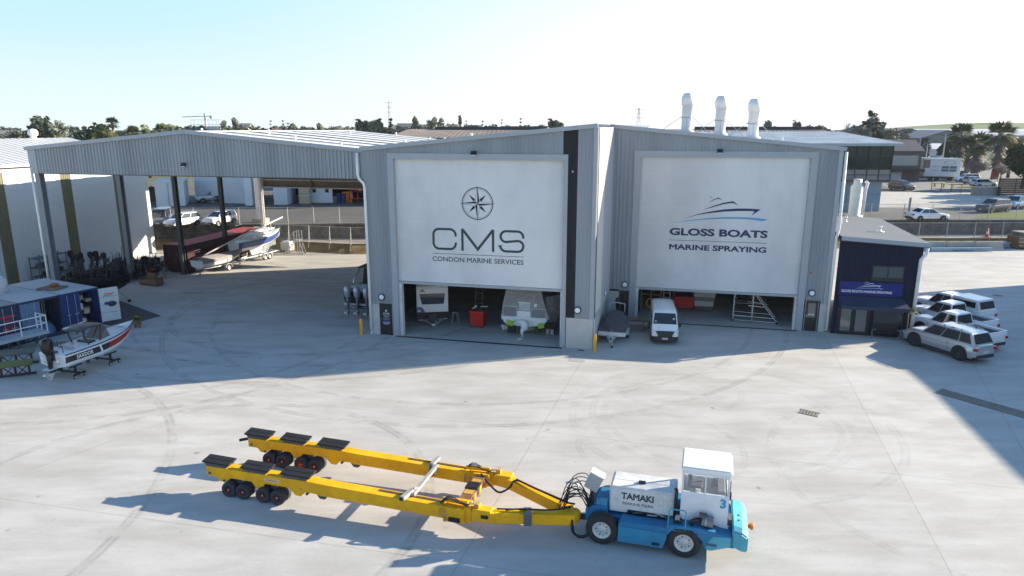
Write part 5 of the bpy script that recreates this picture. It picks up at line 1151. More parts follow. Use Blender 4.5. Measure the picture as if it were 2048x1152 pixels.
def dolly(label, loc, rz, wd=1.7, h=.62):
    o = thing('boat_stand', label, 'stand', loc, rz, 'wheeled stands under the white open motorboat')
    mb = MB(); mb.bx(-.06, .06, -wd / 2, wd / 2, .20, .30, BLACK)
    for y in (-wd / 2 + .05, wd / 2 - .05): mb.bx(-.34, .34, y - .05, y + .05, .18, .27, BLACK)
    mb.build('frame', o, bevel=.01)
    mb = MB()
    for y in (-.55, .55): mb.bx(-.05, .05, y - .05, y + .05, .3, h + .06, BLACK); mb.box((0, y * 1.1, h + .12), (.7, .16, .08), BLACK, rot=Matrix.Rotation(R(18 if y > 0 else -18), 4, 'X'))
    mb.build('upright', o, bevel=.01)
    for x in (-.3, .3):
        for y in (-wd / 2 + .05, wd / 2 - .05):
            wheel(o, x, y - .02, .095, .095, .06, -1 if y < 0 else 1, M('castor_pale', (.45, .45, .46), .5, 0, .1, 8), RUB, .6, 'castor')
    return o
mid = lambda t: p0 + dv * (5.25 * t)
dolly('black wheeled stand under the stern of the white open motorboat', mid(.14), math.atan2(dv.y, dv.x), 1.75, .50)
dolly('black wheeled stand under the middle of the white open motorboat', mid(.56), math.atan2(dv.y, dv.x), 1.75, .50)
# green padded boat cradles at the left edge
def cradle(label, a, b, h=.75, pad=(.12, .13, .10)):
    a = Vector(a); b = Vector(b); d = (b - a); L = d.length
    o = thing('boat_cradle', label, 'cradle', (a + b) / 2, math.atan2(d.y, d.x), 'green padded cradles beside the motorboat')
    FR = M('cradle_frame', (.055, .03, .035), .7, 0, .2, 6)
    mb = MB(); mb.bx(-L / 2, L / 2, -.06, .06, 0, .12, FR)
    for x in (-L / 2 + .3, L / 2 - .3):
        mb.bx(x - .05, x + .05, -.05, .05, .12, h - .06, FR); mb.bar((x + .5 * (-1 if x > 0 else 1), 0, .12), (x, 0, h - .1), .05, .05, FR)
    mb.bx(-.05, .05, -.05, .05, .12, h - .06, FR); mb.bar((-.5, 0, .1), (-.05, 0, h - .1), .04, .04, FR); mb.bar((.5, 0, .1), (.05, 0, h - .1), .04, .04, FR); mb.build('frame', o)
    mb = MB(); mb.box((0, 0, h), (L * .92, .62, .09), M('cradle_pad_%d' % int(pad[2] * 100), pad, .8, 0, .15, 4), rot=Matrix.Rotation(R(14), 4, 'X')); mb.build('pad', o, bevel=.03)
    return o
c1 = cradle('green padded cradle standing nearest the black outboard', (-27.6, 34.55, 0), (-25.9, 35.3, 0), .70, (.14, .145, .045))
cradle('grey green padded cradle at the left edge, beyond the bright green one', (-28.9, 36.3, 0), (-27.0, 37.1, 0))
cradle('pale padded cradle behind the outboard of the motorboat', (-26.9, 37.2, 0), (-25.2, 38.3, 0), .85)
# covered dinghy on a trailer by the shelter posts
TB = at(440, 541); 
def road_trailer(name, label, loc, rz, L=5.2, wd=1.7, two=False, mat=STEEL, group=None):
    o = thing(name, label, 'trailer', loc, rz, group)   # drawbar towards +x
    mb = MB()
    for y in (-.45, .45): mb.bar((-L * .45, y, .5), (L * .12, y, .5), .07, .10, mat); mb.bar((L * .12, y, .5), (L * .5, 0, .48), .07, .10, mat)
    for x in (-L * .42, -L * .1, L * .12): mb.bx(x - .04, x + .04, -.5, .5, .45, .55, mat)
    mb.bx(-.25, -.15, -wd / 2, wd / 2, .36, .44, mat); mb.build('frame', o)
    for x in ((-.55, .15) if two else (-.2,)):
        for y in (-wd / 2, wd / 2):
            wheel(o, x, y, .30, .30, .18, -1 if y < 0 else 1, M('trailer_rim', (.5, .5, .5), .4, .5, .1, 6), RUB, .62)
            mb = MB(); mb.prism([(x + .40 * math.cos(R(t)), .30 + .40 * math.sin(R(t))) for t in range(0, 181, 20)] + [(x + .36 * math.cos(R(t)), .30 + .36 * math.sin(R(t))) for t in range(180, -1, -20)], y - .11, y + .11, mat, 'y'); mb.build('mudguard', o)
    mb = MB(); mb.cyl((L * .44, .1, .0), (L * .44, .1, .62), .03, mat, 6); mb.ball((L * .44, .1, .08), .08, RUB, 8); mb.bar((L * .26, 0, .5), (L * .24, 0, .95), .05, .05, mat); mb.build('jockey_wheel', o)
    return o
cv_p = Vector((-27.5, 63.4, 0)); cv_r = R(63)
road_trailer('boat_trailer', 'galvanised trailer carrying the grey covered dinghy by the shelter posts', cv_p, cv_r + math.pi, 5.4, 1.75)
CB_ = thing('covered_boat', 'white dinghy under a fitted grey canvas cover on a trailer', 'boat', cv_p + Vector((-math.cos(cv_r) * 2.55, -math.sin(cv_r) * 2.55, .0)), cv_r)
mb = MB(); rg = hull(mb, 5.2, .98, .55, 1.28, WH, bow=.95, rise=.4, sheer=.25, trans=.85); mb.build('hull', CB_)
def cover(mb, rg, rise, mat, over=.12):
    out = []
    for i, r in enumerate(rg):
        a, b = Vector(r[5]), Vector(r[6]); t = i / (len(rg) - 1); h = rise * (math.sin(min(1, .25 + t * 1.2) * math.pi) * .5 + .5)
        row = [(a.x, a.y * 1.03, a.z - over), (a.x, a.y * 1.02, a.z + .02)]
        for k in (.72, .38): row.append((a.x, a.y * k, a.z + h * (1 - k) + .02))
        row.append((a.x, 0, a.z + h))
        for k in (.38, .72): row.append((a.x, b.y * k, b.z + h * (1 - k) + .02))
        row += [(b.x, b.y * 1.02, b.z + .02), (b.x, b.y * 1.03, b.z - over)]; out.append(row)
    mb.loft(out, mat, caps=False, closed=False)
mb = MB(); cover(mb, rg, .34, TARP, .22); mb.build('canvas_cover', CB_)
mb = MB(); mb.bx(-.01, .005, -.5, .5, .8, 1.2, OFFW)
for x in (1.2, 2.6, 3.8): mb.bar((x, -.99, 1.1), (x, -.85, .62), .03, .02, BLACK)
mb.build('tie_strap', CB_)
# yacht with its mast lowered, on a twin axle trailer
yp = Vector((-25.95, 68.8, 0)); yr = R(72)
road_trailer('yacht_trailer', 'white twin axle trailer under the blue and white yacht', yp, yr + math.pi, 6.4, 2.0, True, OFFW)
YB = thing('sailing_yacht', 'small white yacht with a blue band and its mast lowered along the deck', 'sailing boat', yp + Vector((-math.cos(yr) * 3.4, -math.sin(yr) * 3.4, 0)), yr)
BLU = M('yacht_blue', (.035, .07, .22), .3, 0, .05, 2, coat=.3)
mb = MB(); ry = hull(mb, 7.2, 1.2, 1.15, 2.2, WH, bow=.97, rise=.35, sheer=.45, trans=.55, mats=lambda i, k: BLU if k in (3, 4, 7, 8) else WH, flare=.7); mb.build('hull', YB)
mb = MB(); cover(mb, ry, .10, WH, .0); mb.build('deck', YB)
mb = MB(); mb.loft([[(x, -w_, 2.24 + .06 * x / 3), (x, -w_ * .85, h), (x, w_ * .85, h), (x, w_, 2.24 + .06 * x / 3)] for x, w_, h in ((2.2, .70, 2.66), (3.4, .66, 2.74), (4.7, .48, 2.68), (5.4, .30, 2.52))], WH, smooth=False); cab = mb.build('cabin', YB, bevel=.05)
mb = MB()
for sd_ in (-1, 1): mb.add([(2.6, sd_ * .675, 2.40), (4.3, sd_ * .56, 2.44), (4.2, sd_ * .53, 2.58), (2.6, sd_ * .63, 2.58)], [(0, 1, 2, 3)], GLASS)
mb.build('cabin_window', cab)
mb = MB(); mb.tube([(-4.2, -.25, 1.75), (1, -.1, 2.72), (4.5, .0, 3.22), (8.1, .15, 3.75)], .07, OFFW, 8); mb.tube([(-3.6, -.2, 1.95), (2, -.05, 2.85)], .035, DKGR, 6); mb.build('mast', YB)
mb = MB(); mb.bar((1.2, 0, 2.3), (1.2, 0, 2.75), .06, .06, STEEL); mb.bar((5.9, .05, 2.6), (5.9, .05, 3.4), .06, .06, STEEL); mb.build('mast_crutch', YB)
mb = MB()
for x in (6.9, 6.2): mb.tube([(x, -.35, 2.55), (x, -.33, 3.0), (x + .25, 0, 3.02), (x, .33, 3.0), (x, .35, 2.55)], .015, CHROME, 5)
mb.build('pulpit', YB)
mb = MB(); mb.prism([(2.2, 1.25), (4.2, 1.25), (3.9, .62), (2.5, .62)], -.07, .07, WH, 'y'); mb.build('keel', YB)
# dark boat beside the left workshop with three silver outboards
bx = B(-16.55, 4.3); DBR = math.atan2(E2[1], E2[0])
DB = thing('cabin_boat', 'black cabin boat with three silver outboards parked against the left side of the workshop', 'boat', B(-16.75, 3.35), DBR)
HB = M('black_gelcoat', (.012, .013, .015), .45, 0, .1, 3, spec=.3)
mb = MB(); rd = hull(mb, 8.0, 1.3, .75, 1.75, HB, bow=.96, rise=.5, sheer=.35, trans=.92); mb.build('hull', DB)
mb = MB(); cover(mb, rd, .12, M('deck_dark_grey', (.05, .052, .056), .6, 0, .1, 3), 0); mb.build('deck', DB)
mb = MB(); mb.loft([[(x, -w_, z0), (x, -w_ * .8, z1), (x, w_ * .8, z1), (x, w_, z0)] for x, w_, z0, z1 in ((2.6, 1.0, 1.8, 3.1), (3.2, 1.05, 1.8, 3.15), (4.6, .95, 1.85, 3.1), (5.6, .75, 1.9, 2.3))], HB, smooth=False); mb.build('cabin', DB, bevel=.05)
mb = MB(); mb.prism([(2.0, -1.05), (4.7, -1.0), (5.0, 0), (4.7, 1.0), (2.0, 1.05)], 3.12, 3.22, M('hardtop_grey', (.07, .07, .075), .5, 0, .1, 3), 'z'); mb.build('hardtop', DB, bevel=.03)
mb = MB(); mb.bx(.25, .95, -.6, .6, 1.75, 2.12, M('bait_station_grey', (.42, .45, .48), .5, 0, .1, 3)); mb.bx(.2, 1.0, -.72, .72, 2.12, 2.2, OFFW); mb.build('bait_station', DB, bevel=.02)
mb = MB()
for y in (-.9, .9): mb.tube([(1.2, y, 1.8), (1.0, y, 2.4), (2.2, y, 3.14)], .03, CHROME, 6)
for k in range(5): mb.cyl((.3, -.5 + .25 * k, 2.2), (.22, -.5 + .25 * k, 2.42), .025, CHROME, 6)
mb.build('rod_holder', DB)
mb = MB(); mb.tube([(3.0, -1.0, 3.2), (-.2, -2.2, 7.3)], [.03, .012], BLACK, 6); mb.cyl((3.6, .4, 3.2), (3.6, .4, 5.6), .012, OFFW, 5); mb.cyl((3.3, -.4, 3.2), (3.3, -.4, 5.0), .012, OFFW, 5); mb.lathe([(.0, 3.6), (.28, 3.55), (.3, 3.45), (.0, 3.42)], OFFW, 14, Matrix.Translation((3.8, 0, .1))); mb.cyl((3.8, 0, 3.2), (3.8, 0, 3.6), .05, OFFW, 6); mb.build('aerial', DB)
SILV = M('outboard_silver', (.42, .46, .52), .3, .4, .05, 4, coat=.3)
for y in (-.72, .0, .72): outboard(DB, -.30, y, 1.55, SILV, low=M('outboard_grey', (.16, .18, .22), .4, .3, .1, 5)).scale = (1.15, 1.25, 1.35)
mb = MB(); mb.bx(-.15, .1, -1.15, 1.15, .95, 1.05, M('bait_station_grey', (.4, .4, .4))); mb.build('swim_step', DB)
dt = road_trailer('boat_trailer', 'dark trailer under the black cabin boat beside the workshop', B(-16.75, 7.2), DBR, 7.6, 2.1, True, DKGR)
# dark covered boats and a heap of stored gear along the cream shed
def covered(label, loc, rz, L, hw, zk, zg, rise, hm, cm, name='covered_boat'):
    o = thing(name, label, 'boat', loc, rz); mb = MB(); r_ = hull(mb, L, hw, zk, zg, hm, bow=.9, rise=.35, sheer=.2); mb.build('hull', o)
    mb = MB(); cover(mb, r_, rise, cm, .30); mb.build('canvas_cover', o); return o
BLKC = M('black_canvas', (.009, .009, .010), .95, 0, .3, 4, .2, 10, spec=.1)
pA = Vector((-33.4, 49.6, 0))
covered('black covered boat on a steel stand just behind the open white container door', pA, R(24), 4.4, 1.05, .75, 1.7, .30, HB, BLKC)
st = thing('boat_stand', 'steel tripod stand holding up the bow of the black covered boat', 'stand', (-30.1, 50.9, 0), R(10))
mb = MB(); mb.bar((-.5, -.4, 0), (0, 0, 1.1), .07, .07, STEEL); mb.bar((-.5, .4, 0), (0, 0, 1.1), .07, .07, STEEL); mb.bar((.7, 0, 0.1), (0, 0, 1.1), .07, .07, STEEL); mb.bar((-.5, -.4, .3), (-.5, .4, .3), .05, .05, STEEL); mb.build('frame', st)
mb = MB(); mb.cyl((.72, -.05, .12), (.72, .05, .12), .12, RUB, 10); mb.build('wheel', st)
# ------------------------------------------------------------------ shipping containers
def corr_box(mb, x0, x1, y0, y1, z0, z1, mat, pitch=.28):
    mb.corr((x0, y0), (x1, y0), z0, z1, mat, pitch, .036, .4, out=(0, -1)); mb.corr((x0, y1), (x1, y1), z0, z1, mat, pitch, .036, .4, out=(0, 1)); mb.corr((x0, y0), (x0, y1), z0, z1, mat, pitch, .036, .4, out=(-1, 0))
def container(label, loc, rz, L, side, roof, door, kind='closed', H=2.6, W=2.44):
    """doors on the +x end; origin at the middle of the door sill"""
    o = thing('shipping_container', label, 'container', loc, rz, None)
    mb = MB(); corr_box(mb, -L, 0, -W / 2, W / 2, .15, H - .1, side); mb.build('corrugated_side', o)
    mb = MB(); mb.bx(-L - .02, .02, -W / 2 - .03, -W / 2 + .06, 0, .16, side); mb.bx(-L - .02, .02, W / 2 - .06, W / 2 + .03, 0, .16, side); mb.bx(-L - .02, .02, -W / 2 - .03, -W / 2 + .06, H - .12, H, side); mb.bx(-L - .02, .02, W / 2 - .06, W / 2 + .03, H - .12, H, side)
    for x in (-L, 0):
        for y in (-W / 2, W / 2): mb.bx(x - .06, x + .035, y - .05, y + .05, .002, H + .004, side)
    mb.bx(-.06, .03, -W / 2, W / 2, H - .13, H - .004, side); mb.bx(-.06, .03, -W / 2, W / 2, .004, .14, side); mb.build('frame', o)
    mb = MB(); mb.bx(-L, -.0, -W / 2 + .02, W / 2 - .02, H - .03, H + .012, roof); mb.build('roof', o)
    mb = MB(); mb.bx(-L, -.1, -W / 2 + .05, W / 2 - .05, .08, .16, M('container_floor', (.10, .085, .07), .9, 0, .2, 3)); mb.build('floor', o)
    def leaf(y0, y1, mat, X=None, n='door'):
        mb = MB(); mb.bx(-.03, .03, y0 + .02, y1 - .02, .16, H - .14, mat)
        for k in range(4): z = .35 + k * .55; mb.bx(.03, .045, y0 + .1, y1 - .1, z, z + .38, mat)
        d_ = mb.build(n, o, bevel=.006)
        mb = MB()
        for t in (.3, .72): y = y0 + (y1 - y0) * t; mb.cyl((.075, y, .12), (.075, y, H - .12), .018, STEEL, 6); mb.box((.08, y, 1.15), (.02, .30, .04), STEEL)
        mb.build('locking_bar', d_); return d_
    return o, leaf
f0 = Vector((-27.95, 44.95, 0)); fd = Vector((-2.8, -5.4, 0)).normalized(); fn = math.atan2(2.8, -5.4)  # face runs along fd; outward normal
nrm = Vector((5.4, -2.8, 0)).normalized(); rzc = math.atan2(nrm.y, nrm.x)
CROOF = M('tarpaulin_pale', (.38, .41, .43), .7, 0, .08, .8); CROOF2 = M('grey_membrane_roof', (.24, .27, .29), .75, 0, .1, .8)
ctr = lambda k: f0 + fd * (2.44 * (k + .5) + .06 * k)
c3, leaf = container('blue shipping container with its white inner door swung wide open on the right', ctr(0), rzc, 6.06, CONTB, CROOF, CONTB)
leaf(-1.22, -.02, CONTB)
wd_ = leaf(0, 1.22, M('white_door_inside', (.56, .62, .64), .5, 0, .08, 3)); wd_.location = (.0, 1.22, 0); wd_.rotation_euler = (0, 0, R(162)); 
for v in wd_.data.vertices: v.co.y -= 1.22
for c in wd_.children:
    for v in c.data.vertices: v.co.y -= 1.22
mb = MB(); mb.bx(-.05, -.03, -.95, -.35, 2.02, 2.1, ORG); mb.bx(-.05, -.03, -.8, -.25, 1.92, 1.97, CONTLB); mb.build('door_marks', wd_)
mb = MB(); mb.ball((-.09, -.75, 1.35), .24, CONTDK, 10, (.3, 1.2, .8)); mb.box((-.08, -.45, 1.42), (.08, .3, .14), CONTDK); mb.build('hanging_bag', wd_); mb = MB()
for z in (.75, 1.3, 1.85): mb.bx(-.036, -.03, -1.16, -.06, z, z + .02, DKGR)
mb.build('panel_line', wd_)
mb = MB(); rs = random.Random(11)
for k in range(14): mb.box((-.6 - rs.random() * 1.5, .1 + rs.random() * 1.0, .3 + rs.random() * 1.7), (.25 + rs.random() * .3, .2 + rs.random() * .3, .15 + rs.random() * .3), rs.choice([OFFW, STEEL, WOOD, TAN, DKGR, DKGR]))
mb.build('stored_gear', c3)
c2, leaf2 = container('blue grey shipping container in the middle with one pale blue door folded back', ctr(1), rzc, 6.06, CONTDK, CROOF, CONTLB)
pl_ = leaf2(-1.22, 0, CONTLB)
mb = MB()
for k in range(9): mb.bx(-1.6, -1.55, -.1 + .14 * k, -.1 + .14 * k + .07, .2, 2.4, M('container_inner', (.40, .38, .34), .7, 0, .1, 3))
mb.build('inner_ribs', c2)
c1_, leaf1 = container('dark blue shipping container with red markings behind the white railing', ctr(2), rzc, 6.06, CONTDK, CROOF2, CONTDK)
for a, b in ((-1.22, 0), (0, 1.22)):
    d_ = leaf1(a, b, CONTDK); mb = MB(); m = (a + b) / 2
    mb.bx(.046, .05, m - .4, m + .4, 1.85, 1.98, M('red_marking', (.45, .03, .04), .6, 0, .1, 8)); mb.bx(.046, .05, m - .3, m + .3, 1.65, 1.72, M('red_marking', (.45, .03, .04)))
    mb.bx(.046, .05, m - .35, m + .35, .9, 1.3, M('dull_red_marking', (.20, .03, .06), .6, 0, .3, 8)); mb.build('red_marking', d_)
    if a < -1: mb = MB(); mb.bx(.085, .09, m + .1, m + .45, 1.0, 1.4, M('yellow_sticker', (.6, .33, .02), .6, 0, .1, 6)); mb.build('yellow_sticker', d_)
c0_, leaf0 = container('plain dark container at the far left edge behind the railing', ctr(3), rzc, 6.06, CONTDK, CROOF2, CONTDK)
leaf0(-1.22, 0, CONTDK); leaf0(0, 1.22, CONTDK)
tr_ = thing('tarpaulin', 'shiny blue grey tarpaulin bundle in the open bay of the middle container', 'tarpaulin', ctr(1) + Vector((-.5, .2, 0)), rzc)
mb = MB(); mb.loft([[(x, .95 * math.cos(t) * w_ + .55, .16 + 1.15 * max(0, math.sin(t)) * w_) for t in [math.pi * k / 9 for k in range(10)]] for x, w_ in ((-1.2, .5), (-.8, .62), (-.3, .68), (.1, .55), (.25, .2))], M('blue_tarp', (.10, .17, .30), .35, 0, .2, 3)); mb.build('sheet', tr_)
# pallet and offcuts on the container roof, poles and a dome at the left edge
pr = thing('pallet', 'old timber pallet with a dark bundle lying on the white container roof', 'pallet', ctr(0) + Vector((-2.1, .55, 2.62)), rzc + .3)
mb = MB()
for k in range(6): mb.bx(-.7, .7, -.6 + .21 * k, -.45 + .21 * k, .08, .11, WOOD)
for x in (-.65, 0, .55): mb.bx(x, x + .1, -.6, .6, 0, .08, WOOD)
mb.build('boards', pr); mb = MB(); mb.ball((.1, .1, .22), .3, RUST, 8, (1.2, .8, .5)); mb.build('bundle', pr)
pk = thing('pole_rack', 'slanted grey poles leaning over the left container roofs', 'poles', ctr(2) + Vector((-1.0, .2, 2.6)), rzc)
mb = MB(); mb.bar((-.6, 2.1, .05), (-1.6, -2.6, 3.6), .07, .07, STEEL); mb.bar((-.3, -.2, .05), (-1.9, -2.4, 2.4), .06, .06, STEEL); mb.bar((-3.5, .6, .05), (-1.5, -2.8, 3.0), .03, .03, STEEL); mb.build('pole', pk)
dm = thing('water_tank', 'white round tank standing on the container roof at the left edge', 'tank', at(6, 590, 2.6) + Vector((-1.2, .8, 0)), 0)
mb = MB(); mb.lathe([(.75, 0), (.78, .1), (.78, .75), (.6, .98), (.25, 1.08), (0, 1.1)], OFFW, 18); mb.build('tank_body', dm)
rl = thing('platform', 'raised walkway with a white tube railing in front of the left containers', 'walkway', ctr(2), rzc)
mb = MB(); mb.bx(.55, 1.75, -3.6, 1.9, .78, .95, M('platform_edge', (.45, .48, .50), .6, .2, .1, 3)); mb.build('deck', rl)
mb = MB()
for y in (-3.5, -2.2, -.9, .4, 1.85): mb.bar((1.7, y, .95), (1.7, y, 1.95), .05, .05, WHITE)
for z in (1.45, 1.93): mb.bar((1.7, -3.6, z), (1.7, 1.87, z), .05, .05, WHITE)
for x in (.6, 1.1): mb.bar((x, 1.85, .95), (x, 1.85, 1.95), .05, .05, WHITE)
for z in (1.45, 1.93): mb.bar((.6, 1.85, z), (1.7, 1.85, z), .05, .05, WHITE)
mb.build('railing', rl)
mb = MB()
for y in (-3.4, -1.5, .2, 1.7):
    for x in (.6, 1.65): mb.bar((x, y, 0), (x, y, .78), .08, .08, DKGR)
mb.build('leg', rl)
lb = thing('life_ring', 'small white ring hanging on the white platform railing', 'life ring', ctr(2) + nrm * 1.78 + fd * 1.9 + Vector((0, 0, 1.2)), rzc)
mb = MB(); mb.tube([(0, .16 * math.cos(R(a)), .16 * math.sin(R(a))) for a in range(0, 361, 30)], .045, WHITE, 6, caps=False); mb.build('ring', lb)
# dark rubber mat on the yard in front of the open container
mt = MB(); ma = [at(322, 632), at(238, 655), at(170, 640), at(235, 600)]; mt.add([(p.x, p.y, .004) for p in ma] + [(p.x, p.y, .022) for p in ma], [(0, 3, 2, 1), (4, 5, 6, 7), (0, 1, 5, 4), (1, 2, 6, 5), (2, 3, 7, 6), (3, 0, 4, 7)], M('dark_mat', (.075, .075, .08), .9, 0, .2, 2))
tag(mt.build('floor_mat'), 'large dark rubber mat on the yard in front of the open white container door', 'mat')
# red roofed container at the back
rc = Vector((-29.75, 61.8, 0)); rcr = R(76.5)
mr_ = thing('shipping_container', 'maroon shipping container with a bright red roof behind the covered dinghy', 'container', rc, rcr)
mb = MB(); mb.corr((0, 0), (12.1, 0), .15, 2.5, MAROON, .28, .036, .4, out=(0, -1)); mb.corr((0, 0), (0, 2.44), .15, 2.5, MAROON, .28, .036, .4, out=(-1, 0)); mb.corr((12.1, 0), (12.1, 2.44), .15, 2.5, MAROON, .28, .036, .4, out=(1, 0)); mb.corr((0, 2.44), (12.1, 2.44), .15, 2.5, MAROON, .28, .036, .4, out=(0, 1)); mb.build('corrugated_side', mr_)
mb = MB(); mb.bx(-.03, 12.13, -.05, .05, 0, .16, MAROON); mb.bx(-.03, 12.13, -.05, .05, 2.48, 2.6, MAROON); mb.bx(-.05, .05, 0.06, 2.4, 2.48, 2.6, MAROON); mb.bx(-.04, .06, -.06, .06, .01, 2.61, MAROON); mb.bx(12.04, 12.14, -.06, .06, .01, 2.61, MAROON); mb.bx(-.04, .06, 2.38, 2.5, .01, 2.61, MAROON); mb.build('frame', mr_)
mb = MB(); mb.roof((.05, 0.05, 2.585), (12.05, .05, 2.585), (12.05, 2.4, 2.585), (.05, 2.4, 2.585), MAROONR, .5, .02); mb.build('roof', mr_)
mb = MB(); mb.bx(1.0, 1.8, -.046, -.042, 1.9, 2.0, INKW); mb.bx(1.1, 1.7, -.046, -.042, 1.72, 1.79, INKW); mb.bx(1.0, 1.9, -.046, -.042, 1.2, 1.5, M('dull_red_marking', (.2, .03, .06))); mb.build('markings', mr_)
gc = thing('shipping_container', 'short pale grey container behind the blue yacht', 'container', Vector((-26.9, 74.0, 0)), R(76.5))
mb = MB(); corr_box(mb, -3.0, 0, -1.2, 1.2, .1, 2.5, M('container_pale_grey', (.30, .33, .33), .5, 0, .1, 2)); mb.corr((0, -1.2), (0, 1.2), .1, 2.5, M('container_pale_grey', (.42, .45, .45)), .28, .036, .4, out=(1, 0)); mb.build('corrugated_side', gc)
mb = MB(); mb.bx(-3.02, .02, -1.22, 1.22, 2.5, 2.58, OFFW); mb.build('roof', gc)
# ------------------------------------------------------------------ small things in the yard
def bollard(label, p):
    o = thing('bollard', label, 'bollard', p, 0, 'yellow bollards at the workshop corners')
    mb = MB(); mb.lathe([(.10, 0), (.10, 1.02), (.085, 1.06), (0, 1.075)], M('bollard_yellow', (.72, .38, .01), .5, 0, .1, 5), 14); mb.build('tube', o)
    mb = MB(); mb.lathe([(.17, 0), (.17, .015), (.1, .02)], STEEL, 12); mb.build('base_plate', o)
bollard('yellow bollard by the white downpipe at the left corner of the workshop', at(723, 669)); bollard('yellow bollard beside the covered trailer boat at the middle corner', at(1189, 703))
GR = M('grate_iron', (.26, .235, .21), .8, .3, .25, 8)
def grate(label, p, rz, a, b, n):
    o = thing('drain_grate', label, 'drain', p, rz); mb = MB()
    mb.bx(-a / 2, a / 2, -b / 2, b / 2, .003, .008, M('grate_pit', (.09, .085, .08), .9, 0, .2, 6)); mb.build('pit', o); mb = MB()
    for k in range(n): x = -a / 2 + a * (k + .5) / n; mb.bx(x - a / n * .28, x + a / n * .28, -b / 2, b / 2, .010, .022, GR)
    mb.bx(-a / 2 - .04, a / 2 + .04, -b / 2 - .05, -b / 2, .004, .024, GR); mb.bx(-a / 2 - .04, a / 2 + .04, b / 2, b / 2 + .05, .004, .024, GR); mb.build('grate', o)
grate('square iron drain grate set alone in the sunlit concrete yard', at(1618, 826), R(-35), .8, .45, 6)
GR0, BLK0 = GR, BLACK; GR = worn('pale_rusty_grate', (.30, .27, .235), (.16, .09, .05), .08, (.22, .19, .15), .8, 3.0); BLACK = M('grate_shadow', (.10, .085, .07), .9, 0, .2, 4)
grate('long pale rusty drain grating sunk across the shaded yard at the right edge', at(1974, 809), R(35.5), .95, 4.3, 7); GR, BLACK = GR0, BLK0
mb = MB(); p = at(1155, 720); c = M('cover_concrete', (.36, .35, .33), .85, 0, .1, 3)
mb.box((p.x, p.y, .006), (.9, .6, .008), c, rz=YAW); tag(mb.build('access_cover'), 'faint square access cover in the concrete by the middle corner bollard', 'cover')
mb = MB(); p = at(1162, 701); mb.box((p.x, p.y, .008), (.35, .18, .016), BLACK, rz=YAW); tag(mb.build('drain_cover'), 'small black drain cover at the foot of the concrete corner pier', 'drain')
for px, py, r in ((1995, 591, .35), (423, 515, .3)):
    mb = MB(); p = at(px, py); mb.cyl((p.x, p.y, .002), (p.x, p.y, .014), r, GR, 16); tag(mb.build('manhole_cover'), 'round iron manhole cover in the shaded ground right of the parked pickups' if px > 1000 else 'round iron manhole cover in the lane under the open shelter', 'manhole')
# trailer boat under a charcoal cover beside the concrete wall
tp_ = at(1222, 690); tr2 = R(-103)
td = Vector((math.cos(tr2), math.sin(tr2), 0))
road_trailer('boat_trailer', 'galvanised trailer with white mudguards beside the concrete wall', tp_ - td * 1.6, tr2, 5.0, 1.75)
cbt = thing('covered_boat', 'small boat under a taut charcoal cover parked beside the concrete wall', 'boat', tp_ - td * 0.0 - td * .35, tr2 + math.pi)
mb = MB(); rg = []
for x, w_, h in ((0, .80, .95), (.5, .86, 1.02), (1.6, .88, 1.28), (2.4, .82, 1.42), (3.4, .72, 1.2), (4.2, .45, 1.05)):
    rg.append([(x, -w_, .72), (x, -w_, .86), (x, -w_ * .55, h - .03), (x, 0, h), (x, w_ * .55, h - .03), (x, w_, .86), (x, w_, .72)])
mb.loft(rg, TARPD, smooth=False); mb.build('canvas_cover', cbt)
mb = MB(); mb.loft([[(x, -w_, .72), (x, -w_ * .7, .45), (x, w_ * .7, .45), (x, w_, .72)] for x, w_ in ((-.02, .84), (1.6, .90), (3.2, .78), (4.3, .4))], M('boat_pale_blue', (.36, .46, .52), .4, 0, .1, 3), smooth=False); mb.bx(-.1, .03, -.85, .85, .50, .74, OFFW); mb.build('hull', cbt)
mb = MB(); mb.tube([(3.9, -.5, 1.0), (4.0, -.5, 1.55), (4.1, 0, 1.6), (4.0, .5, 1.55), (3.9, .5, 1.0)], .035, OFFW, 6); mb.build('arch_rail', cbt)
mb = MB(); mb.box((-.06, 0, .42), (.03, .45, .12), PLATEM); mb.build('number_plate', cbt)
outboard(cbt, 4.5, 0, 1.25, BLACK)
# picnic table
pt = thing('picnic_table', 'weathered timber picnic table half hidden between the covered boat and the white van', 'table', at(1268, 658), YAW + R(5))
mb = MB()
for k in range(4): mb.bx(-.85, .85, -.36 + .185 * k, -.36 + .185 * k + .165, .70, .745, WOOD)
mb.build('table_top', pt)
for y in (-.72, .72):
    mb = MB(); mb.bx(-.85, .85, y - .14, y + .14, .42, .46, WOOD); mb.build('bench', pt)
for x in (-.62, .62):
    for y in (-1, 1):
        mb = MB(); mb.bar((x, y * .25, .70), (x, y * .62, 0), .05, .10, WOOD); mb.build('leg', pt)
    mb = MB(); mb.bx(x - .025, x + .025, -.8, .8, .34, .42, WOOD); mb.build('brace', pt)
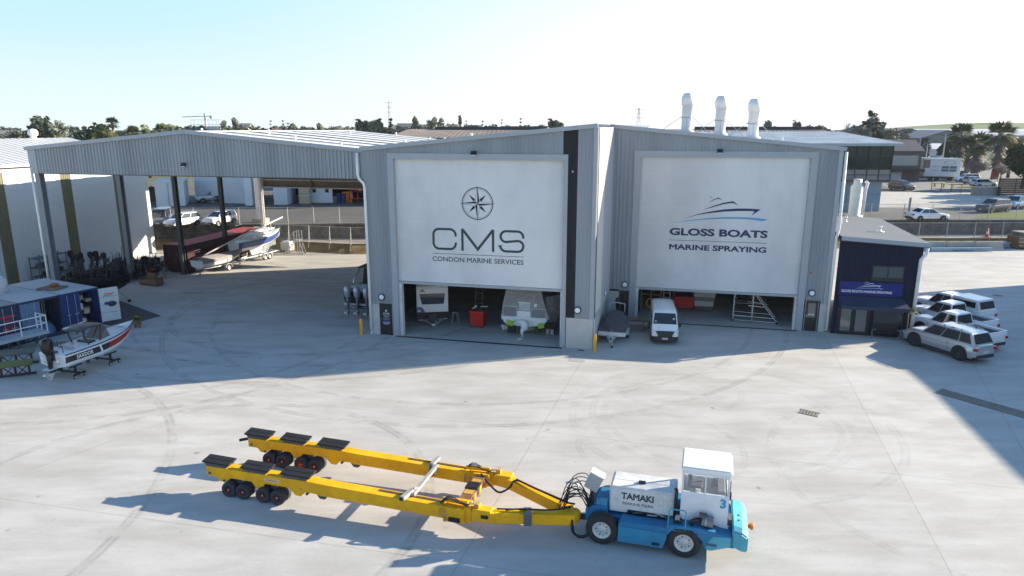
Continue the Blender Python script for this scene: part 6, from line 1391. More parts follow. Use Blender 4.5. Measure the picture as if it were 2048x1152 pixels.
# potted palm and bench at the office
def blades(mb, c, n, L, wd, mat, rnd, up=.6, droop=.5):
    c = Vector(c)
    for k in range(n):
        a = rnd.uniform(0, 2 * math.pi); e = rnd.uniform(.1, 1.1) * up; d = Vector((math.cos(a) * math.cos(e), math.sin(a) * math.cos(e), math.sin(e))); s_ = Vector((-math.sin(a), math.cos(a), 0)) * wd
        l = L * rnd.uniform(.7, 1.1); m = c + d * l * .5; t = c + d * l - Vector((0, 0, droop * l))
        mb.add([c - s_ * .4, c + s_ * .4, m + s_, m - s_, t], [(0, 1, 2, 3), (3, 2, 4)], mat)
LEAFY = M('yucca_leaf', (.16, .20, .03), .55, 0, .3, 5); LEAFP = M('pale_leaf', (.55, .55, .42), .5, 0, .2, 5); rp = random.Random(2)
pp = B(19.0, 6.45); po = thing('potted_tree', 'small spiky tree on a thin stem in a square grey pot by the office downpipe', 'potted plant', pp, YAW)
mb = MB(); mb.loft([[(s_ * a, t * a, z) for s_, t in ((-1, -1), (1, -1), (1, 1), (-1, 1))] for a, z in ((.17, 0), (.25, .55), (.27, .56), (.27, .62), (.22, .62), (.21, .55))], M('pot_grey', (.16, .165, .19), .6, 0, .1, 4), smooth=False); mb.build('pot', po)
mb = MB(); mb.tube([(0, 0, .5), (.03, 0, 1.1), (0, .02, 1.75)], [.035, .028, .03], WOOD, 6); mb.build('stem', po)
mb = MB(); blades(mb, (0.1, 0, 1.8), 40, .6, .04, LEAFY, rp, 1.0, .3); blades(mb, (-.22, -.1, 1.85), 22, .38, .05, LEAFP, rp, .9, .35); mb.tube([(.2, 0, 1.85), (.7, .1, 2.15), (1.2, .1, 2.3)], .02, LEAFY, 5); mb.build('leaves', po)
bn = thing('bench', 'dark bench with curved pale arm rests under the office window', 'bench', B(17.85, 6.62), YAW)
mb = MB(); mb.bx(-.72, .72, -.22, .22, .38, .44, BLACK); mb.build('seat', bn); mb = MB(); mb.bx(-.72, .72, .18, .24, .44, .85, BLACK); mb.build('backrest', bn)
for x in (-.78, .78):
    mb = MB(); mb.tube([(x * .75, -.2, .58), (x, -.25, .60), (x * 1.06, -.25, .40), (x, -.25, .12), (x * .85, -.22, .03)], .025, M('bench_pale', (.30, .29, .27), .6, 0, .1, 5), 7); mb.build('arm_rest', bn)
# flower pot, sofa, dumped goods along the left
fp = thing('flower_pot', 'terracotta pot of yellow green plants on the dark mat corner', 'potted plant', at(276, 655), 0)
mb = MB(); mb.lathe([(.18, 0), (.26, .42), (.29, .44), (.29, .50), (.24, .50), (.22, .42), (0, .42)], M('terracotta', (.26, .15, .09), .8, 0, .15, 4), 14); mb.build('pot', fp)
mb = MB(); blades(mb, (0, 0, .5), 60, .42, .05, M('plant_olive', (.16, .17, .04), .6, 0, .3, 6), rp, 1.1, .2); blades(mb, (0, 0, .6), 14, .35, .05, M('flower_yellow', (.40, .30, .02), .6, 0, .2, 6), rp, 1.2, .1); mb.build('leaves', fp)
sf = thing('armchair', 'worn brown armchair left out beside the rubbish along the cream shed', 'armchair', at(303, 570), R(-20))
BRN = M('brown_fabric', (.16, .105, .065), .9, 0, .2, 4)
mb = MB(); mb.bx(-.75, .75, -.4, .4, .1, .48, BRN); mb.build('seat', sf, bevel=.05); mb = MB(); mb.bx(-.75, .2, .25, .5, .45, .95, BRN); mb.build('backrest', sf, bevel=.05)
mb = MB(); mb.bx(-.9, -.72, -.42, .5, .05, .65, BRN); mb.bx(.72, .9, -.42, .5, .05, .62, BRN); mb.build('arm_rest', sf, bevel=.04)
HEAPD = [M('scrap_dark', (.025, .025, .027), .8, 0, .3, 5), M('scrap_brown', (.06, .042, .03), .9, 0, .3, 5), M('scrap_grey', (.08, .085, .09), .8, .1, .3, 5), M('scrap_black', (.015, .015, .016), .8, 0, .3, 5), M('scrap_dark', (.03, .03, .03))]
rh = random.Random(21); BUSH = M('weed_dark', (.022, .024, .018), .8, 0, .4, 3); RCK0 = M('rack_blue_grey', (.10, .135, .18), .6, .1, .15, 4)
for px, py, hgt in ((250, 552, 1.6), (275, 548, 1.7), (300, 545, 1.5), (322, 545, 1.3), (232, 560, 1.5), (160, 568, 1.2), (205, 566, 1.3), (318, 560, 1.2), (188, 574, 1.5), (222, 572, 1.6), (248, 569, 1.5), (150, 578, 1.3), (285, 560, 1.3)):
    p = at(px, py); o = thing('scrap_heap', 'dark tangled heap of stored boat gear standing along the foot of the cream shed', 'scrap heap', p + Vector((-.8, .8, 0)), rh.uniform(0, 3), 'heaps of stored gear along the cream shed')
    mb = MB()
    for q in range(26):
        t = rh.random(); r_ = 1.25 * (1 - t * .6); a = rh.uniform(0, 6.28)
        mb.box((r_ * math.cos(a) * rh.random(), r_ * math.sin(a) * rh.random(), .12 + t * hgt * .75), (rh.uniform(.15, .7), rh.uniform(.1, .45), rh.uniform(.08, .4)), rh.choice(HEAPD if px < 318 else HEAPD + [M('scrap_red', (.22, .02, .02), .7, 0, .2, 5)]), rot=Euler((rh.uniform(-.6, .6), rh.uniform(-.6, .6), rh.uniform(0, 3))).to_matrix().to_4x4())
    mb.build('junk', o); mb = MB()
    for q in range(10):
        x, y = rh.uniform(-1.2, 1.2), rh.uniform(-1, 1); mb.bar((x, y, 0), (x + rh.uniform(-.4, .4), y + rh.uniform(-.3, .3), hgt * rh.uniform(.9, 1.5)), .03, .03, rh.choice([DKGR, BLACK, DKGR, RCK0]))
    mb.build('pole', o); mb = MB(); blades(mb, (0, 0, .3), 70, 1.3, .05, BUSH, rh, 1.4, .1); mb.build('weeds', o)
for px, py in ((165, 548), (186, 553), (205, 551), (216, 549), (232, 553), (178, 558)):   # engines stored upright on stands
    p = at(px, py); o = thing('stored_outboard', 'dark outboard motor stored upright on a stand along the cream shed', 'outboard motor', p + Vector((-1.2, .6, 0)), rh.uniform(-1, 1), 'outboard motors stored along the cream shed')
    outboard(o, 0, 0, 1.5, HEAPD[0], low=HEAPD[2]); mb = MB(); mb.bar((-.3, -.3, 0), (.1, 0, 1.4), .05, .05, BLACK); mb.bar((-.3, .3, 0), (.1, 0, 1.4), .05, .05, BLACK); mb.bar((.4, 0, 0), (.1, 0, 1.4), .05, .05, BLACK); mb.build('stand', o)
RCK = M('rack_blue_grey', (.14, .19, .26), .6, .1, .15, 4)
for px, py, lab in ((60, 562, 'blue grey steel storage rack against the cream shed, left of the pipe post'), (118, 560, 'blue grey steel storage rack against the cream shed, right of the pipe post')):
    p = at(px, py); o = thing('storage_rack', lab, 'rack', p + Vector((-.8, .2, 0)), R(83)); mb = MB()
    for x in (-1.6, -.5, .6, 1.6):
        for y in (-.4, .4): mb.bar((x, y, 0), (x, y, 2.3), .06, .06, RCK)
    mb.bar((-1.6, -.4, .3), (-.5, -.4, 2.1), .04, .04, RCK); mb.build('frame', o)
    for z in (.5, 1.3, 2.1): mb = MB(); mb.bx(-1.65, 1.65, -.45, .45, z, z + .06, RCK); mb.build('shelf', o)
    mb = MB()
    for q in range(12): mb.box((rh.uniform(-1.4, 1.4), rh.uniform(-.3, .3), rh.choice([.7, 1.5])), (rh.uniform(.2, .6), .3, rh.uniform(.15, .4)), rh.choice(HEAPD[:3] + [RCK]))
    mb.build('stored_gear', o)
# step ladder platform and square white tank in the sun
bt = thing('tank', 'square white liquid tank in a wire cage in the sun behind the shelter lane', 'tank', at(576, 503), YAW)
mb = MB(); mb.bx(-.55, .55, -.5, .5, .16, 1.1, OFFW); mb.cyl((0, 0, 1.1), (0, 0, 1.17), .14, OFFW, 12); mb.build('bottle', bt, bevel=.04)
mb = MB()
for z in (.3, .6, .9, 1.12):
    for y in (-.52, .52): mb.bar((-.57, y, z), (.57, y, z), .02, .02, STEEL)
for x in (-.57, -.2, .2, .57):
    for y in (-.52, .52): mb.bar((x, y, .12), (x, y, 1.13), .02, .02, STEEL)
mb.bx(-.6, .6, -.52, .52, 0, .13, WOOD); mb.build('cage', bt)
sl2 = thing('step_platform', 'wheeled aluminium step platform with hand rails next to the square white tank', 'steps', at(586, 508), YAW + R(8))
mb = MB()
for k in range(5):
    x = -.75 + .22 * k; mb.bx(x, x + .22, -.35, .35, .22 + .26 * k, .25 + .26 * k, STEEL)
mb.bx(.35, .95, -.35, .35, 1.50, 1.54, STEEL); mb.build('tread', sl2)
mb = MB()
for y in (-.37, .37):
    mb.bar((-.85, y, .08), (.40, y, 1.5), .04, .05, ALU); mb.bar((.95, y, .05), (.95, y, 2.5), .04, .04, ALU); mb.bar((.38, y, .05), (.38, y, 2.5), .04, .04, ALU); mb.bar((.38, y, 2.48), (.95, y, 2.48), .04, .04, ALU); mb.bar((-.85, y, 1.0), (.38, y, 2.48), .035, .035, ALU); mb.bar((-.85, y, .08), (1.3, y, .08), .05, .05, ALU); mb.bar((.38, y, 2.0), (.95, y, 2.0), .03, .03, ALU)
    mb.bar((1.3, y, .08), (.95, y, 1.4), .03, .03, ALU)
mb.build('frame', sl2)
for x in (-.8, 1.2):
    for y in (-.37, .37): mb = MB(); mb.cyl((x, y - .03, .07), (x, y + .03, .07), .07, RUB, 10); mb.build('castor', sl2)
# ------------------------------------------------------------------ inside the left unit
cvn = thing('caravan', 'white caravan with a dark wide window parked nose out inside the left workshop', 'caravan', B(-11.1, 2.7), R(8)); cvn.scale = (.88, .9, .97)
mb = MB(); mb.prism([(0, .75), (-.02, 2.75), (.25, 2.95), (5.6, 2.95), (5.7, .75)], -1.2, 1.2, M('caravan_white', (.66, .69, .71), .4, 0, .03, 2, coat=.2), 'y', X=Matrix.Rotation(R(90), 4, 'Z')); mb.build('body', cvn, bevel=.06, seg=2)
mb = MB(); mb.prism([(-.98, 2.3), (.98, 2.3), (.84, 1.55), (-.80, 1.55)], -.05, .0, GLASS, 'y'); mb.build('window', cvn)
mb = MB(); mb.bx(-1.2, 1.2, -.06, .1, .50, .98, BLACK); mb.bx(-.32, .32, -.35, -.02, .35, .92, M('gas_box', (.05, .05, .055), .6, 0, .1, 4)); mb.build('front_box', cvn, bevel=.02)
mb = MB(); mb.bar((-.9, .1, .48), (0, -1.5, .45), .08, .1, STEEL); mb.bar((.9, .1, .48), (0, -1.5, .45), .08, .1, STEEL); mb.cyl((.2, -1.05, 0), (.2, -1.05, .65), .03, STEEL, 6); mb.box((0, -1.55, .48), (.2, .25, .14), STEEL); mb.bx(-1.1, -.4, -.12, 0, .42, .46, OFFW); mb.bx(.4, 1.1, -.12, 0, .46, .5, OFFW); mb.build('draw_bar', cvn)
mb = MB(); mb.prism([(-1.17, 1.0), (-1.17, 1.32), (-.95, 1.38), (-.72, 1.25), (-.58, 1.0)], -.045, 0, M('swirl_blue', (.05, .12, .24), .5, 0, 0), 'y'); mb.prism([(-1.16, 1.02), (-1.1, 1.2), (-.95, 1.2), (-.9, 1.02)], -.05, 0, M('swirl_pale', (.45, .55, .65), .5, 0, 0), 'y'); mb.bx(-.95, -.55, -.045, 0, 2.45, 2.50, INK); mb.bx(-.85, -.62, -.045, 0, 2.54, 2.60, INK); mb.bx(.1, .5, -.05, 0, 2.83, 2.86, INKW); mb.build('graphics', cvn)
for x in (-1.1, 1.1): wheel(cvn, x, 3.0, .33, .33, .2, 1, RIMA).rotation_euler = (0, 0, R(90))
stl = thing('stool', 'small grey metal stool standing between the caravan and the red bin', 'stool', at(911, 645), YAW)
mb = MB(); mb.bx(-.16, .16, -.16, .16, .72, .76, STEEL); mb.build('seat', stl)
for x in (-1, 1):
    for y in (-1, 1): mb = MB(); mb.bar((x * .13, y * .13, .72), (x * .24, y * .2, 0), .03, .03, STEEL); mb.build('leg', stl)
ld = thing('ladder', 'tall timber ladder leaning in the dark behind the stool', 'ladder', B(-8.7, 5.5), YAW); mb = MB()
for x in (-.25, .25): mb.bar((x, 0, 0), (x, .5, 3.0), .05, .08, WOOD)
mb.build('rail', ld); mb = MB()
for k in range(8): mb.bar((-.25, .06 * k + .04, .35 * k + .3), (.25, .06 * k + .04, .35 * k + .3), .04, .04, WOOD)
mb.build('rung', ld)
bn_ = thing('wheelie_bin', 'large bright red rubbish bin heaped with scraps inside the left workshop', 'bin', at(956, 656) + Vector((0, .35, 0)), YAW); bn_.scale = (.86, .86, .92)
mb = MB(); mb.loft([[(s_ * a, t * b, z) for s_, t in ((-1, -1), (1, -1), (1, 1), (-1, 1))] for a, b, z in ((.50, .36, .14), (.56, .45, 1.2), (.62, .5, 1.2), (.62, .5, 1.28), (.55, .43, 1.28), (.5, .4, 1.15))], RED, smooth=False); mb.build('body', bn_, bevel=.02)
mb = MB()
for x in (-.42, .42):
    for y in (-.3, .3): mb.cyl((x - .03, y, .08), (x + .03, y, .08), .08, RUB, 10)
mb.build('castor', bn_); mb = MB(); mb.ball((.15, 0, 1.3), .32, BLACK, 10, (1.4, 1, .6)); mb.ball((-.2, .1, 1.5), .10, OFFW, 8, (1.2, 1, 1)); mb.bar((-.5, 0, 1.32), (-.15, .1, 1.5), .05, .06, OFFW); mb.bar((.2, 0, 1.5), (.75, .1, 1.55), .04, .05, OFFW); mb.build('rubbish', bn_)
# cruiser under plastic film
PF = M('plastic_film', (.72, .76, .78), .3, 0, .12, 2, spec=.6, alpha=.30); PWH = M('masking_white', (.66, .69, .70), .6, 0, .08, 3)
cr = thing('motor_cruiser', 'white cruiser wrapped in clear plastic film for spraying inside the left workshop', 'boat', B(-4.55, 1.6), YAW); cr.scale = (.86, .86, .86)
mb = MB(); Xr = Matrix.Rotation(R(90), 4, 'Z'); rg_ = []
tmp = MB(); hr = hull(tmp, 7.5, 1.72, .75, 1.55, PWH, bow=.9, rise=.4, sheer=.3, trans=.96)
mb.loft([[Xr @ Vector(v) for v in r_] for r_ in hr], PWH); mb.build('hull', cr)
mb = MB(); mb.bx(-1.72, 1.72, -.06, .10, 1.25, 1.50, PWH); mb.bx(-1.62, -.55, -.02, .08, 1.5, 2.30, M('transom_grey', (.17, .19, .21), .5, 0, .05, 3)); mb.bx(.55, 1.62, -.02, .08, 1.5, 2.2, M('transom_grey', (.17, .19, .21))); mb.bx(-.5, .5, -.1, .3, 1.5, 2.0, PWH); mb.bx(-.42, .42, .1, .4, 2.0, 2.65, M('door_panel_grey', (.40, .43, .46), .5, 0, .05, 3)); mb.bx(-.48, .48, .05, .12, 2.55, 2.65, PWH); mb.bx(.75, .98, -.05, .1, 2.35, 2.6, PWH); mb.build('transom', cr, bevel=.03)
mb = MB(); mb.loft([[(-1.75, y - .1, 1.45), (-1.60, y, 2.5), (-1.2, y + .1, 4.3), (0, y + .15, 4.8), (1.05, y + .1, 4.3), (1.5, y, 2.5), (1.85, y - .1, 1.45)] for y in (.12, 2.2, 4.5)], PF, caps=False, closed=False, smooth=False); mb.add([(-1.78, .0, 1.4), (-1.62, .02, 2.5), (-1.22, .1, 4.3), (0, .15, 4.8), (1.08, .1, 4.3), (1.53, .02, 2.5), (1.9, 0, 1.4)], [(0, 1, 2, 3, 4, 5, 6)], PF); mb.add([(1.6, .1, 3.1), (3.0, 1.5, 3.2), (2.2, 1.0, .9), (1.7, .1, 1.5)], [(0, 1, 2, 3)], PF); mb.build('plastic_wrap', cr)
mb = MB(); mb.ball((.12, -.35, .95), .30, PWH, 10, (1, .9, 1.35)); mb.ball((-.12, -.30, 1.22), .26, PWH, 10, (1.5, 1, .7)); mb.tube([(.0, -.35, .8), (-.08, -.4, .45), (-.05, -.4, .25)], [.16, .12, .05], PWH, 8); mb.build('wrapped_drive', cr)
mb = MB(); mb.box((-1.05, -.15, 1.05), (.50, .04, .40), M('masking_green', (.25, .42, .04), .7, 0, .1, 5), rot=Matrix.Rotation(R(14), 4, 'Y')); mb.box((1.30, -.15, .98), (.46, .04, .40), M('masking_green', (.25, .42, .04)), rot=Matrix.Rotation(R(-16), 4, 'Y')); mb.box((-1.0, -.12, 1.30), (.5, .05, .14), PWH); mb.box((1.3, -.12, 1.3), (.6, .05, .2), PWH); mb.build('trim_tab', cr)
mb = MB(); mb.bx(-1.3, -.75, .1, .5, .2, .75, BLACK); mb.bar((-.55, .6, 0), (-.5, .6, .8), .12, .12, DKGR); mb.bar((.8, .8, 0), (.8, .8, .8), .15, .15, DKGR); mb.bar((-.2, -.5, .05), (.1, -.55, .35), .03, .03, OFFW); mb.bar((.1, -.55, .05), (-.15, -.5, .4), .03, .03, OFFW); mb.build('support', cr)
for px, py, m_, lab in ((1009, 660, OFFW, 'crumpled pale rag heap under the plastic wrapped cruiser'), (1100, 668, STEEL, 'pale two handled tool box standing right of the wrapped cruiser'), (1041, 680, OFFW, 'tiny white offcut lying on the floor in front of the wrapped cruiser'), (1061, 664, M('roll_beige', (.35, .34, .28), .7, 0, .1, 4), 'beige roll of masking paper below the wrapped cruiser')):
    p = at(px, py); o = thing('rag_heap' if 'rag' in lab else 'tool_box' if 'tool' in lab else 'offcut' if 'offcut' in lab else 'paper_roll', lab, 'clutter', p, YAW); mb = MB()
    if 'tool' in lab: mb.bx(-.25, -.04, -.12, .12, .0, .35, m_); mb.bx(.04, .25, -.12, .12, .0, .35, m_); mb.bx(-.27, .27, -.15, .15, .36, .72, BLACK); mb.tube([(-.15, 0, .72), (-.1, 0, .86), (.1, 0, .86), (.15, 0, .72)], .02, STEEL, 5)
    elif 'roll' in lab: mb.cyl((-.25, 0, .22), (.25, .1, .3), .2, m_, 14); mb.cyl((-.26, 0, .22), (-.24, 0, .22), .08, BLACK, 10)
    else:
        for q in range(7): mb.ball((rh.uniform(-.2, .2), rh.uniform(-.15, .15), rh.uniform(.05, .3) * (1 if 'rag' in lab else .3)), rh.uniform(.08, .16) * (1 if 'rag' in lab else .5), m_, 7, (1, 1, .8))
    mb.build('body', o, bevel=.01)
# ------------------------------------------------------------------ inside the right unit
tc = thing('tool_cabinet', 'tall red tool cabinet at the back of the right workshop behind the white van', 'cabinet', B(5.4, 10.4), YAW)
mb = MB(); mb.bx(-.75, .75, 0, .6, 1.55, 2.6, RED); mb.bx(-.7, .7, .02, .58, .25, 1.05, RED); mb.bx(-.78, .78, -.02, .6, 1.05, 1.12, BLACK); mb.bx(-.72, -.66, 0, .5, 1.12, 1.55, RED); mb.bx(.66, .72, 0, .5, 1.12, 1.55, RED); mb.build('body', tc, bevel=.01); mb = MB()
for k in range(4): mb.bx(-.62, .62, -.004, .02, .34 + .17 * k, .36 + .17 * k, BLACK)
mb.build('drawer_gap', tc)
wb = thing('small_boat', 'pale boat under a dusty wrap at the back of the right workshop', 'boat', B(6.85, 10.6), YAW); wb.scale = (.68, .8, .85)
mb = MB(); mb.loft([[(w_ * x, y, z) for x, z in ((-1, 1.25), (-.98, 2.0), (-.7, 2.5), (.7, 2.5), (.98, 2.0), (1, 1.25))] for w_, y in ((1.15, 0), (1.2, 1.5), (1.1, 3.5), (.5, 5))], M('dusty_wrap', (.46, .42, .40), .8, 0, .12, 3)); mb.build('wrap', wb, bevel=.03); mb = MB(); mb.bx(-1.05, 1.05, -.03, 4, .95, 1.3, M('hull_grey_teal', (.12, .17, .19), .4, 0, .1, 3)); mb.bx(-1.0, 1.0, -.06, 3.5, .5, .95, M('hull_pale_grey', (.42, .42, .42), .4, 0, .1, 3)); mb.bar((-1.12, -.03, 2.05), (1.1, -.03, 1.75), .02, .03, BLACK); mb.bx(-.9, .9, .2, 2.5, .1, .5, DKGR); mb.build('hull', wb, bevel=.02)
hrk = thing('hose_rack', 'timber rack hung with yellow hoses at the left of the right workshop', 'rack', B(3.1, 9.9), YAW)
mb = MB()
for x in (-.7, 0, .7): mb.bx(x - .05, x + .05, 0, .1, 0, 3.2, WOOD)
mb.bx(-.75, .75, .02, .12, 1.2, 1.28, WOOD); mb.build('frame', hrk); mb = MB(); YH = M('hose_yellow', (.45, .27, .01), .6, 0, .1, 5)
for cx_, cz_ in ((.2, 1.9), (-.1, .65)):
    for r_ in (.28, .34): mb.tube([(cx_ + r_ * .7 * math.cos(R(a)), -.06, cz_ + r_ * math.sin(R(a))) for a in range(0, 361, 30)], .045, YH, 6, caps=False)
mb.build('hose', hrk)
sd2 = thing('step_ladder', 'aluminium ladder standing behind the white van roof in the right workshop', 'ladder', B(4.2, 10.4), YAW); mb = MB()
for x in (-.22, .22): mb.bar((x, 0, 0), (x, .4, 3.2), .04, .06, ALU)
mb.build('rail', sd2); mb = MB()
for k in range(9): mb.bar((-.22, .045 * k, .33 * k + .3), (.22, .045 * k, .33 * k + .3), .03, .03, ALU)
mb.build('rung', sd2)
sc_ = thing('scaffold_frame', 'wheeled aluminium ramp frame with a sloping rail just inside the right workshop door', 'scaffold', at(1500, 645), YAW + R(-4))
mb = MB()
for y in (0, 1.1):
    for p, q in (((-1.15, .1), (-1.1, 2.1)), ((-1.1, 2.08), (.15, 2.05)), ((.1, .1), (.12, 2.1)), ((.12, 2.1), (1.75, .1)), ((-1.15, .12), (1.75, .12)), ((-1.12, .45), (1.4, .4)), ((-.2, 1.2), (.8, 1.15))): mb.bar((p[0], y, p[1]), (q[0], y, q[1]), .05, .05, ALU)
for x, z in ((-1.1, 2.08), (.12, 2.08), (-1.15, .12), (1.75, .12), (.12, 1.1)): mb.bar((x, 0, z), (x, 1.1, z), .05, .05, ALU)
mb.build('tube_frame', sc_)
for x in (-1.15, 1.7):
    for y in (0, 1.1): mb = MB(); mb.cyl((x, y - .03, .09), (x, y + .03, .09), .09, RUB, 10); mb.build('castor', sc_)
bk = thing('work_stand', 'dark cluttered trestle stand with bars deep inside the right workshop', 'stand', B(10.2, 11.5), YAW); mb = MB()
for x in (-1, 1):
    for y in (0, .8): mb.bar((x, y, 0), (x, y, 1.3), .05, .05, DKGR)
for z in (.6, 1.25): mb.bar((-1.2, 0, z), (1.2, 0, z), .05, .05, STEEL)
mb.bx(-1.1, 1.1, 0, .8, .75, .8, DKGR); mb.build('frame', bk); mb = MB()
for q in range(10): mb.box((rh.uniform(-.9, .9), rh.uniform(.1, .7), .95), (.25, .2, rh.uniform(.2, .5)), rh.choice(HEAPD[:3] + [OFFW]))
mb.build('stored_gear', bk)
# ------------------------------------------------------------------ right hand yard edge
def barrier(label, p, L=3.1):
    o = thing('concrete_barrier', label, 'barrier', p, R(2), 'concrete barriers along the yard edge'); mb = MB(); mb.prism([(-.3, 0), (-.3, .2), (-.12, .45), (-.08, .95), (.08, .95), (.12, .45), (.3, .2), (.3, 0)], 0, L - .04, M('barrier_concrete', (.38, .38, .37), .8, 0, .08, 2), 'x'); mb.build('block', o)
p = at(1822, 497)
for k in range(3): barrier(('leftmost', 'middle', 'rightmost')[k] + ' of three pale concrete barriers along the far yard edge behind the office roof', Vector((p.x + 3.1 * k, 74.0, 0)))
bm_ = thing('steel_panel', 'long pale blue steel panel lying at the foot of the concrete barriers', 'panel', Vector((p.x + 1.0, 73.3, 0)), R(2)); mb = MB(); mb.bx(0, 6.8, -.1, .1, 0, .42, M('panel_blue', (.30, .42, .48), .5, .1, .1, 2)); mb.build('sheet', bm_, bevel=.01); mb = MB(); mb.bx(2.4, 4.6, -.14, -.1, .05, .2, M('panel_teal', (.10, .25, .33), .5, .1, .1, 2)); mb.build('stripe', bm_)
tb = thing('timber_beam', 'pale timber beams lying between the barriers and the pipe bundle', 'timber', at(1932, 496), R(2)); mb = MB(); mb.bx(-1.2, 1.4, -.1, .15, .0, .2, TAN); mb.bx(-1.0, 1.6, .2, .45, .0, .2, TAN); mb.build('beam', tb, bevel=.01)
pb = thing('pipe_bundle', 'bundle of shiny steel pipes lying under the orange cone', 'pipes', at(1981, 496), R(3)); mb = MB()
for k in range(5):
    for j in range(4 - k % 2): mb.cyl((-2.0 + rh.uniform(-.2, .2), -.3 + .16 * j + .08 * (k % 2), .1 + .13 * k), (2.0 + rh.uniform(-.2, .2), -.3 + .16 * j + .08 * (k % 2), .1 + .13 * k), .075, CHROME if (j + k) % 2 else M('pipe_blue_grey', (.30, .38, .46), .4, .5, .2, 6), 8)
mb.build('pipe', pb); mb = MB(); mb.bx(-2.6, -2.1, -.5, .4, 0, .35, M('scrap_brown', (.1, .1, .1))); mb.build('block', pb)
cn = thing('traffic_cone', 'orange traffic cone with a white band standing behind the pipe bundle', 'cone', Vector((54.3, 77.6, .9)), 0); cn.scale = (1.35, 1.35, 1.35)
mb = MB(); mb.bx(-.2, .2, -.2, .2, 0, .05, ORG); mb.build('base', cn); mb = MB(); mb.lathe([(.16, .05), (.115, .30)], M('cone_orange', (.80, .10, .03), .5, 0, .05, 4), 14); mb.lathe([(.075, .52), (.03, .75), (0, .755)], M('cone_orange', (.8, .1, .03)), 14); mb.build('cone', cn); mb = MB(); mb.lathe([(.115, .30), (.075, .52)], WHITE, 14); mb.build('band', cn)
tl_ = thing('timber_stack', 'weathered stack of timber planks at the right edge of the yard', 'timber stack', Vector((58.2, 75.8, 0)), R(4)); mb = MB()
for k in range(9): mb.bx(-2.2 + rh.uniform(-.2, .2), 3 + rh.uniform(-.2, .2), -.8, .8, .1 + .2 * k, .1 + .2 * k + .15, rh.choice([WOOD, TAN, M('grey_timber', (.22, .21, .19), .9, 0, .2, 4)]))
mb.build('plank', tl_); mb = MB(); mb.bx(-2.4, -2.3, -.8, .8, 0, 1.3, RUST); mb.bx(3.1, 3.2, -.8, .8, 0, 1.3, RUST); mb.build('side_frame', tl_)
# ------------------------------------------------------------------ fences on the retaining wall and along the yard edge
FP_ = M('fence_post_grey', (.46, .46, .45), .6, .2, .1, 4)
g = NG('chain_link'); wv = None
v1 = g.vec('DOT_PRODUCT', g.tc, (10, 0, 10), 1); v2 = g.vec('DOT_PRODUCT', g.tc, (10, 0, -10), 1)
w1 = g.math('LESS_THAN', g.math('FRACT', v1), .10); w2 = g.math('LESS_THAN', g.math('FRACT', v2), .10)
g.t.links.new(g.math('MAXIMUM', w1, w2), g.p.inputs['Alpha']); g.p.inputs['Base Color'].default_value = (.35, .35, .35, 1); g.p.inputs['Metallic'].default_value = .5; g.p.inputs['Roughness'].default_value = .5
MESHM = g.m
def wire_fence(label, pts, h, every, base, arm=False, mesh=True):
    o = thing('wire_fence', label, 'fence', (0, 0, 0))
    for (a, b) in zip(pts[:-1], pts[1:]):
        a = Vector(a); b = Vector(b); L = (b - a).length; n = max(1, int(round(L / every))); d = (b - a) / n
        for k in range(n + (1 if b == Vector(pts[-1]) else 0)):
            p = a + d * k; mb = MB(); mb.cyl((p.x, p.y, base - .05), (p.x, p.y, base + h), .045, FP_, 7)
            if arm: mb.bar((p.x, p.y, base + h * .75), (p.x, p.y - .8, base - .9), .05, .05, FP_)
            mb.build('post', o)
        mb = MB(); mb.bar((a.x, a.y, base + h - .05), (b.x, b.y, base + h - .05), .04, .04, FP_)
        if arm: mb.bar((a.x, a.y, base + .35), (b.x, b.y, base + .35), .04, .04, FP_)
        mb.build('rail', o)
        if mesh: mb = MB(); mb.add([(a.x, a.y + .01, base + .03), (b.x, b.y + .01, base + .03), (b.x, b.y + .01, base + h - .06), (a.x, a.y + .01, base + h - .06)], [(0, 1, 2, 3)], MESHM); mb.build('mesh', o)
wire_fence('chain link fence on top of the retaining wall behind the open shelter', [(-48, 75.75), (-28, 76.45), (-16.6, 77.15)], 1.9, 2.6, 2.55)
wire_fence('chain link fence on top of the retaining wall on the right beside the road', [(38, 79.9), (46, 80.3), (66, 80.5)], 1.9, 3.3, 2.55)
wire_fence('low temporary wire fence on the clay bank behind the shelter lane', [(-27, 75.5), (-17.3, 72.8), (-14, 72.6)], 1.9, 2.7, .85, True)
wire_fence('low temporary wire fence along the footpath behind the concrete barriers', [(40, 77.4), (56, 77.6), (70, 77.8)], 1.75, 3.4, .88, False)
tp2 = thing('power_pole', 'thick grey post standing in front of the white sedan on the right', 'post', Vector((46.4, 80.0, 2.5)), 0); mb = MB(); mb.cyl((0, 0, 0), (0, 0, 2.6), .13, M('grey_pole', (.25, .25, .25), .7, 0, .1, 3), 10); mb.build('pole', tp2); mb = MB(); mb.cyl((0, 0, 2.6), (0, 0, 2.68), .16, M('grey_pole', (.25, .25, .25)), 10); mb.build('cap', tp2)
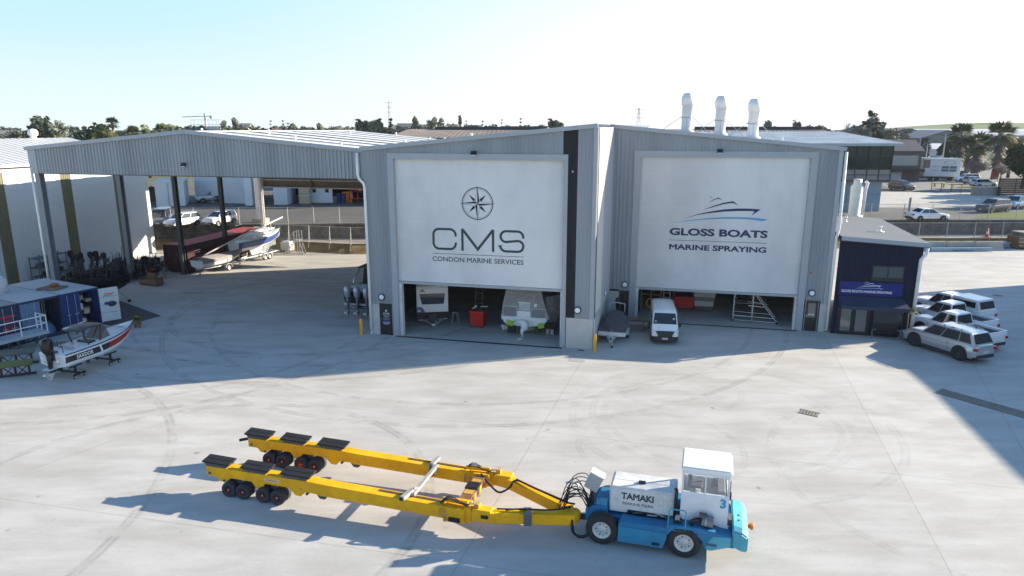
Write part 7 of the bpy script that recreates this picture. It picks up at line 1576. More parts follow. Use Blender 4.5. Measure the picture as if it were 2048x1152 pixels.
# ------------------------------------------------------------------ buildings around the yard
# long cream shed on the left
ca, cb_ = Vector((-49.29, 26.57, 0)), Vector((-38.36, 72.8, 0)); cdv = (cb_ - ca).normalized(); cang = math.atan2(cdv.y, cdv.x); CL = (cb_ - ca).length
CS = thing('cream_shed', 'long cream metal shed with olive vertical bands and a white roof at the left edge', 'shed', ca, cang)   # x along the wall, yard on the -y side
ZT = 10.0; OL = M('olive_cladding', (.165, .152, .085), .6, 0, .08, 1.5); stripes = []
for px, py in ((12, 470), (137, 400), (243, 420)):
    u = (px - 1024) / FPX; v = (576 - py) / FPX; d = Vector((u, math.cos(TH) + v * math.sin(TH)))
    # where the view ray's plan line meets the wall line
    den = d.x * cdv.y - d.y * cdv.x; t = (ca.x * cdv.y - ca.y * cdv.x) / den; q = d * t; stripes.append((Vector((q.x, q.y, 0)) - ca).dot(cdv))
xs = 0.0; mb = MB()
for x in sorted(stripes + [stripes[0] - (stripes[1] - stripes[0]) * .62, stripes[0] - (stripes[1] - stripes[0]) * 1.24]):
    if x - .55 > xs + .2: mb.corr((xs, 0), (x - .55, 0), 0, ZT, CREAMW, .22, .02, .5)
    st = MB(); st.corr((x - .55, 0), (x + .55, 0), 0, ZT, OL, .22, .03, .5); st.build('olive_band', CS); xs = x + .55
mb.corr((xs, 0), (CL, 0), 0, ZT, CREAMW, .22, .02, .5); mb.corr((CL, 0), (CL, 19), 0, ZT, CREAMW, .22, .02, .5, out=(1, 0)); mb.build('cladding', CS)
RW = M('white_shed_roof', (.52, .52, .51), .5, .1, .04, .5)
mb = MB(); mb.roof((0, -.35, ZT + .05), (CL + .2, -.35, ZT + .05), (CL + .2, 9.5, ZT + 2.05), (0, 9.5, ZT + 2.05), RW, .76, .04); mb.roof((0, 9.5, ZT + 2.05), (CL + .2, 9.5, ZT + 2.05), (CL + .2, 19.3, ZT + .05), (0, 19.3, ZT + .05), RW, .76, .04); mb.build('roof', CS)
mb = MB(); mb.prism([(0.0, ZT), (9.5, ZT + 2.0), (19, ZT)], CL - .02, CL + .03, CREAMW, 'x'); mb.build('gable_end', CS)
mb = MB(); mb.bx(0, CL + .25, -.55, -.36, ZT - .12, ZT + .10, WHITE); mb.bx(0, CL, -.12, -.03, ZT - .55, ZT - .2, OFFW); mb.build('gutter', CS)
mb = MB(); mb.lathe([(.30, 0), (.30, .3), (.45, .35), (.48, .65), (.36, .9), (0, 1.0)], WHITE, 14); v0 = mb.build('roof_ventilator', CS); v0.location = (CL - 4, 9.5, ZT + 2.0)
for k in range(1, 7): c = v0.copy(); COL.objects.link(c); c.location = (CL - 4 - 5.2 * k, 9.5, ZT + 2.0)
mb = MB(); mb.bx(CL - 34, CL - 32.2, 9, 10, ZT + 1.9, ZT + 3.5, WHITE); mb.build('roof_box', CS)
# white warehouse across the car park
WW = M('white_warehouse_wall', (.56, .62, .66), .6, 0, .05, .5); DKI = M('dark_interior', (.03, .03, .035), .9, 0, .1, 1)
Pz = lambda px, py, z=SZ: at(px, py, z)
a = Pz(386, 408); b = Pz(497, 411); wx0, wx1, wy = a.x - 2, b.x, 97.0
WH_ = thing('warehouse', 'white warehouse with a dark open bay across the car park behind the shelter', 'warehouse', (0, 0, 0))
mb = MB(); mb.corr((-46, wy + 3), (-36.6, wy), SZ, 10.5, WW, .3, .02, .5); mb.bx(-36.62, -36.3, wy - 1.5, wy + 3, SZ, 10.5, OFFW); mb.build('front_wall', WH_)
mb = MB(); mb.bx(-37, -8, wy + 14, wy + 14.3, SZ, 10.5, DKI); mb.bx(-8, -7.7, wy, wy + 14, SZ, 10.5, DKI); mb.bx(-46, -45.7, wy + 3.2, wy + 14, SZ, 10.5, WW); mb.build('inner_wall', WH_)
mb = MB(); mb.bx(-46.5, -7.5, wy - .5, wy + 15, 10.5, 10.8, ZINC); mb.build('roof', WH_)
mb = MB(); mb.corr((-36.3, wy), (-8, wy), 6.6, 10.5, WW, .3, .02, .5); mb.build('bay_header', WH_)
mb = MB(); mb.bx(-36.9, -35.9, wy - 2.0, wy - 1.85, SZ + .02, 9, M('door_leaf_white', (.62, .67, .70), .6, 0, .05, 1)); mb.build('door_leaf', WH_)
an = thing('site_office', 'white box shaped outbuilding in front of the warehouse, left of the two shaded cars', 'outbuilding', (-48.5, 93.6, SZ), R(20))
mb = MB(); mb.corr((0, 0), (3.6, 0), 0, 3.3, WW, .4, .015, .6); mb.corr((3.6, 0), (3.6, 6), 0, 3.3, WW, .4, .015, .6, out=(1, 0)); mb.corr((0, 0), (0, 6), 0, 3.3, WW, .4, .015, .6, out=(-1, 0)); mb.corr((0, 6), (3.6, 6), 0, 3.3, WW, .4, .015, .6, out=(0, 1)); mb.build('wall', an)
mb = MB(); mb.bx(-.1, 3.7, -.1, 6.1, 3.3, 3.42, OFFW); mb.build('roof', an); mb = MB(); mb.cyl((1.6, -.05, 0), (1.6, -.05, 3.2), .05, STEEL, 6); mb.build('downpipe', an); mb = MB(); mb.bx(2.2, 3.0, -.03, -.02 + .01, 0, 2.1, OFFW); mb.build('door', an)
def crate(label, px, py, w_, d_, h, m_, cat='box', name='storage_box', yo=0):
    p = at(px, py, SZ); o = thing(name, label, cat, p + Vector((0, yo, 0)), 0); mb = MB(); mb.bx(-w_ / 2, w_ / 2, 0, d_, .02, h, m_); mb.build('body', o, bevel=.03); mb = MB(); mb.bx(-w_ / 2 - .03, w_ / 2 + .03, -.03, d_ + .03, h - .12, h + .02, OFFW); mb.build('lid', o); return o
crate('white box room in the warehouse bay, left of the stacked tan crates', 562, 410, 1.9, 4, 3.9, WW, 'outbuilding', 'box_room')
crate('tan crate on the ground, lower one of the stack of two in the warehouse bay', 609, 408, 1.5, 1.3, 1.25, TAN)
o = crate('tan crate standing on top of another tan crate in the warehouse bay', 609, 408, 1.5, 1.3, 1.2, TAN); o.location.z = SZ + 1.29
o = crate('white corrugated partition with two small windows at the right of the tan crates', 642, 406, 3.4, .3, 3.0, M('partition_white', (.62, .66, .70), .6, 0, .05, 1), 'partition', 'partition')
mb = MB()
for x in (-1.1, .7): mb.bx(x, x + .5, -.05, -.01, 1.5, 2.4, GLASS)
mb.build('window', o)
for i, (px, m_, lab) in enumerate(((673, TAN, 'low pile of timber pallets left of the blue drums in the warehouse'), (683, CONTB, 'blue drums standing between pallets in the warehouse bay'), (694, ORG, 'tall pile of red orange pallets in the warehouse bay'), (716, RED, 'bright red shelving at the right end of the warehouse bay'))):
    p = at(px, 405, SZ); o = thing(('pallet_stack', 'drum', 'pallet_stack', 'shelf_unit')[i], lab, ('pallets', 'drums', 'pallets', 'shelf')[i], p, 0); mb = MB()
    if i == 1:
        for x in (-.35, .35): mb.cyl((x, 0, 0), (x, 0, 1.3), .32, m_, 12)
    elif i == 3:
        for x in (-1.2, 0, 1.2): mb.bx(x - .05, x + .05, 0, .1, 0, 3.6, m_)
        for z in (.5, 1.6, 2.7): mb.bx(-1.2, 1.2, 0, .8, z, z + .1, m_)
        for q in range(8): mb.bx(-1 + .3 * q, -.8 + .3 * q, .1, .5, .6 + 1.1 * (q % 3), 1.1 + 1.1 * (q % 3), rh.choice([RED, OFFW, DKGR]))
    else:
        for k in range(5 if i == 0 else 9): mb.bx(-.7, .7, 0, 1, .17 * k + .02, .17 * k + .14, m_); mb.bx(-.7, -.5, .02, .9, .17 * k - .03, .17 * k + .02, m_); mb.bx(.5, .7, .02, .9, .17 * k - .03, .17 * k + .02, m_)
    mb.build('body', o)
pc = thing('steel_column', 'thick white steel column on the retaining wall behind the red container roof', 'column', Vector((-28.5, 77.4, 2.4)), 0); mb = MB(); mb.cyl((0, 0, .6), (0, 0, 9.4), .42, WHITE, 16); mb.build('column', pc); mb = MB(); mb.bx(-.8, .8, -.6, .6, 0, .7, M('column_base', (.42, .39, .30), .8, 0, .15, 3)); mb.build('base', pc, bevel=.04)
hw = thing('garden_wall', 'dark hedge topped wall at the back left of the car park', 'wall', (-56, 100, SZ), R(8)); mb = MB(); mb.bx(-14, 5.5, 0, .4, 0, 1.9, M('dark_wall', (.05, .04, .038), .9, 0, .2, 1)); mb.build('wall_face', hw); mb = MB(); blades(mb, (0, .2, 1.9), 1, .1, .1, BUSH, rh)
for k in range(500): blades(mb, (rh.uniform(-14, 5.5), rh.uniform(-.1, .5), 1.85), 2, .5, .12, M('hedge_green', (.05, .08, .02), .7, 0, .3, 2), rh, 1.2, .1)
mb.build('hedge', hw)
def house(name, label, loc, rz, w_, d_, h, rise, wall, roof, cat='house', wins=0, group=None, ridge='x', over=.4):
    o = thing(name, label, cat, loc, rz, group); mb = MB(); mb.bx(-w_ / 2, w_ / 2, 0, d_, 0, h, wall)
    if ridge == 'x':
        for x in (-w_ / 2, w_ / 2): mb.prism([(0, h), (d_ / 2, h + rise), (d_, h)], x - .02, x + .02, wall, 'x')
    else: mb.prism([(-w_ / 2, h), (0, h + rise), (w_ / 2, h)], 0, d_, wall, 'y')
    mb.build('wall', o); mb = MB(); t = .18
    if ridge == 'x':
        for y0, y1 in ((-over, d_ / 2), (d_ + over, d_ / 2)):
            z0 = h - over * rise / (d_ / 2); mb.add([(-w_ / 2 - over, y0, z0 + .02), (w_ / 2 + over, y0, z0 + .02), (w_ / 2 + over, y1, h + rise + .02), (-w_ / 2 - over, y1, h + rise + .02), (-w_ / 2 - over, y0, z0 + t), (w_ / 2 + over, y0, z0 + t), (w_ / 2 + over, y1, h + rise + t), (-w_ / 2 - over, y1, h + rise + t)], [(0, 1, 2, 3), (4, 7, 6, 5), (0, 4, 5, 1), (1, 5, 6, 2), (2, 6, 7, 3), (3, 7, 4, 0)], roof)
    else:
        for x0, x1 in ((-w_ / 2 - over, 0), (w_ / 2 + over, 0)):
            z0 = h - over * rise / (w_ / 2); mb.add([(x0, -over, z0 + .02), (x1, -over, h + rise + .02), (x1, d_ + over, h + rise + .02), (x0, d_ + over, z0 + .02), (x0, -over, z0 + t), (x1, -over, h + rise + t), (x1, d_ + over, h + rise + t), (x0, d_ + over, z0 + t)], [(0, 1, 2, 3), (4, 7, 6, 5), (0, 4, 5, 1), (1, 5, 6, 2), (2, 6, 7, 3), (3, 7, 4, 0)], roof)
    mb.build('roof', o)
    for k in range(wins):
        x = -w_ / 2 + w_ * (k + .5) / wins; mb = MB(); mb.bx(x - w_ / wins * .3, x + w_ / wins * .3, -.05, .02, h * .35, h * .8, GLASS); mb.build('window', o)
    return o
X2 = lambda px, Y: (px - 1024) / FPX * (Y * math.cos(TH) + 2.0)     # plan x of a picture column at range Y for heights near the camera's
BROWNR = M('old_brown_roof', (.21, .175, .155), .9, 0, .2, .4); BROWND = M('old_dark_roof', (.065, .06, .065), .85, 0, .2, .4)
def longroof(label, x0, x1, Y, z0, z1, dep, face, cap, nb=0):
    o = thing('factory_building', label, 'factory', (0, 0, 0)); mb = MB(); mb.bx(x0, x1, Y, Y + dep, SZ, z0, M('factory_wall', (.20, .19, .18), .8, 0, .1, .5)); mb.build('wall', o)
    mb = MB(); mb.roof((x0 - .4, Y - .4, z0), (x1 + .4, Y - .4, z0), (x1 - 1.5, Y + dep / 2, z1), (x0 + 3, Y + dep / 2, z1), face, .9, .05); mb.roof((x0 + 3, Y + dep / 2, z1), (x1 - 1.5, Y + dep / 2, z1), (x1 + .4, Y + dep, z0), (x0 - .4, Y + dep, z0), face, .9, .05); mb.build('roof', o)
    mb = MB(); mb.bx(x0 + 8, x1 - 1.6, Y + dep / 2 - .6, Y + dep / 2 + .6, z1 - .3, z1 + .45, cap); mb.build('ridge_monitor', o)
    if nb:
        mb = MB()
        for k in range(nb): x = x0 + (x1 - x0) * (k + .5) / nb; mb.bx(x - .06, x + .06, Y - .55, Y - .41, z0 - 2.0, z0 + .1, WOOD)
        mb.build('wall_posts', o)
longroof('low wide factory with an old brown roof behind the left workshop', X2(775, 125), X2(1150, 125), 125, 11.4, 12.9, 16, BROWNR, BROWND)
longroof('old factory with a dark ridge and brown ribbed roof behind the exhaust stacks', X2(1315, 118), X2(1690, 118), 118, 11.5, 12.9, 16, BROWNR, BROWND, 40)
house('factory_building', 'pale grey flat roofed factory seen just above the workshop ridge', (X2(1250, 210), 210, SZ), 0, 13, 14, 10.7, .6, M('pale_factory_wall', (.36, .37, .38), .7, 0, .1, .4), M('pale_factory_roof', (.5, .5, .5), .6, 0, .1, .4), 'factory')
# glass fronted building on the right
GB = thing('glass_building', 'glass fronted office building with a white ribbed roof on the right beyond the workshop', 'office building', (0, 0, 0))
gy = 87.5; gx0, gx1 = 28.0, 47.8; gw = M('pale_blue_wall', (.24, .33, .40), .6, 0, .05, .6); RFG = M('tree_reflection_glass', (.022, .04, .035), .12, 0, .3, .5, spec=.25)  # dark green puts the reflection of trees into the upper panes' colour
mb = MB(); mb.bx(gx0, gx1 - .5, gy + .8, gy + 18, SZ, 6.55, gw); mb.bx(gx0, gx1, gy + .3, gy + 18, 6.55, 11.0, M('frame_grey', (.10, .105, .11), .5, .1, .1, 2)); mb.build('wall', GB)
mb = MB(); n = 13; w_ = (gx1 - gx0) / n; rgl = random.Random(4)
for k in range(n):
    for z0, z1 in ((6.6, 7.3), (7.3, 8.0), (8.0, 9.6), (9.6, 11.0)):
        tl = rgl.uniform(-.02, .02); mb.add([(gx0 + w_ * k + .03, gy + tl, z0 + .03), (gx0 + w_ * (k + 1) - .03, gy - tl, z0 + .03), (gx0 + w_ * (k + 1) - .03, gy - tl + .02, z1 - .03), (gx0 + w_ * k + .03, gy + tl + .02, z1 - .03)], [(0, 1, 2, 3)], RFG if z0 > 7.9 else M('mirror_glass', (.42, .42, .40), .05, .75, .12, .8))
mb.build('glazing', GB)
mb = MB()
for k in range(n + 1): mb.bx(gx0 + w_ * k - .04, gx0 + w_ * k + .04, gy - .06, gy + .3, 6.55, 11.0, BLACK)
for z in (6.55, 7.3, 8.0, 9.6, 10.95): mb.bx(gx0, gx1 + .04, gy - .05, gy + .3, z - .04, z + .04, BLACK)
mb.bx(gx1 - .02, gx1 + .06, gy + .3, gy + 18, 6.55, 11.0, BLACK); mb.build('mullions', GB)
mb = MB(); mb.roof((gx0 - 14, gy - 1.0, 11.15), (gx1 + .6, gy - 1.0, 11.15), (gx1 + .6, gy + 17, 12.5), (gx0 - 14, gy + 17, 12.5), ZINC, .62, .12); mb.build('roof', GB)
mb = MB(); mb.bar((gx0 - 14, gy - 1.02, 11.05), (gx1 + .65, gy - 1.02, 11.05), .1, .3, GREYT); mb.bar((gx1 + .66, gy - 1, 11.05), (gx1 + .66, gy + 17, 12.4), .1, .25, OFFW); mb.build('fascia', GB)
mb = MB(); mb.bx(36.7, 39.2, gy + .74, gy + .85, 3.9, 5.3, GLASS); mb.build('window', GB)
mb = MB(); mb.bar((43, gy + .7, 3), (43, gy + .7, 6.5), .06, .05, gw); mb.bar((gx0, gy + .74, 4.8), (gx1 - .5, gy + .74, 4.8), .04, .05, M('joint_blue', (.16, .23, .29), .6, 0, 0)); mb.build('panel_joint', GB)
# further right: house, sheds, caravan
DKH = M('dark_house_wall', (.10, .10, .11), .7, 0, .1, .6); SLATE = M('slate_roof', (.085, .08, .085), .8, 0, .15, .8)
dh = house('house', 'dark house with a grey roof and black awning right of the glass building', (X2(1800, 140), 141, SZ), R(-8), 8.5, 10, 6.0, 2.0, DKH, SLATE, 'house', 0, None, 'x')
mb = MB(); mb.bx(-3.6, 3.6, -.06, .02, 3.1, 5.1, M('house_window', (.34, .35, .33), .3, 0, .1, 1)); mb.build('window', dh); mb = MB(); mb.bx(-4.6, 4.4, -1.8, 0, 1.9, 2.5, BLACK); mb.build('awning', dh)
crate('pale blue white shipping box parked below the black awning', 1791, 362, 3.1, 2.5, 2.3, M('box_pale_blue', (.50, .56, .62), .6, 0, .1, 1), 'container', 'storage_container')
tc_ = thing('site_cabin', 'tall white cabin with an oval sign standing on a trailer on the right', 'cabin', at(1882, 362, SZ) , R(-14)); SIDEW = M('cabin_white', (.62, .63, .64), .6, 0, .05, 1)
mb = MB(); mb.bx(-3.4, 3.2, 0, 3.0, .9, 4.35, SIDEW); mb.build('wall', tc_, bevel=.04); mb = MB(); mb.bx(-3.6, 3.4, -.2, 3.2, 4.35, 4.55, WHITE); mb.build('roof', tc_)
mb = MB(); mb.bx(-.2, 2.5, -.05, .03, 1.9, 3.0, M('cabin_window', (.12, .16, .20), .2, 0, 0)); wn = mb.build('window', tc_); mb = MB(); mb.bx(1.1, 1.2, -.08, -.04, 1.9, 3.0, WHITE); mb.bx(-.2, 2.5, -.08, -.04, 2.4, 2.48, WHITE); mb.build('frame', wn)
mb = MB(); ringm(mb, 1.2, 3.7, .95, 1.05, -.05, -.02, M('oval_sign_grey', (.2, .2, .24), .5, 0, 0), 24); o = mb.build('oval_sign', tc_); o.scale = (1, 1, .34); o.location = (0, 0, 3.7 * .66)
mb = MB(); mb.bx(-3.42, -2.4, -.04, .5, 2.6, 4.2, M('cabin_dark_end', (.18, .16, .16), .6, 0, .1, 1)); mb.bx(-2.2, -.6, -.04, 0, 2.9, 2.96, DKGR); mb.bx(-2.2, -.6, -.04, 0, 2.1, 2.16, DKGR); mb.build('trim', tc_)
mb = MB(); mb.bx(-3.6, 3.4, .3, 2.7, .5, .9, DKGR)
for x in (-2, -.8, 1.6): mb.cyl((x, .1, .4), (x, .5, .4), .4, RUB, 12)
mb.build('trailer_base', tc_)
for i, (px, Y, w_, d_, h, rise, wc, rc_, lab) in enumerate(((1812, 330, 24, 30, 7.8, 2.6, (.06, .07, .10), (.09, .10, .13), 'navy gabled warehouse below the green hill'), (1838, 325, 20, 30, 8.2, 1.0, (.34, .37, .42), (.45, .46, .48), 'pale grey warehouse front below the green hill'), (1925, 380, 110, 40, 8.0, 2.0, (.30, .32, .36), (.46, .48, .50), 'very long pale warehouse below the green hill behind the palms'), (2040, 350, 40, 40, 7.0, 2.0, (.24, .25, .27), (.34, .35, .36), 'grey warehouse at the right edge below the green hill'), (1890, 290, 22, 20, 6.5, 3.2, (.14, .16, .17), (.19, .20, .21), 'green grey gabled shed behind the tall lamp post'), (1868, 230, 9, 10, 3.8, 1.6, (.5, .5, .48), (.52, .53, .54), 'small house with a pale roof between two dark trees'))):
    house('warehouse' if i != 5 else 'house', lab, (X2(px, Y), Y, SZ), 0, w_, d_, h, rise, M('far_wall_%d' % i, wc, .8, 0, .08, .3), M('far_roof_%d' % i, rc_, .7, 0, .08, .3), 'warehouse' if i != 5 else 'house', 0, None, 'y' if i in (0, 4) else 'x')
# road barrier, low wall, black fence, sign
gt = thing('road_gate', 'low barrier gate with yellow panels across the driveway on the right', 'gate', at(1862, 382, SZ), math.atan2(at(1942, 388, SZ).y - at(1862, 382, SZ).y, at(1942, 388, SZ).x - at(1862, 382, SZ).x)); gl = (at(1942, 388, SZ) - at(1862, 382, SZ)).length
mb = MB()
for k in range(5): x = gl * k / 4; mb.bar((x, 0, 0), (x, 0, 1.5 if k else 2.2), .08, .08, BLACK)
for z in (.5, 1.35): mb.bar((0, 0, z), (gl, 0, z), .05, .05, BLACK)
mb.build('frame', gt)
for k in range(5): mb = MB(); x = gl * (k + .22) / 4.4; mb.bx(x, x + .35, -.06, -.03, .7, 1.35, M('sign_yellow', (.72, .50, .02), .5, 0, .05, 4)); mb.build('yellow_panel', gt)
lw = thing('boundary_wall', 'low pale concrete wall right of the yellow barrier gate', 'wall', at(1943, 391, SZ), R(-4)); mb = MB(); mb.bx(0, 4.3, 0, .3, 0, 1.3, PATHM); mb.build('wall_face', lw); mb = MB(); mb.bx(-.02, 4.32, -.03, .33, 1.3, 1.4, CONC); mb.build('coping', lw)
bf = thing('slat_fence', 'black slatted fence at the right edge behind the parked suvs', 'fence', at(1994, 392, SZ), R(-3)); mb = MB()
for k in range(9): mb.bx(0, 16, 0, .04, .1 + .30 * k, .1 + .30 * k + .26, M('fence_black', (.016, .016, .02), .6, 0, .2, 3))
mb.build('slats', bf); mb = MB()
for k in range(7): mb.bx(2.6 * k, 2.6 * k + .1, .04, .14, 0, 2.8, BLACK)
mb.build('post', bf)
sg_ = thing('sign_board', 'dull red sign board on posts in front of the palms', 'sign', at(1989, 362, SZ), 0); mb = MB(); mb.bx(-.75, .75, 0, .06, .8, 2.5, M('sign_red', (.28, .03, .05), .5, 0, .2, 3)); mb.build('board', sg_); mb = MB(); mb.bar((-.6, .08, 0), (-.6, .08, 2.4), .08, .08, DKGR); mb.bar((.6, .08, 0), (.6, .08, 2.4), .08, .08, DKGR); mb.build('post', sg_)
for px, pt_, Y, lab in ((1834, 278, 175, 'leftmost of the tall grey poles above the parked cars on the right'), (1850, 288, 178, 'second tall grey pole from the left above the parked cars on the right'), (1883, 268, 172, 'tall grey pole nearest the palms above the parked cars')):
    x = X2(px, Y); zt_ = 13 - Y * (pt_ - 258) / FPX; o = thing('lamp_pole', lab, 'pole', (x, Y, SZ)); mb = MB(); mb.cyl((0, 0, 0), (0, 0, zt_ - SZ), .2, M('pole_pale', (.36, .36, .36), .7, 0, .1, 2), 8, r2=.12); mb.build('pole', o); mb = MB(); mb.bar((-.9, 0, zt_ - SZ - .4), (.9, 0, zt_ - SZ - .4), .12, .12, DKGR); mb.build('cross_arm', o)
# unseen block added outside the picture, shaped to cast the shadow across the yard
bs = thing('shadow_block', 'tall grey unseen block added beyond the right edge to cast the shadow across the yard', 'shed', (0, 0, 0)); fp_ = [(43.6, 18), (44.4, 30.6), (46.2, 38.6), (47.0, 43.9), (48.2, 47.5), (57.0, 60.4), (80, 66), (84, 18)]
mb = MB()
for i in range(len(fp_) - 1): a, b = fp_[i], fp_[i + 1]; d = (Vector(b) - Vector(a)).normalized(); mb.corr(a, b, 0, 9.0, GREY, .3, .03, out=(-d.y, d.x))
mb.build('cladding', bs); mb = MB(); mb.prism(fp_, 9.0, 9.15, GREYT, 'z'); mb.build('roof', bs)
# ------------------------------------------------------------------ trees
rt_ = random.Random(9)
def leafmat(name, c): return M(name, c, .65, 0, .45, .9, spec=.25)
LG1 = leafmat('leaf_dark', (.028, .045, .018)); LG2 = leafmat('leaf_mid', (.065, .09, .035)); LG3 = leafmat('leaf_haze_blue', (.10, .125, .10)); LG4 = leafmat('leaf_olive', (.13, .135, .05)); LG5 = leafmat('leaf_bare', (.24, .21, .19)); LG6 = leafmat('leaf_grey_green', (.125, .145, .115))  # the blue and grey green leaves are paled: distance haze in their colour
BARK = M('bark', (.085, .07, .055), .9, 0, .3, 3); BARKP = M('pale_bark', (.22, .19, .165), .9, 0, .3, 3)
def leaves(mb, c, r, n, s_, mat, flat=1.0):
    for k in range(n):
        while True:
            p = Vector((rt_.uniform(-1, 1), rt_.uniform(-1, 1), rt_.uniform(-1, 1)))
            if p.length < 1: break
        p = Vector((c[0] + p.x * r, c[1] + p.y * r, c[2] + p.z * r * flat)); a = Vector((rt_.gauss(0, 1), rt_.gauss(0, 1), rt_.gauss(0, 1))).normalized(); b = a.orthogonal().normalized(); q = s_ * rt_.uniform(.5, 1.2)
        mb.add([p - a * q - b * q * .5, p + a * q * .3 - b * q * .6, p + a * q + b * q * .4, p - a * q * .2 + b * q * .7], [(0, 1, 2, 3)], mat)
def tree(label, loc, kind, h, w_, mats, group=None, n=1.0, name=None):
    o = thing(name or {'conifer': 'conifer_tree', 'bare': 'bare_tree'}.get(kind, 'leafy_tree'), label, 'tree', loc, rt_.uniform(0, 6), group); tk = MB(); cr_ = MB(); m0 = mats if isinstance(mats, (list, tuple)) else [mats]
    bk = BARKP if kind == 'bare' else BARK
    tk.tube([(0, 0, 0), (.05 * w_ * .3, 0, h * .3), (-.02 * w_, .02, h * (.9 if kind != 'round' else .6))], [h * .03 + .08, h * .022 + .05, .04], bk, 7)
    for k in range(7 if kind != 'conifer' else 0):
        a = rt_.uniform(0, 6.28); z = h * rt_.uniform(.25, .55); tk.tube([(0, 0, z), (w_ * .22 * math.cos(a), w_ * .22 * math.sin(a), z + h * .16), (w_ * .38 * math.cos(a), w_ * .38 * math.sin(a), z + h * .30)], [h * .014 + .04, h * .01 + .02, .02], bk, 5)
    if kind == 'conifer':
        for k in range(int(26 * n)):
            t = rt_.random() ** .8; z = h * (.10 + .9 * t); r = w_ * .5 * (1 - t) ** .8 + .1; a = rt_.uniform(0, 6.28); leaves(cr_, (r * .6 * math.cos(a), r * .6 * math.sin(a), z), max(.35, r * .5), 22, .10 * w_ + .12, rt_.choice(m0), .6)
    elif kind == 'poplar':
        for k in range(int(22 * n)):
            t = rt_.random(); z = h * (.12 + .86 * t); r = w_ * .5 * math.sin(min(1, .25 + t * .9) * math.pi) ** .6; a = rt_.uniform(0, 6.28); leaves(cr_, (r * .5 * math.cos(a), r * .5 * math.sin(a), z), w_ * .22, 16, .05 * h, rt_.choice(m0))
    elif kind == 'bare':
        for k in range(int(130 * n)):
            a = rt_.uniform(0, 6.28); e = rt_.uniform(.1, 1.4); l = rt_.uniform(.5, 1); c = Vector((0, 0, h * .38)); p = c + Vector((math.cos(a) * math.cos(e) * w_ * .5, math.sin(a) * math.cos(e) * w_ * .5, math.sin(e) * h * .6)) * l; m = c.lerp(p, .55) + Vector((rt_.uniform(-1, 1), rt_.uniform(-1, 1), rt_.uniform(0, 1))) * w_ * .06; tk.tube([c.lerp(m, .3), m, p], [.05, .035, .015], bk, 4, False)
        for k in range(int(18 * n)):
            a = rt_.uniform(0, 6.28); e = rt_.uniform(.1, 1.5); c = Vector((math.cos(a) * math.cos(e) * w_ * .4, math.sin(a) * math.cos(e) * w_ * .4, h * .42 + math.sin(e) * h * .45)); leaves(cr_, c, w_ * .16, 9, .16, rt_.choice(m0))
    else:
        zc, rz_, rx = (h * .62, h * .38, w_ * .5) if kind == 'round' else (h * .70, h * .30, w_ * .5)
        for k in range(int(34 * n)):
            a = rt_.uniform(0, 6.28); e = math.asin(rt_.uniform(-.75, 1)); q = rt_.uniform(.55, .95) * (1 + .12 * math.sin(3 * a + k)); c = Vector((math.cos(a) * math.cos(e) * rx * q, math.sin(a) * math.cos(e) * rx * q, zc + math.sin(e) * rz_ * q)); leaves(cr_, c, w_ * .19, 26, .07 * w_ + .12, rt_.choice(m0), .8)
    tk.build('trunk', o); cr_.build('crown', o, keep=True); return o
def skyline(px, ytop, Y, base=SZ):
    return Vector((X2(px, Y), Y, base)), 13 - (ytop - 258.5) * Y / FPX - base
def stree(label, px, ytop, wpx, Y, kind, mats, group=None, n=1.0, name=None):
    p, h = skyline(px, ytop, Y); return tree(label, p, kind, h, wpx * Y / FPX, mats, group, n, name)
stree('tall grey green pine at the far left above the cream shed roof', 92, 236, 44, 190, 'umbrella', [LG6, LG1], n=1.3)
stree('shorter pine leaning right beside the tall grey green pine at the far left', 118, 246, 38, 185, 'umbrella', [LG6, LG2])
stree('big dark rounded tree behind the left end of the shelter roof', 212, 252, 60, 130, 'round', [LG2, LG4, LG1], n=2.2)
stree('dark bushy tree just left of the big rounded tree behind the shelter', 172, 257, 36, 150, 'round', [LG1, LG3])
stree('olive tree between the two low palms behind the shelter roof', 300, 252, 40, 150, 'round', [LG4, LG2]); stree('olive green tree right of the second low palm behind the shelter roof', 352, 248, 46, 190, 'round', [LG4, LG3])
stree('leafless poplar standing tall on the skyline above the brown factory roof', 921, 232, 9, 330, 'poplar', [LG5], n=.9, name='poplar_tree')
stree('dark twin topped conifer on the skyline just left of the pylon', 784, 241, 17, 230, 'conifer', [LG1, LG2], n=1.3)
stree('wide bare grey tree on the right skyline', 1687, 238, 36, 170, 'bare', [LG5]); stree('large dark tree on the right skyline above the glass building', 1728, 231, 44, 168, 'round', [LG6, LG1, LG5], n=1.5); stree('grey brown bushy tree below the large dark tree on the right skyline', 1708, 250, 46, 160, 'round', [LG6, LG5]); stree('low dark tree right of the large tree above the glass building roof', 1750, 256, 36, 158, 'round', [LG1, LG6])
stree('dark tree behind the dark house roof on the right', 1838, 276, 30, 190, 'round', [LG1, LG6], n=1.2); stree('dark green tree left of the palms behind the tall poles', 1893, 281, 34, 186, 'round', [LG1], n=1.3)
stree('yellow green tree behind the rightmost palm', 2018, 270, 34, 150, 'round', [LG4, leafmat('leaf_yellow', (.22, .20, .03))], n=1.2)
stree('big dark overhanging tree at the right edge above the black fence', 2046, 286, 62, 122, 'round', [LG1], n=2.6)
stree('leafless pinkish bushes growing between the palms', 1955, 318, 60, 150, 'bare', [LG5], n=1.6, name='bare_bush'); stree('leafless pale shrub right of the rightmost palm', 2003, 322, 40, 140, 'bare', [LG5], name='bare_bush')
G_SK = 'trees along the far skyline'; rs3 = random.Random(31)
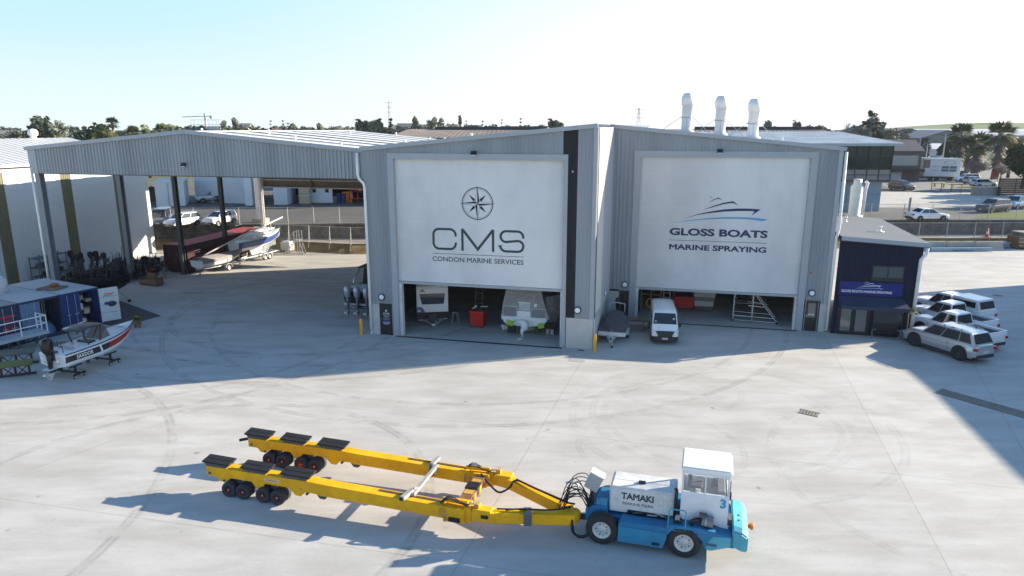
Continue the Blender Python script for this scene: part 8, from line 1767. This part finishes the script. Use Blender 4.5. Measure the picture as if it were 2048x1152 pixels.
pro = [stree('small dark rounded tree on the far skyline', 640, 250, 26, 260, 'round', [LG2, LG6], G_SK, .8), stree('low blue grey tree on the far skyline', 665, 249, 28, 300, 'round', [LG3], G_SK, .8), stree('small pointed conifer on the far skyline', 966, 244, 11, 280, 'conifer', [LG6, LG3], G_SK, .9), stree('pale olive tree on the far skyline', 700, 251, 30, 250, 'round', [LG4, LG6], G_SK, .8), stree('wide flat topped tree on the far skyline', 733, 243, 44, 270, 'umbrella', [LG6, LG1], G_SK, 1.1)]
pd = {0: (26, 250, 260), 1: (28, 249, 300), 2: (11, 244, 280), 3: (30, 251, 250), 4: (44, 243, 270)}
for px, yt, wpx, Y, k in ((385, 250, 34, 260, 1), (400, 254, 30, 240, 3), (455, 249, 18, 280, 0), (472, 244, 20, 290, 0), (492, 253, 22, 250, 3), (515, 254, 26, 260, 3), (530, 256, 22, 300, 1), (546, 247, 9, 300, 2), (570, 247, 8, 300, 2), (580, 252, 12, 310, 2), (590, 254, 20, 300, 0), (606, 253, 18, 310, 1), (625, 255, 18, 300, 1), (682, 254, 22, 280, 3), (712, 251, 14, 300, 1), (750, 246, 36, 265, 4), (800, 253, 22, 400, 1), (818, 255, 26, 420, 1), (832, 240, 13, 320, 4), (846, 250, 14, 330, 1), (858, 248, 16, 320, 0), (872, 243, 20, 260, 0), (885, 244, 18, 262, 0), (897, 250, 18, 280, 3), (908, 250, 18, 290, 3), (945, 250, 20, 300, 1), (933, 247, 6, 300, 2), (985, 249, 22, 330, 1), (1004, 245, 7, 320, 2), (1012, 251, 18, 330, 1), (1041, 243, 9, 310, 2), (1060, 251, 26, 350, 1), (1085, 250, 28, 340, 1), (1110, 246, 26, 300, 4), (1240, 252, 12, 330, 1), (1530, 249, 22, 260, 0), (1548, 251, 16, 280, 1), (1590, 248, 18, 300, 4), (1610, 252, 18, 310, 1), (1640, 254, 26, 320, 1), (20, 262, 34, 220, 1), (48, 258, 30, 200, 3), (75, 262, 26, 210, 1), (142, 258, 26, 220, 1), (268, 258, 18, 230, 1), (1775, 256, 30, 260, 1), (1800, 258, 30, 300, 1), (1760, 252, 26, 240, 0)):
    p, h = skyline(px, yt - 4, Y); w0, y0, Y0 = pd[k]; h0 = 13 - (y0 - 258.5) * Y0 / FPX - SZ; dup(pro[k], p, rt_.uniform(0, 6), sc=(1.3 * wpx * Y / (w0 * Y0),) * 2 + (h / h0,))
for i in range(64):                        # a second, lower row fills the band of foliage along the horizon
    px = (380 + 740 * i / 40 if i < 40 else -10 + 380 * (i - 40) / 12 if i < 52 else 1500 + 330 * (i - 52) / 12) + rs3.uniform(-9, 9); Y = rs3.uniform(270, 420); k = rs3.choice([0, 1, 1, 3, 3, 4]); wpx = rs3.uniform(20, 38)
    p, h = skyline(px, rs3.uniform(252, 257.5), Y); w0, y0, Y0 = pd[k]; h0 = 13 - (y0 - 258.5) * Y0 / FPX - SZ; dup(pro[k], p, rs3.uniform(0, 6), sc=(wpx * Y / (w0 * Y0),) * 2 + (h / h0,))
def palm(label, px, ybase, ytop, Y, wpx, skirt=True, group=None, base=SZ):
    p = Vector((X2(px, Y), Y, base)); h = 13 - (ytop - 258.5) * Y / FPX - base; cw = wpx * Y / FPX
    o = thing('palm_tree', label, 'palm tree', p, rt_.uniform(0, 6), group); tk = MB(); tk.tube([(0, 0, 0), (.1, .05, h * .5), (0, 0, h - cw * .35)], [.42 * cw / 5 + .1, .30 * cw / 5 + .08, .3 * cw / 5 + .05], BARKP, 9); tk.build('trunk', o)
    c = (0, 0, h - cw * .42); cr_ = MB(); PG = leafmat('palm_green', (.055, .088, .03)); PY = leafmat('palm_olive', (.17, .175, .075)); PB = leafmat('palm_dead', (.15, .125, .105))
    def fan(c, d, L, mat, nb=7, wd=.07):
        d = Vector(d).normalized(); s_ = d.cross(Vector((0, 0, 1))).normalized() if abs(d.z) < .98 else Vector((1, 0, 0)); b = Vector(c) + d * L * .45
        for k in range(nb):
            a = (k / (nb - 1) - .5) * 2.5; e = (d * math.cos(a) + s_ * math.sin(a)).normalized(); t = b + e * L * .6 - Vector((0, 0, L * .14)); n_ = e.cross(d.cross(s_)).normalized() * wd * L; cr_.add([b - n_ * .3, b + n_ * .3, b.lerp(t, .5) + n_, t, b.lerp(t, .5) - n_], [(0, 1, 2, 3, 4)], mat)
        cr_.bar(c, b, .05, .05, mat)
    for k in range(44):
        a = rt_.uniform(0, 6.28); e = rt_.uniform(-.75, 1.4); fan(c, (math.cos(a) * math.cos(e), math.sin(a) * math.cos(e), math.sin(e)), cw * rt_.uniform(.42, .58), PG if rt_.random() < .72 else PY)
    cr_.build('crown', o, keep=True)
    if skirt:
        cr_ = MB()
        for k in range(110):
            a = rt_.uniform(0, 6.28); z = h - cw * .45 - rt_.random() ** 1.3 * h * .52; r = cw * .16 * (1.25 - .6 * (h - z) / h); q = Vector((r * .3 * math.cos(a), r * .3 * math.sin(a), z + .3)); t = Vector((r * 1.9 * math.cos(a), r * 1.9 * math.sin(a), z - rt_.uniform(.6, 1.4))); s_ = Vector((-math.sin(a), math.cos(a), 0)) * .26; cr_.add([q - s_ * .3, q + s_ * .3, q.lerp(t, .6) + s_, t, q.lerp(t, .6) - s_], [(0, 1, 2, 3, 4)], PB)
        cr_.build('dead_fronds', o, keep=True)
    return o
palm('leftmost of the shaggy fan palms on the right, its crown touching the far warehouse roof', 1913, 345, 248, 158, 56); palm('shorter shaggy fan palm between the two taller ones', 1948, 350, 264, 152, 62); palm('rightmost and tallest of the shaggy fan palms', 1990, 355, 243, 146, 66); palm('dark slim fan palm squeezed between the left and middle shaggy palms', 1933, 350, 274, 160, 34)
palm('tall slim palm standing alone behind the big rounded tree on the left', 235, 238, 236, 170, 30, False); palm('left low palm behind the shelter roof', 274, 256, 253, 165, 34, False); palm('right low palm behind the shelter roof', 331, 251, 248, 165, 36, False)
for q in ((90.5, 112.0, 9.5, 7), (87.0, 105.0, 9.0, 7), (77.5, 95.5, 7.5, 5)): tree('dark leafy tree beyond the right edge whose long shadow crosses the pale driveway', (q[0], q[1], SZ), 'round', q[2], q[3], [LG1, LG2], 'trees beyond the right edge of the driveway', 1.2)
# ------------------------------------------------------------------ far skyline: houses, crane, pylons
rs2 = random.Random(12); HWL = [M('far_house_white', (.62, .62, .60), .7, 0, .05, .5), M('far_house_grey', (.40, .41, .43), .7, 0, .05, .5), M('far_house_cream', (.55, .52, .46), .7, 0, .05, .5)]; HRF = [M('far_house_roof', (.20, .19, .19), .8, 0, .1, .5), M('far_house_brown_roof', (.28, .15, .11), .8, 0, .1, .5)]
hp = []
for i, (px, yt, wpx, Y) in enumerate(((483, 249, 30, 300), (415, 255, 44, 310), (360, 258, 26, 300), (640, 260, 28, 320), (672, 260, 22, 320), (810, 249, 30, 420), (838, 251, 24, 420), (862, 253, 20, 420), (790, 252, 18, 430), (950, 252, 26, 400), (1020, 254, 30, 410), (1075, 254, 26, 400), (455, 258, 26, 330), (560, 259, 30, 340), (602, 259, 24, 340), (10, 262, 30, 260))):
    p, h = skyline(px, yt, Y); w_ = wpx * Y / FPX; kd = i % 3; rise = min(2.0, h * .25)
    if i < 3: o = house('house', ('white', 'grey', 'cream')[kd] + ' house seen small on the far skyline', p, rs2.uniform(-.2, .2), w_, 8, h - rise, rise, HWL[kd], HRF[i % 2], 'house', 4, 'houses on the far skyline'); hp.append((o, w_, h))
    else: o, w0, h0 = hp[kd]; dup(o, p, rs2.uniform(-.3, .3), sc=(w_ / w0, 1, h / h0))
p, h = skyline(417, 241, 300); sb2 = thing('scaffolded_building', 'half built block wrapped in pale scaffolding on the left skyline', 'building', p, .1); mb = MB(); PSC = M('pale_scaffold', (.46, .48, .49), .7, .1, .05, 2)
for k in range(9):
    for y in (0, 3): mb.bar((-6 + 1.5 * k, y, 0), (-6 + 1.5 * k, y, h - (k % 3) * .5), .12, .12, PSC)
for z in [2 * q for q in range(1, int(h / 2) + 1)]:
    for y in (0, 3): mb.bar((-6.2, y, z), (6.2, y, z), .12, .12, PSC)
mb.build('scaffolding', sb2); mb = MB(); mb.bx(-5.6, 5.6, .5, 2.6, 0, h * .8, HWL[1]); mb.build('block', sb2)
p, h = skyline(416, 230, 340); ck = thing('tower_crane', 'pale tower crane with a long jib on the left skyline', 'crane', p, 0); mb = MB(); CRN = M('crane_pale', (.5, .54, .52), .6, .1, .05, 2); mb.bx(-.35, .35, -.35, .35, 0, h, CRN); mb.build('mast', ck); mb = MB(); mb.bar((-11, 0, h - 1.6), (3.5, 0, h - 1.2), .35, .35, CRN); mb.bx(2.4, 3.6, -.5, .5, h - 2.4, h - 1.0, CRN); mb.bar((0, 0, h + .4), (-6, 0, h - 1.3), .08, .08, CRN); mb.build('jib', ck)
for px, yt, Y, w_, lab in ((781, 206, 620, 4.0, 'taller faint lattice pylon on the middle skyline'), (1276, 219, 560, 5.0, 'lattice pylon rising behind the workshop ridge right of the tall corner')):
    p, h = skyline(px, yt, Y); o = thing('pylon', lab, 'pylon', p, .2); mb = MB(); PY_ = M('pylon_grey', (.45, .47, .49), .6, .2, .05, 2)
    lv = [0, .3, .55, .75, .9, 1.0]; wdt = lambda t: w_ * (1 - t) ** 1.0 + .5
    for a, b in zip(lv[:-1], lv[1:]):
        for sx, sy in ((-1, -1), (1, -1), (1, 1), (-1, 1)):
            mb.bar((sx * wdt(a) / 2, sy * wdt(a) / 2, h * a), (sx * wdt(b) / 2, sy * wdt(b) / 2, h * b), .22, .22, PY_)
        mb.bar((-wdt(a) / 2, -wdt(a) / 2, h * a), (wdt(b) / 2, -wdt(b) / 2, h * b), .16, .16, PY_); mb.bar((wdt(a) / 2, -wdt(a) / 2, h * a), (-wdt(b) / 2, -wdt(b) / 2, h * b), .16, .16, PY_)
    mb.build('lattice', o); mb = MB()
    for t in (.72, .84, .95): mb.bar((-w_ * .8, 0, h * t), (w_ * .8, 0, h * t), .25, .25, PY_)
    mb.build('cross_arm', o)
# ------------------------------------------------------------------ thin air between here and the skyline
hz = MB(); hz.bx(-1300, 1600, -60, 1560, -1.2, 46, WHITE); ho = hz.build('haze'); ho['kind'] = 'stuff'
hm = bpy.data.materials.new('haze_air'); hm.use_nodes = True; n_ = hm.node_tree.nodes; n_.remove(n_['Principled BSDF']); pv = n_.new('ShaderNodeVolumePrincipled')
pv.inputs['Color'].default_value = (.86, .92, 1, 1); pv.inputs['Density'].default_value = .00011; pv.inputs['Anisotropy'].default_value = .2
hm.node_tree.links.new(pv.outputs[0], n_['Material Output'].inputs['Volume']); ho.data.materials.clear(); ho.data.materials.append(hm)
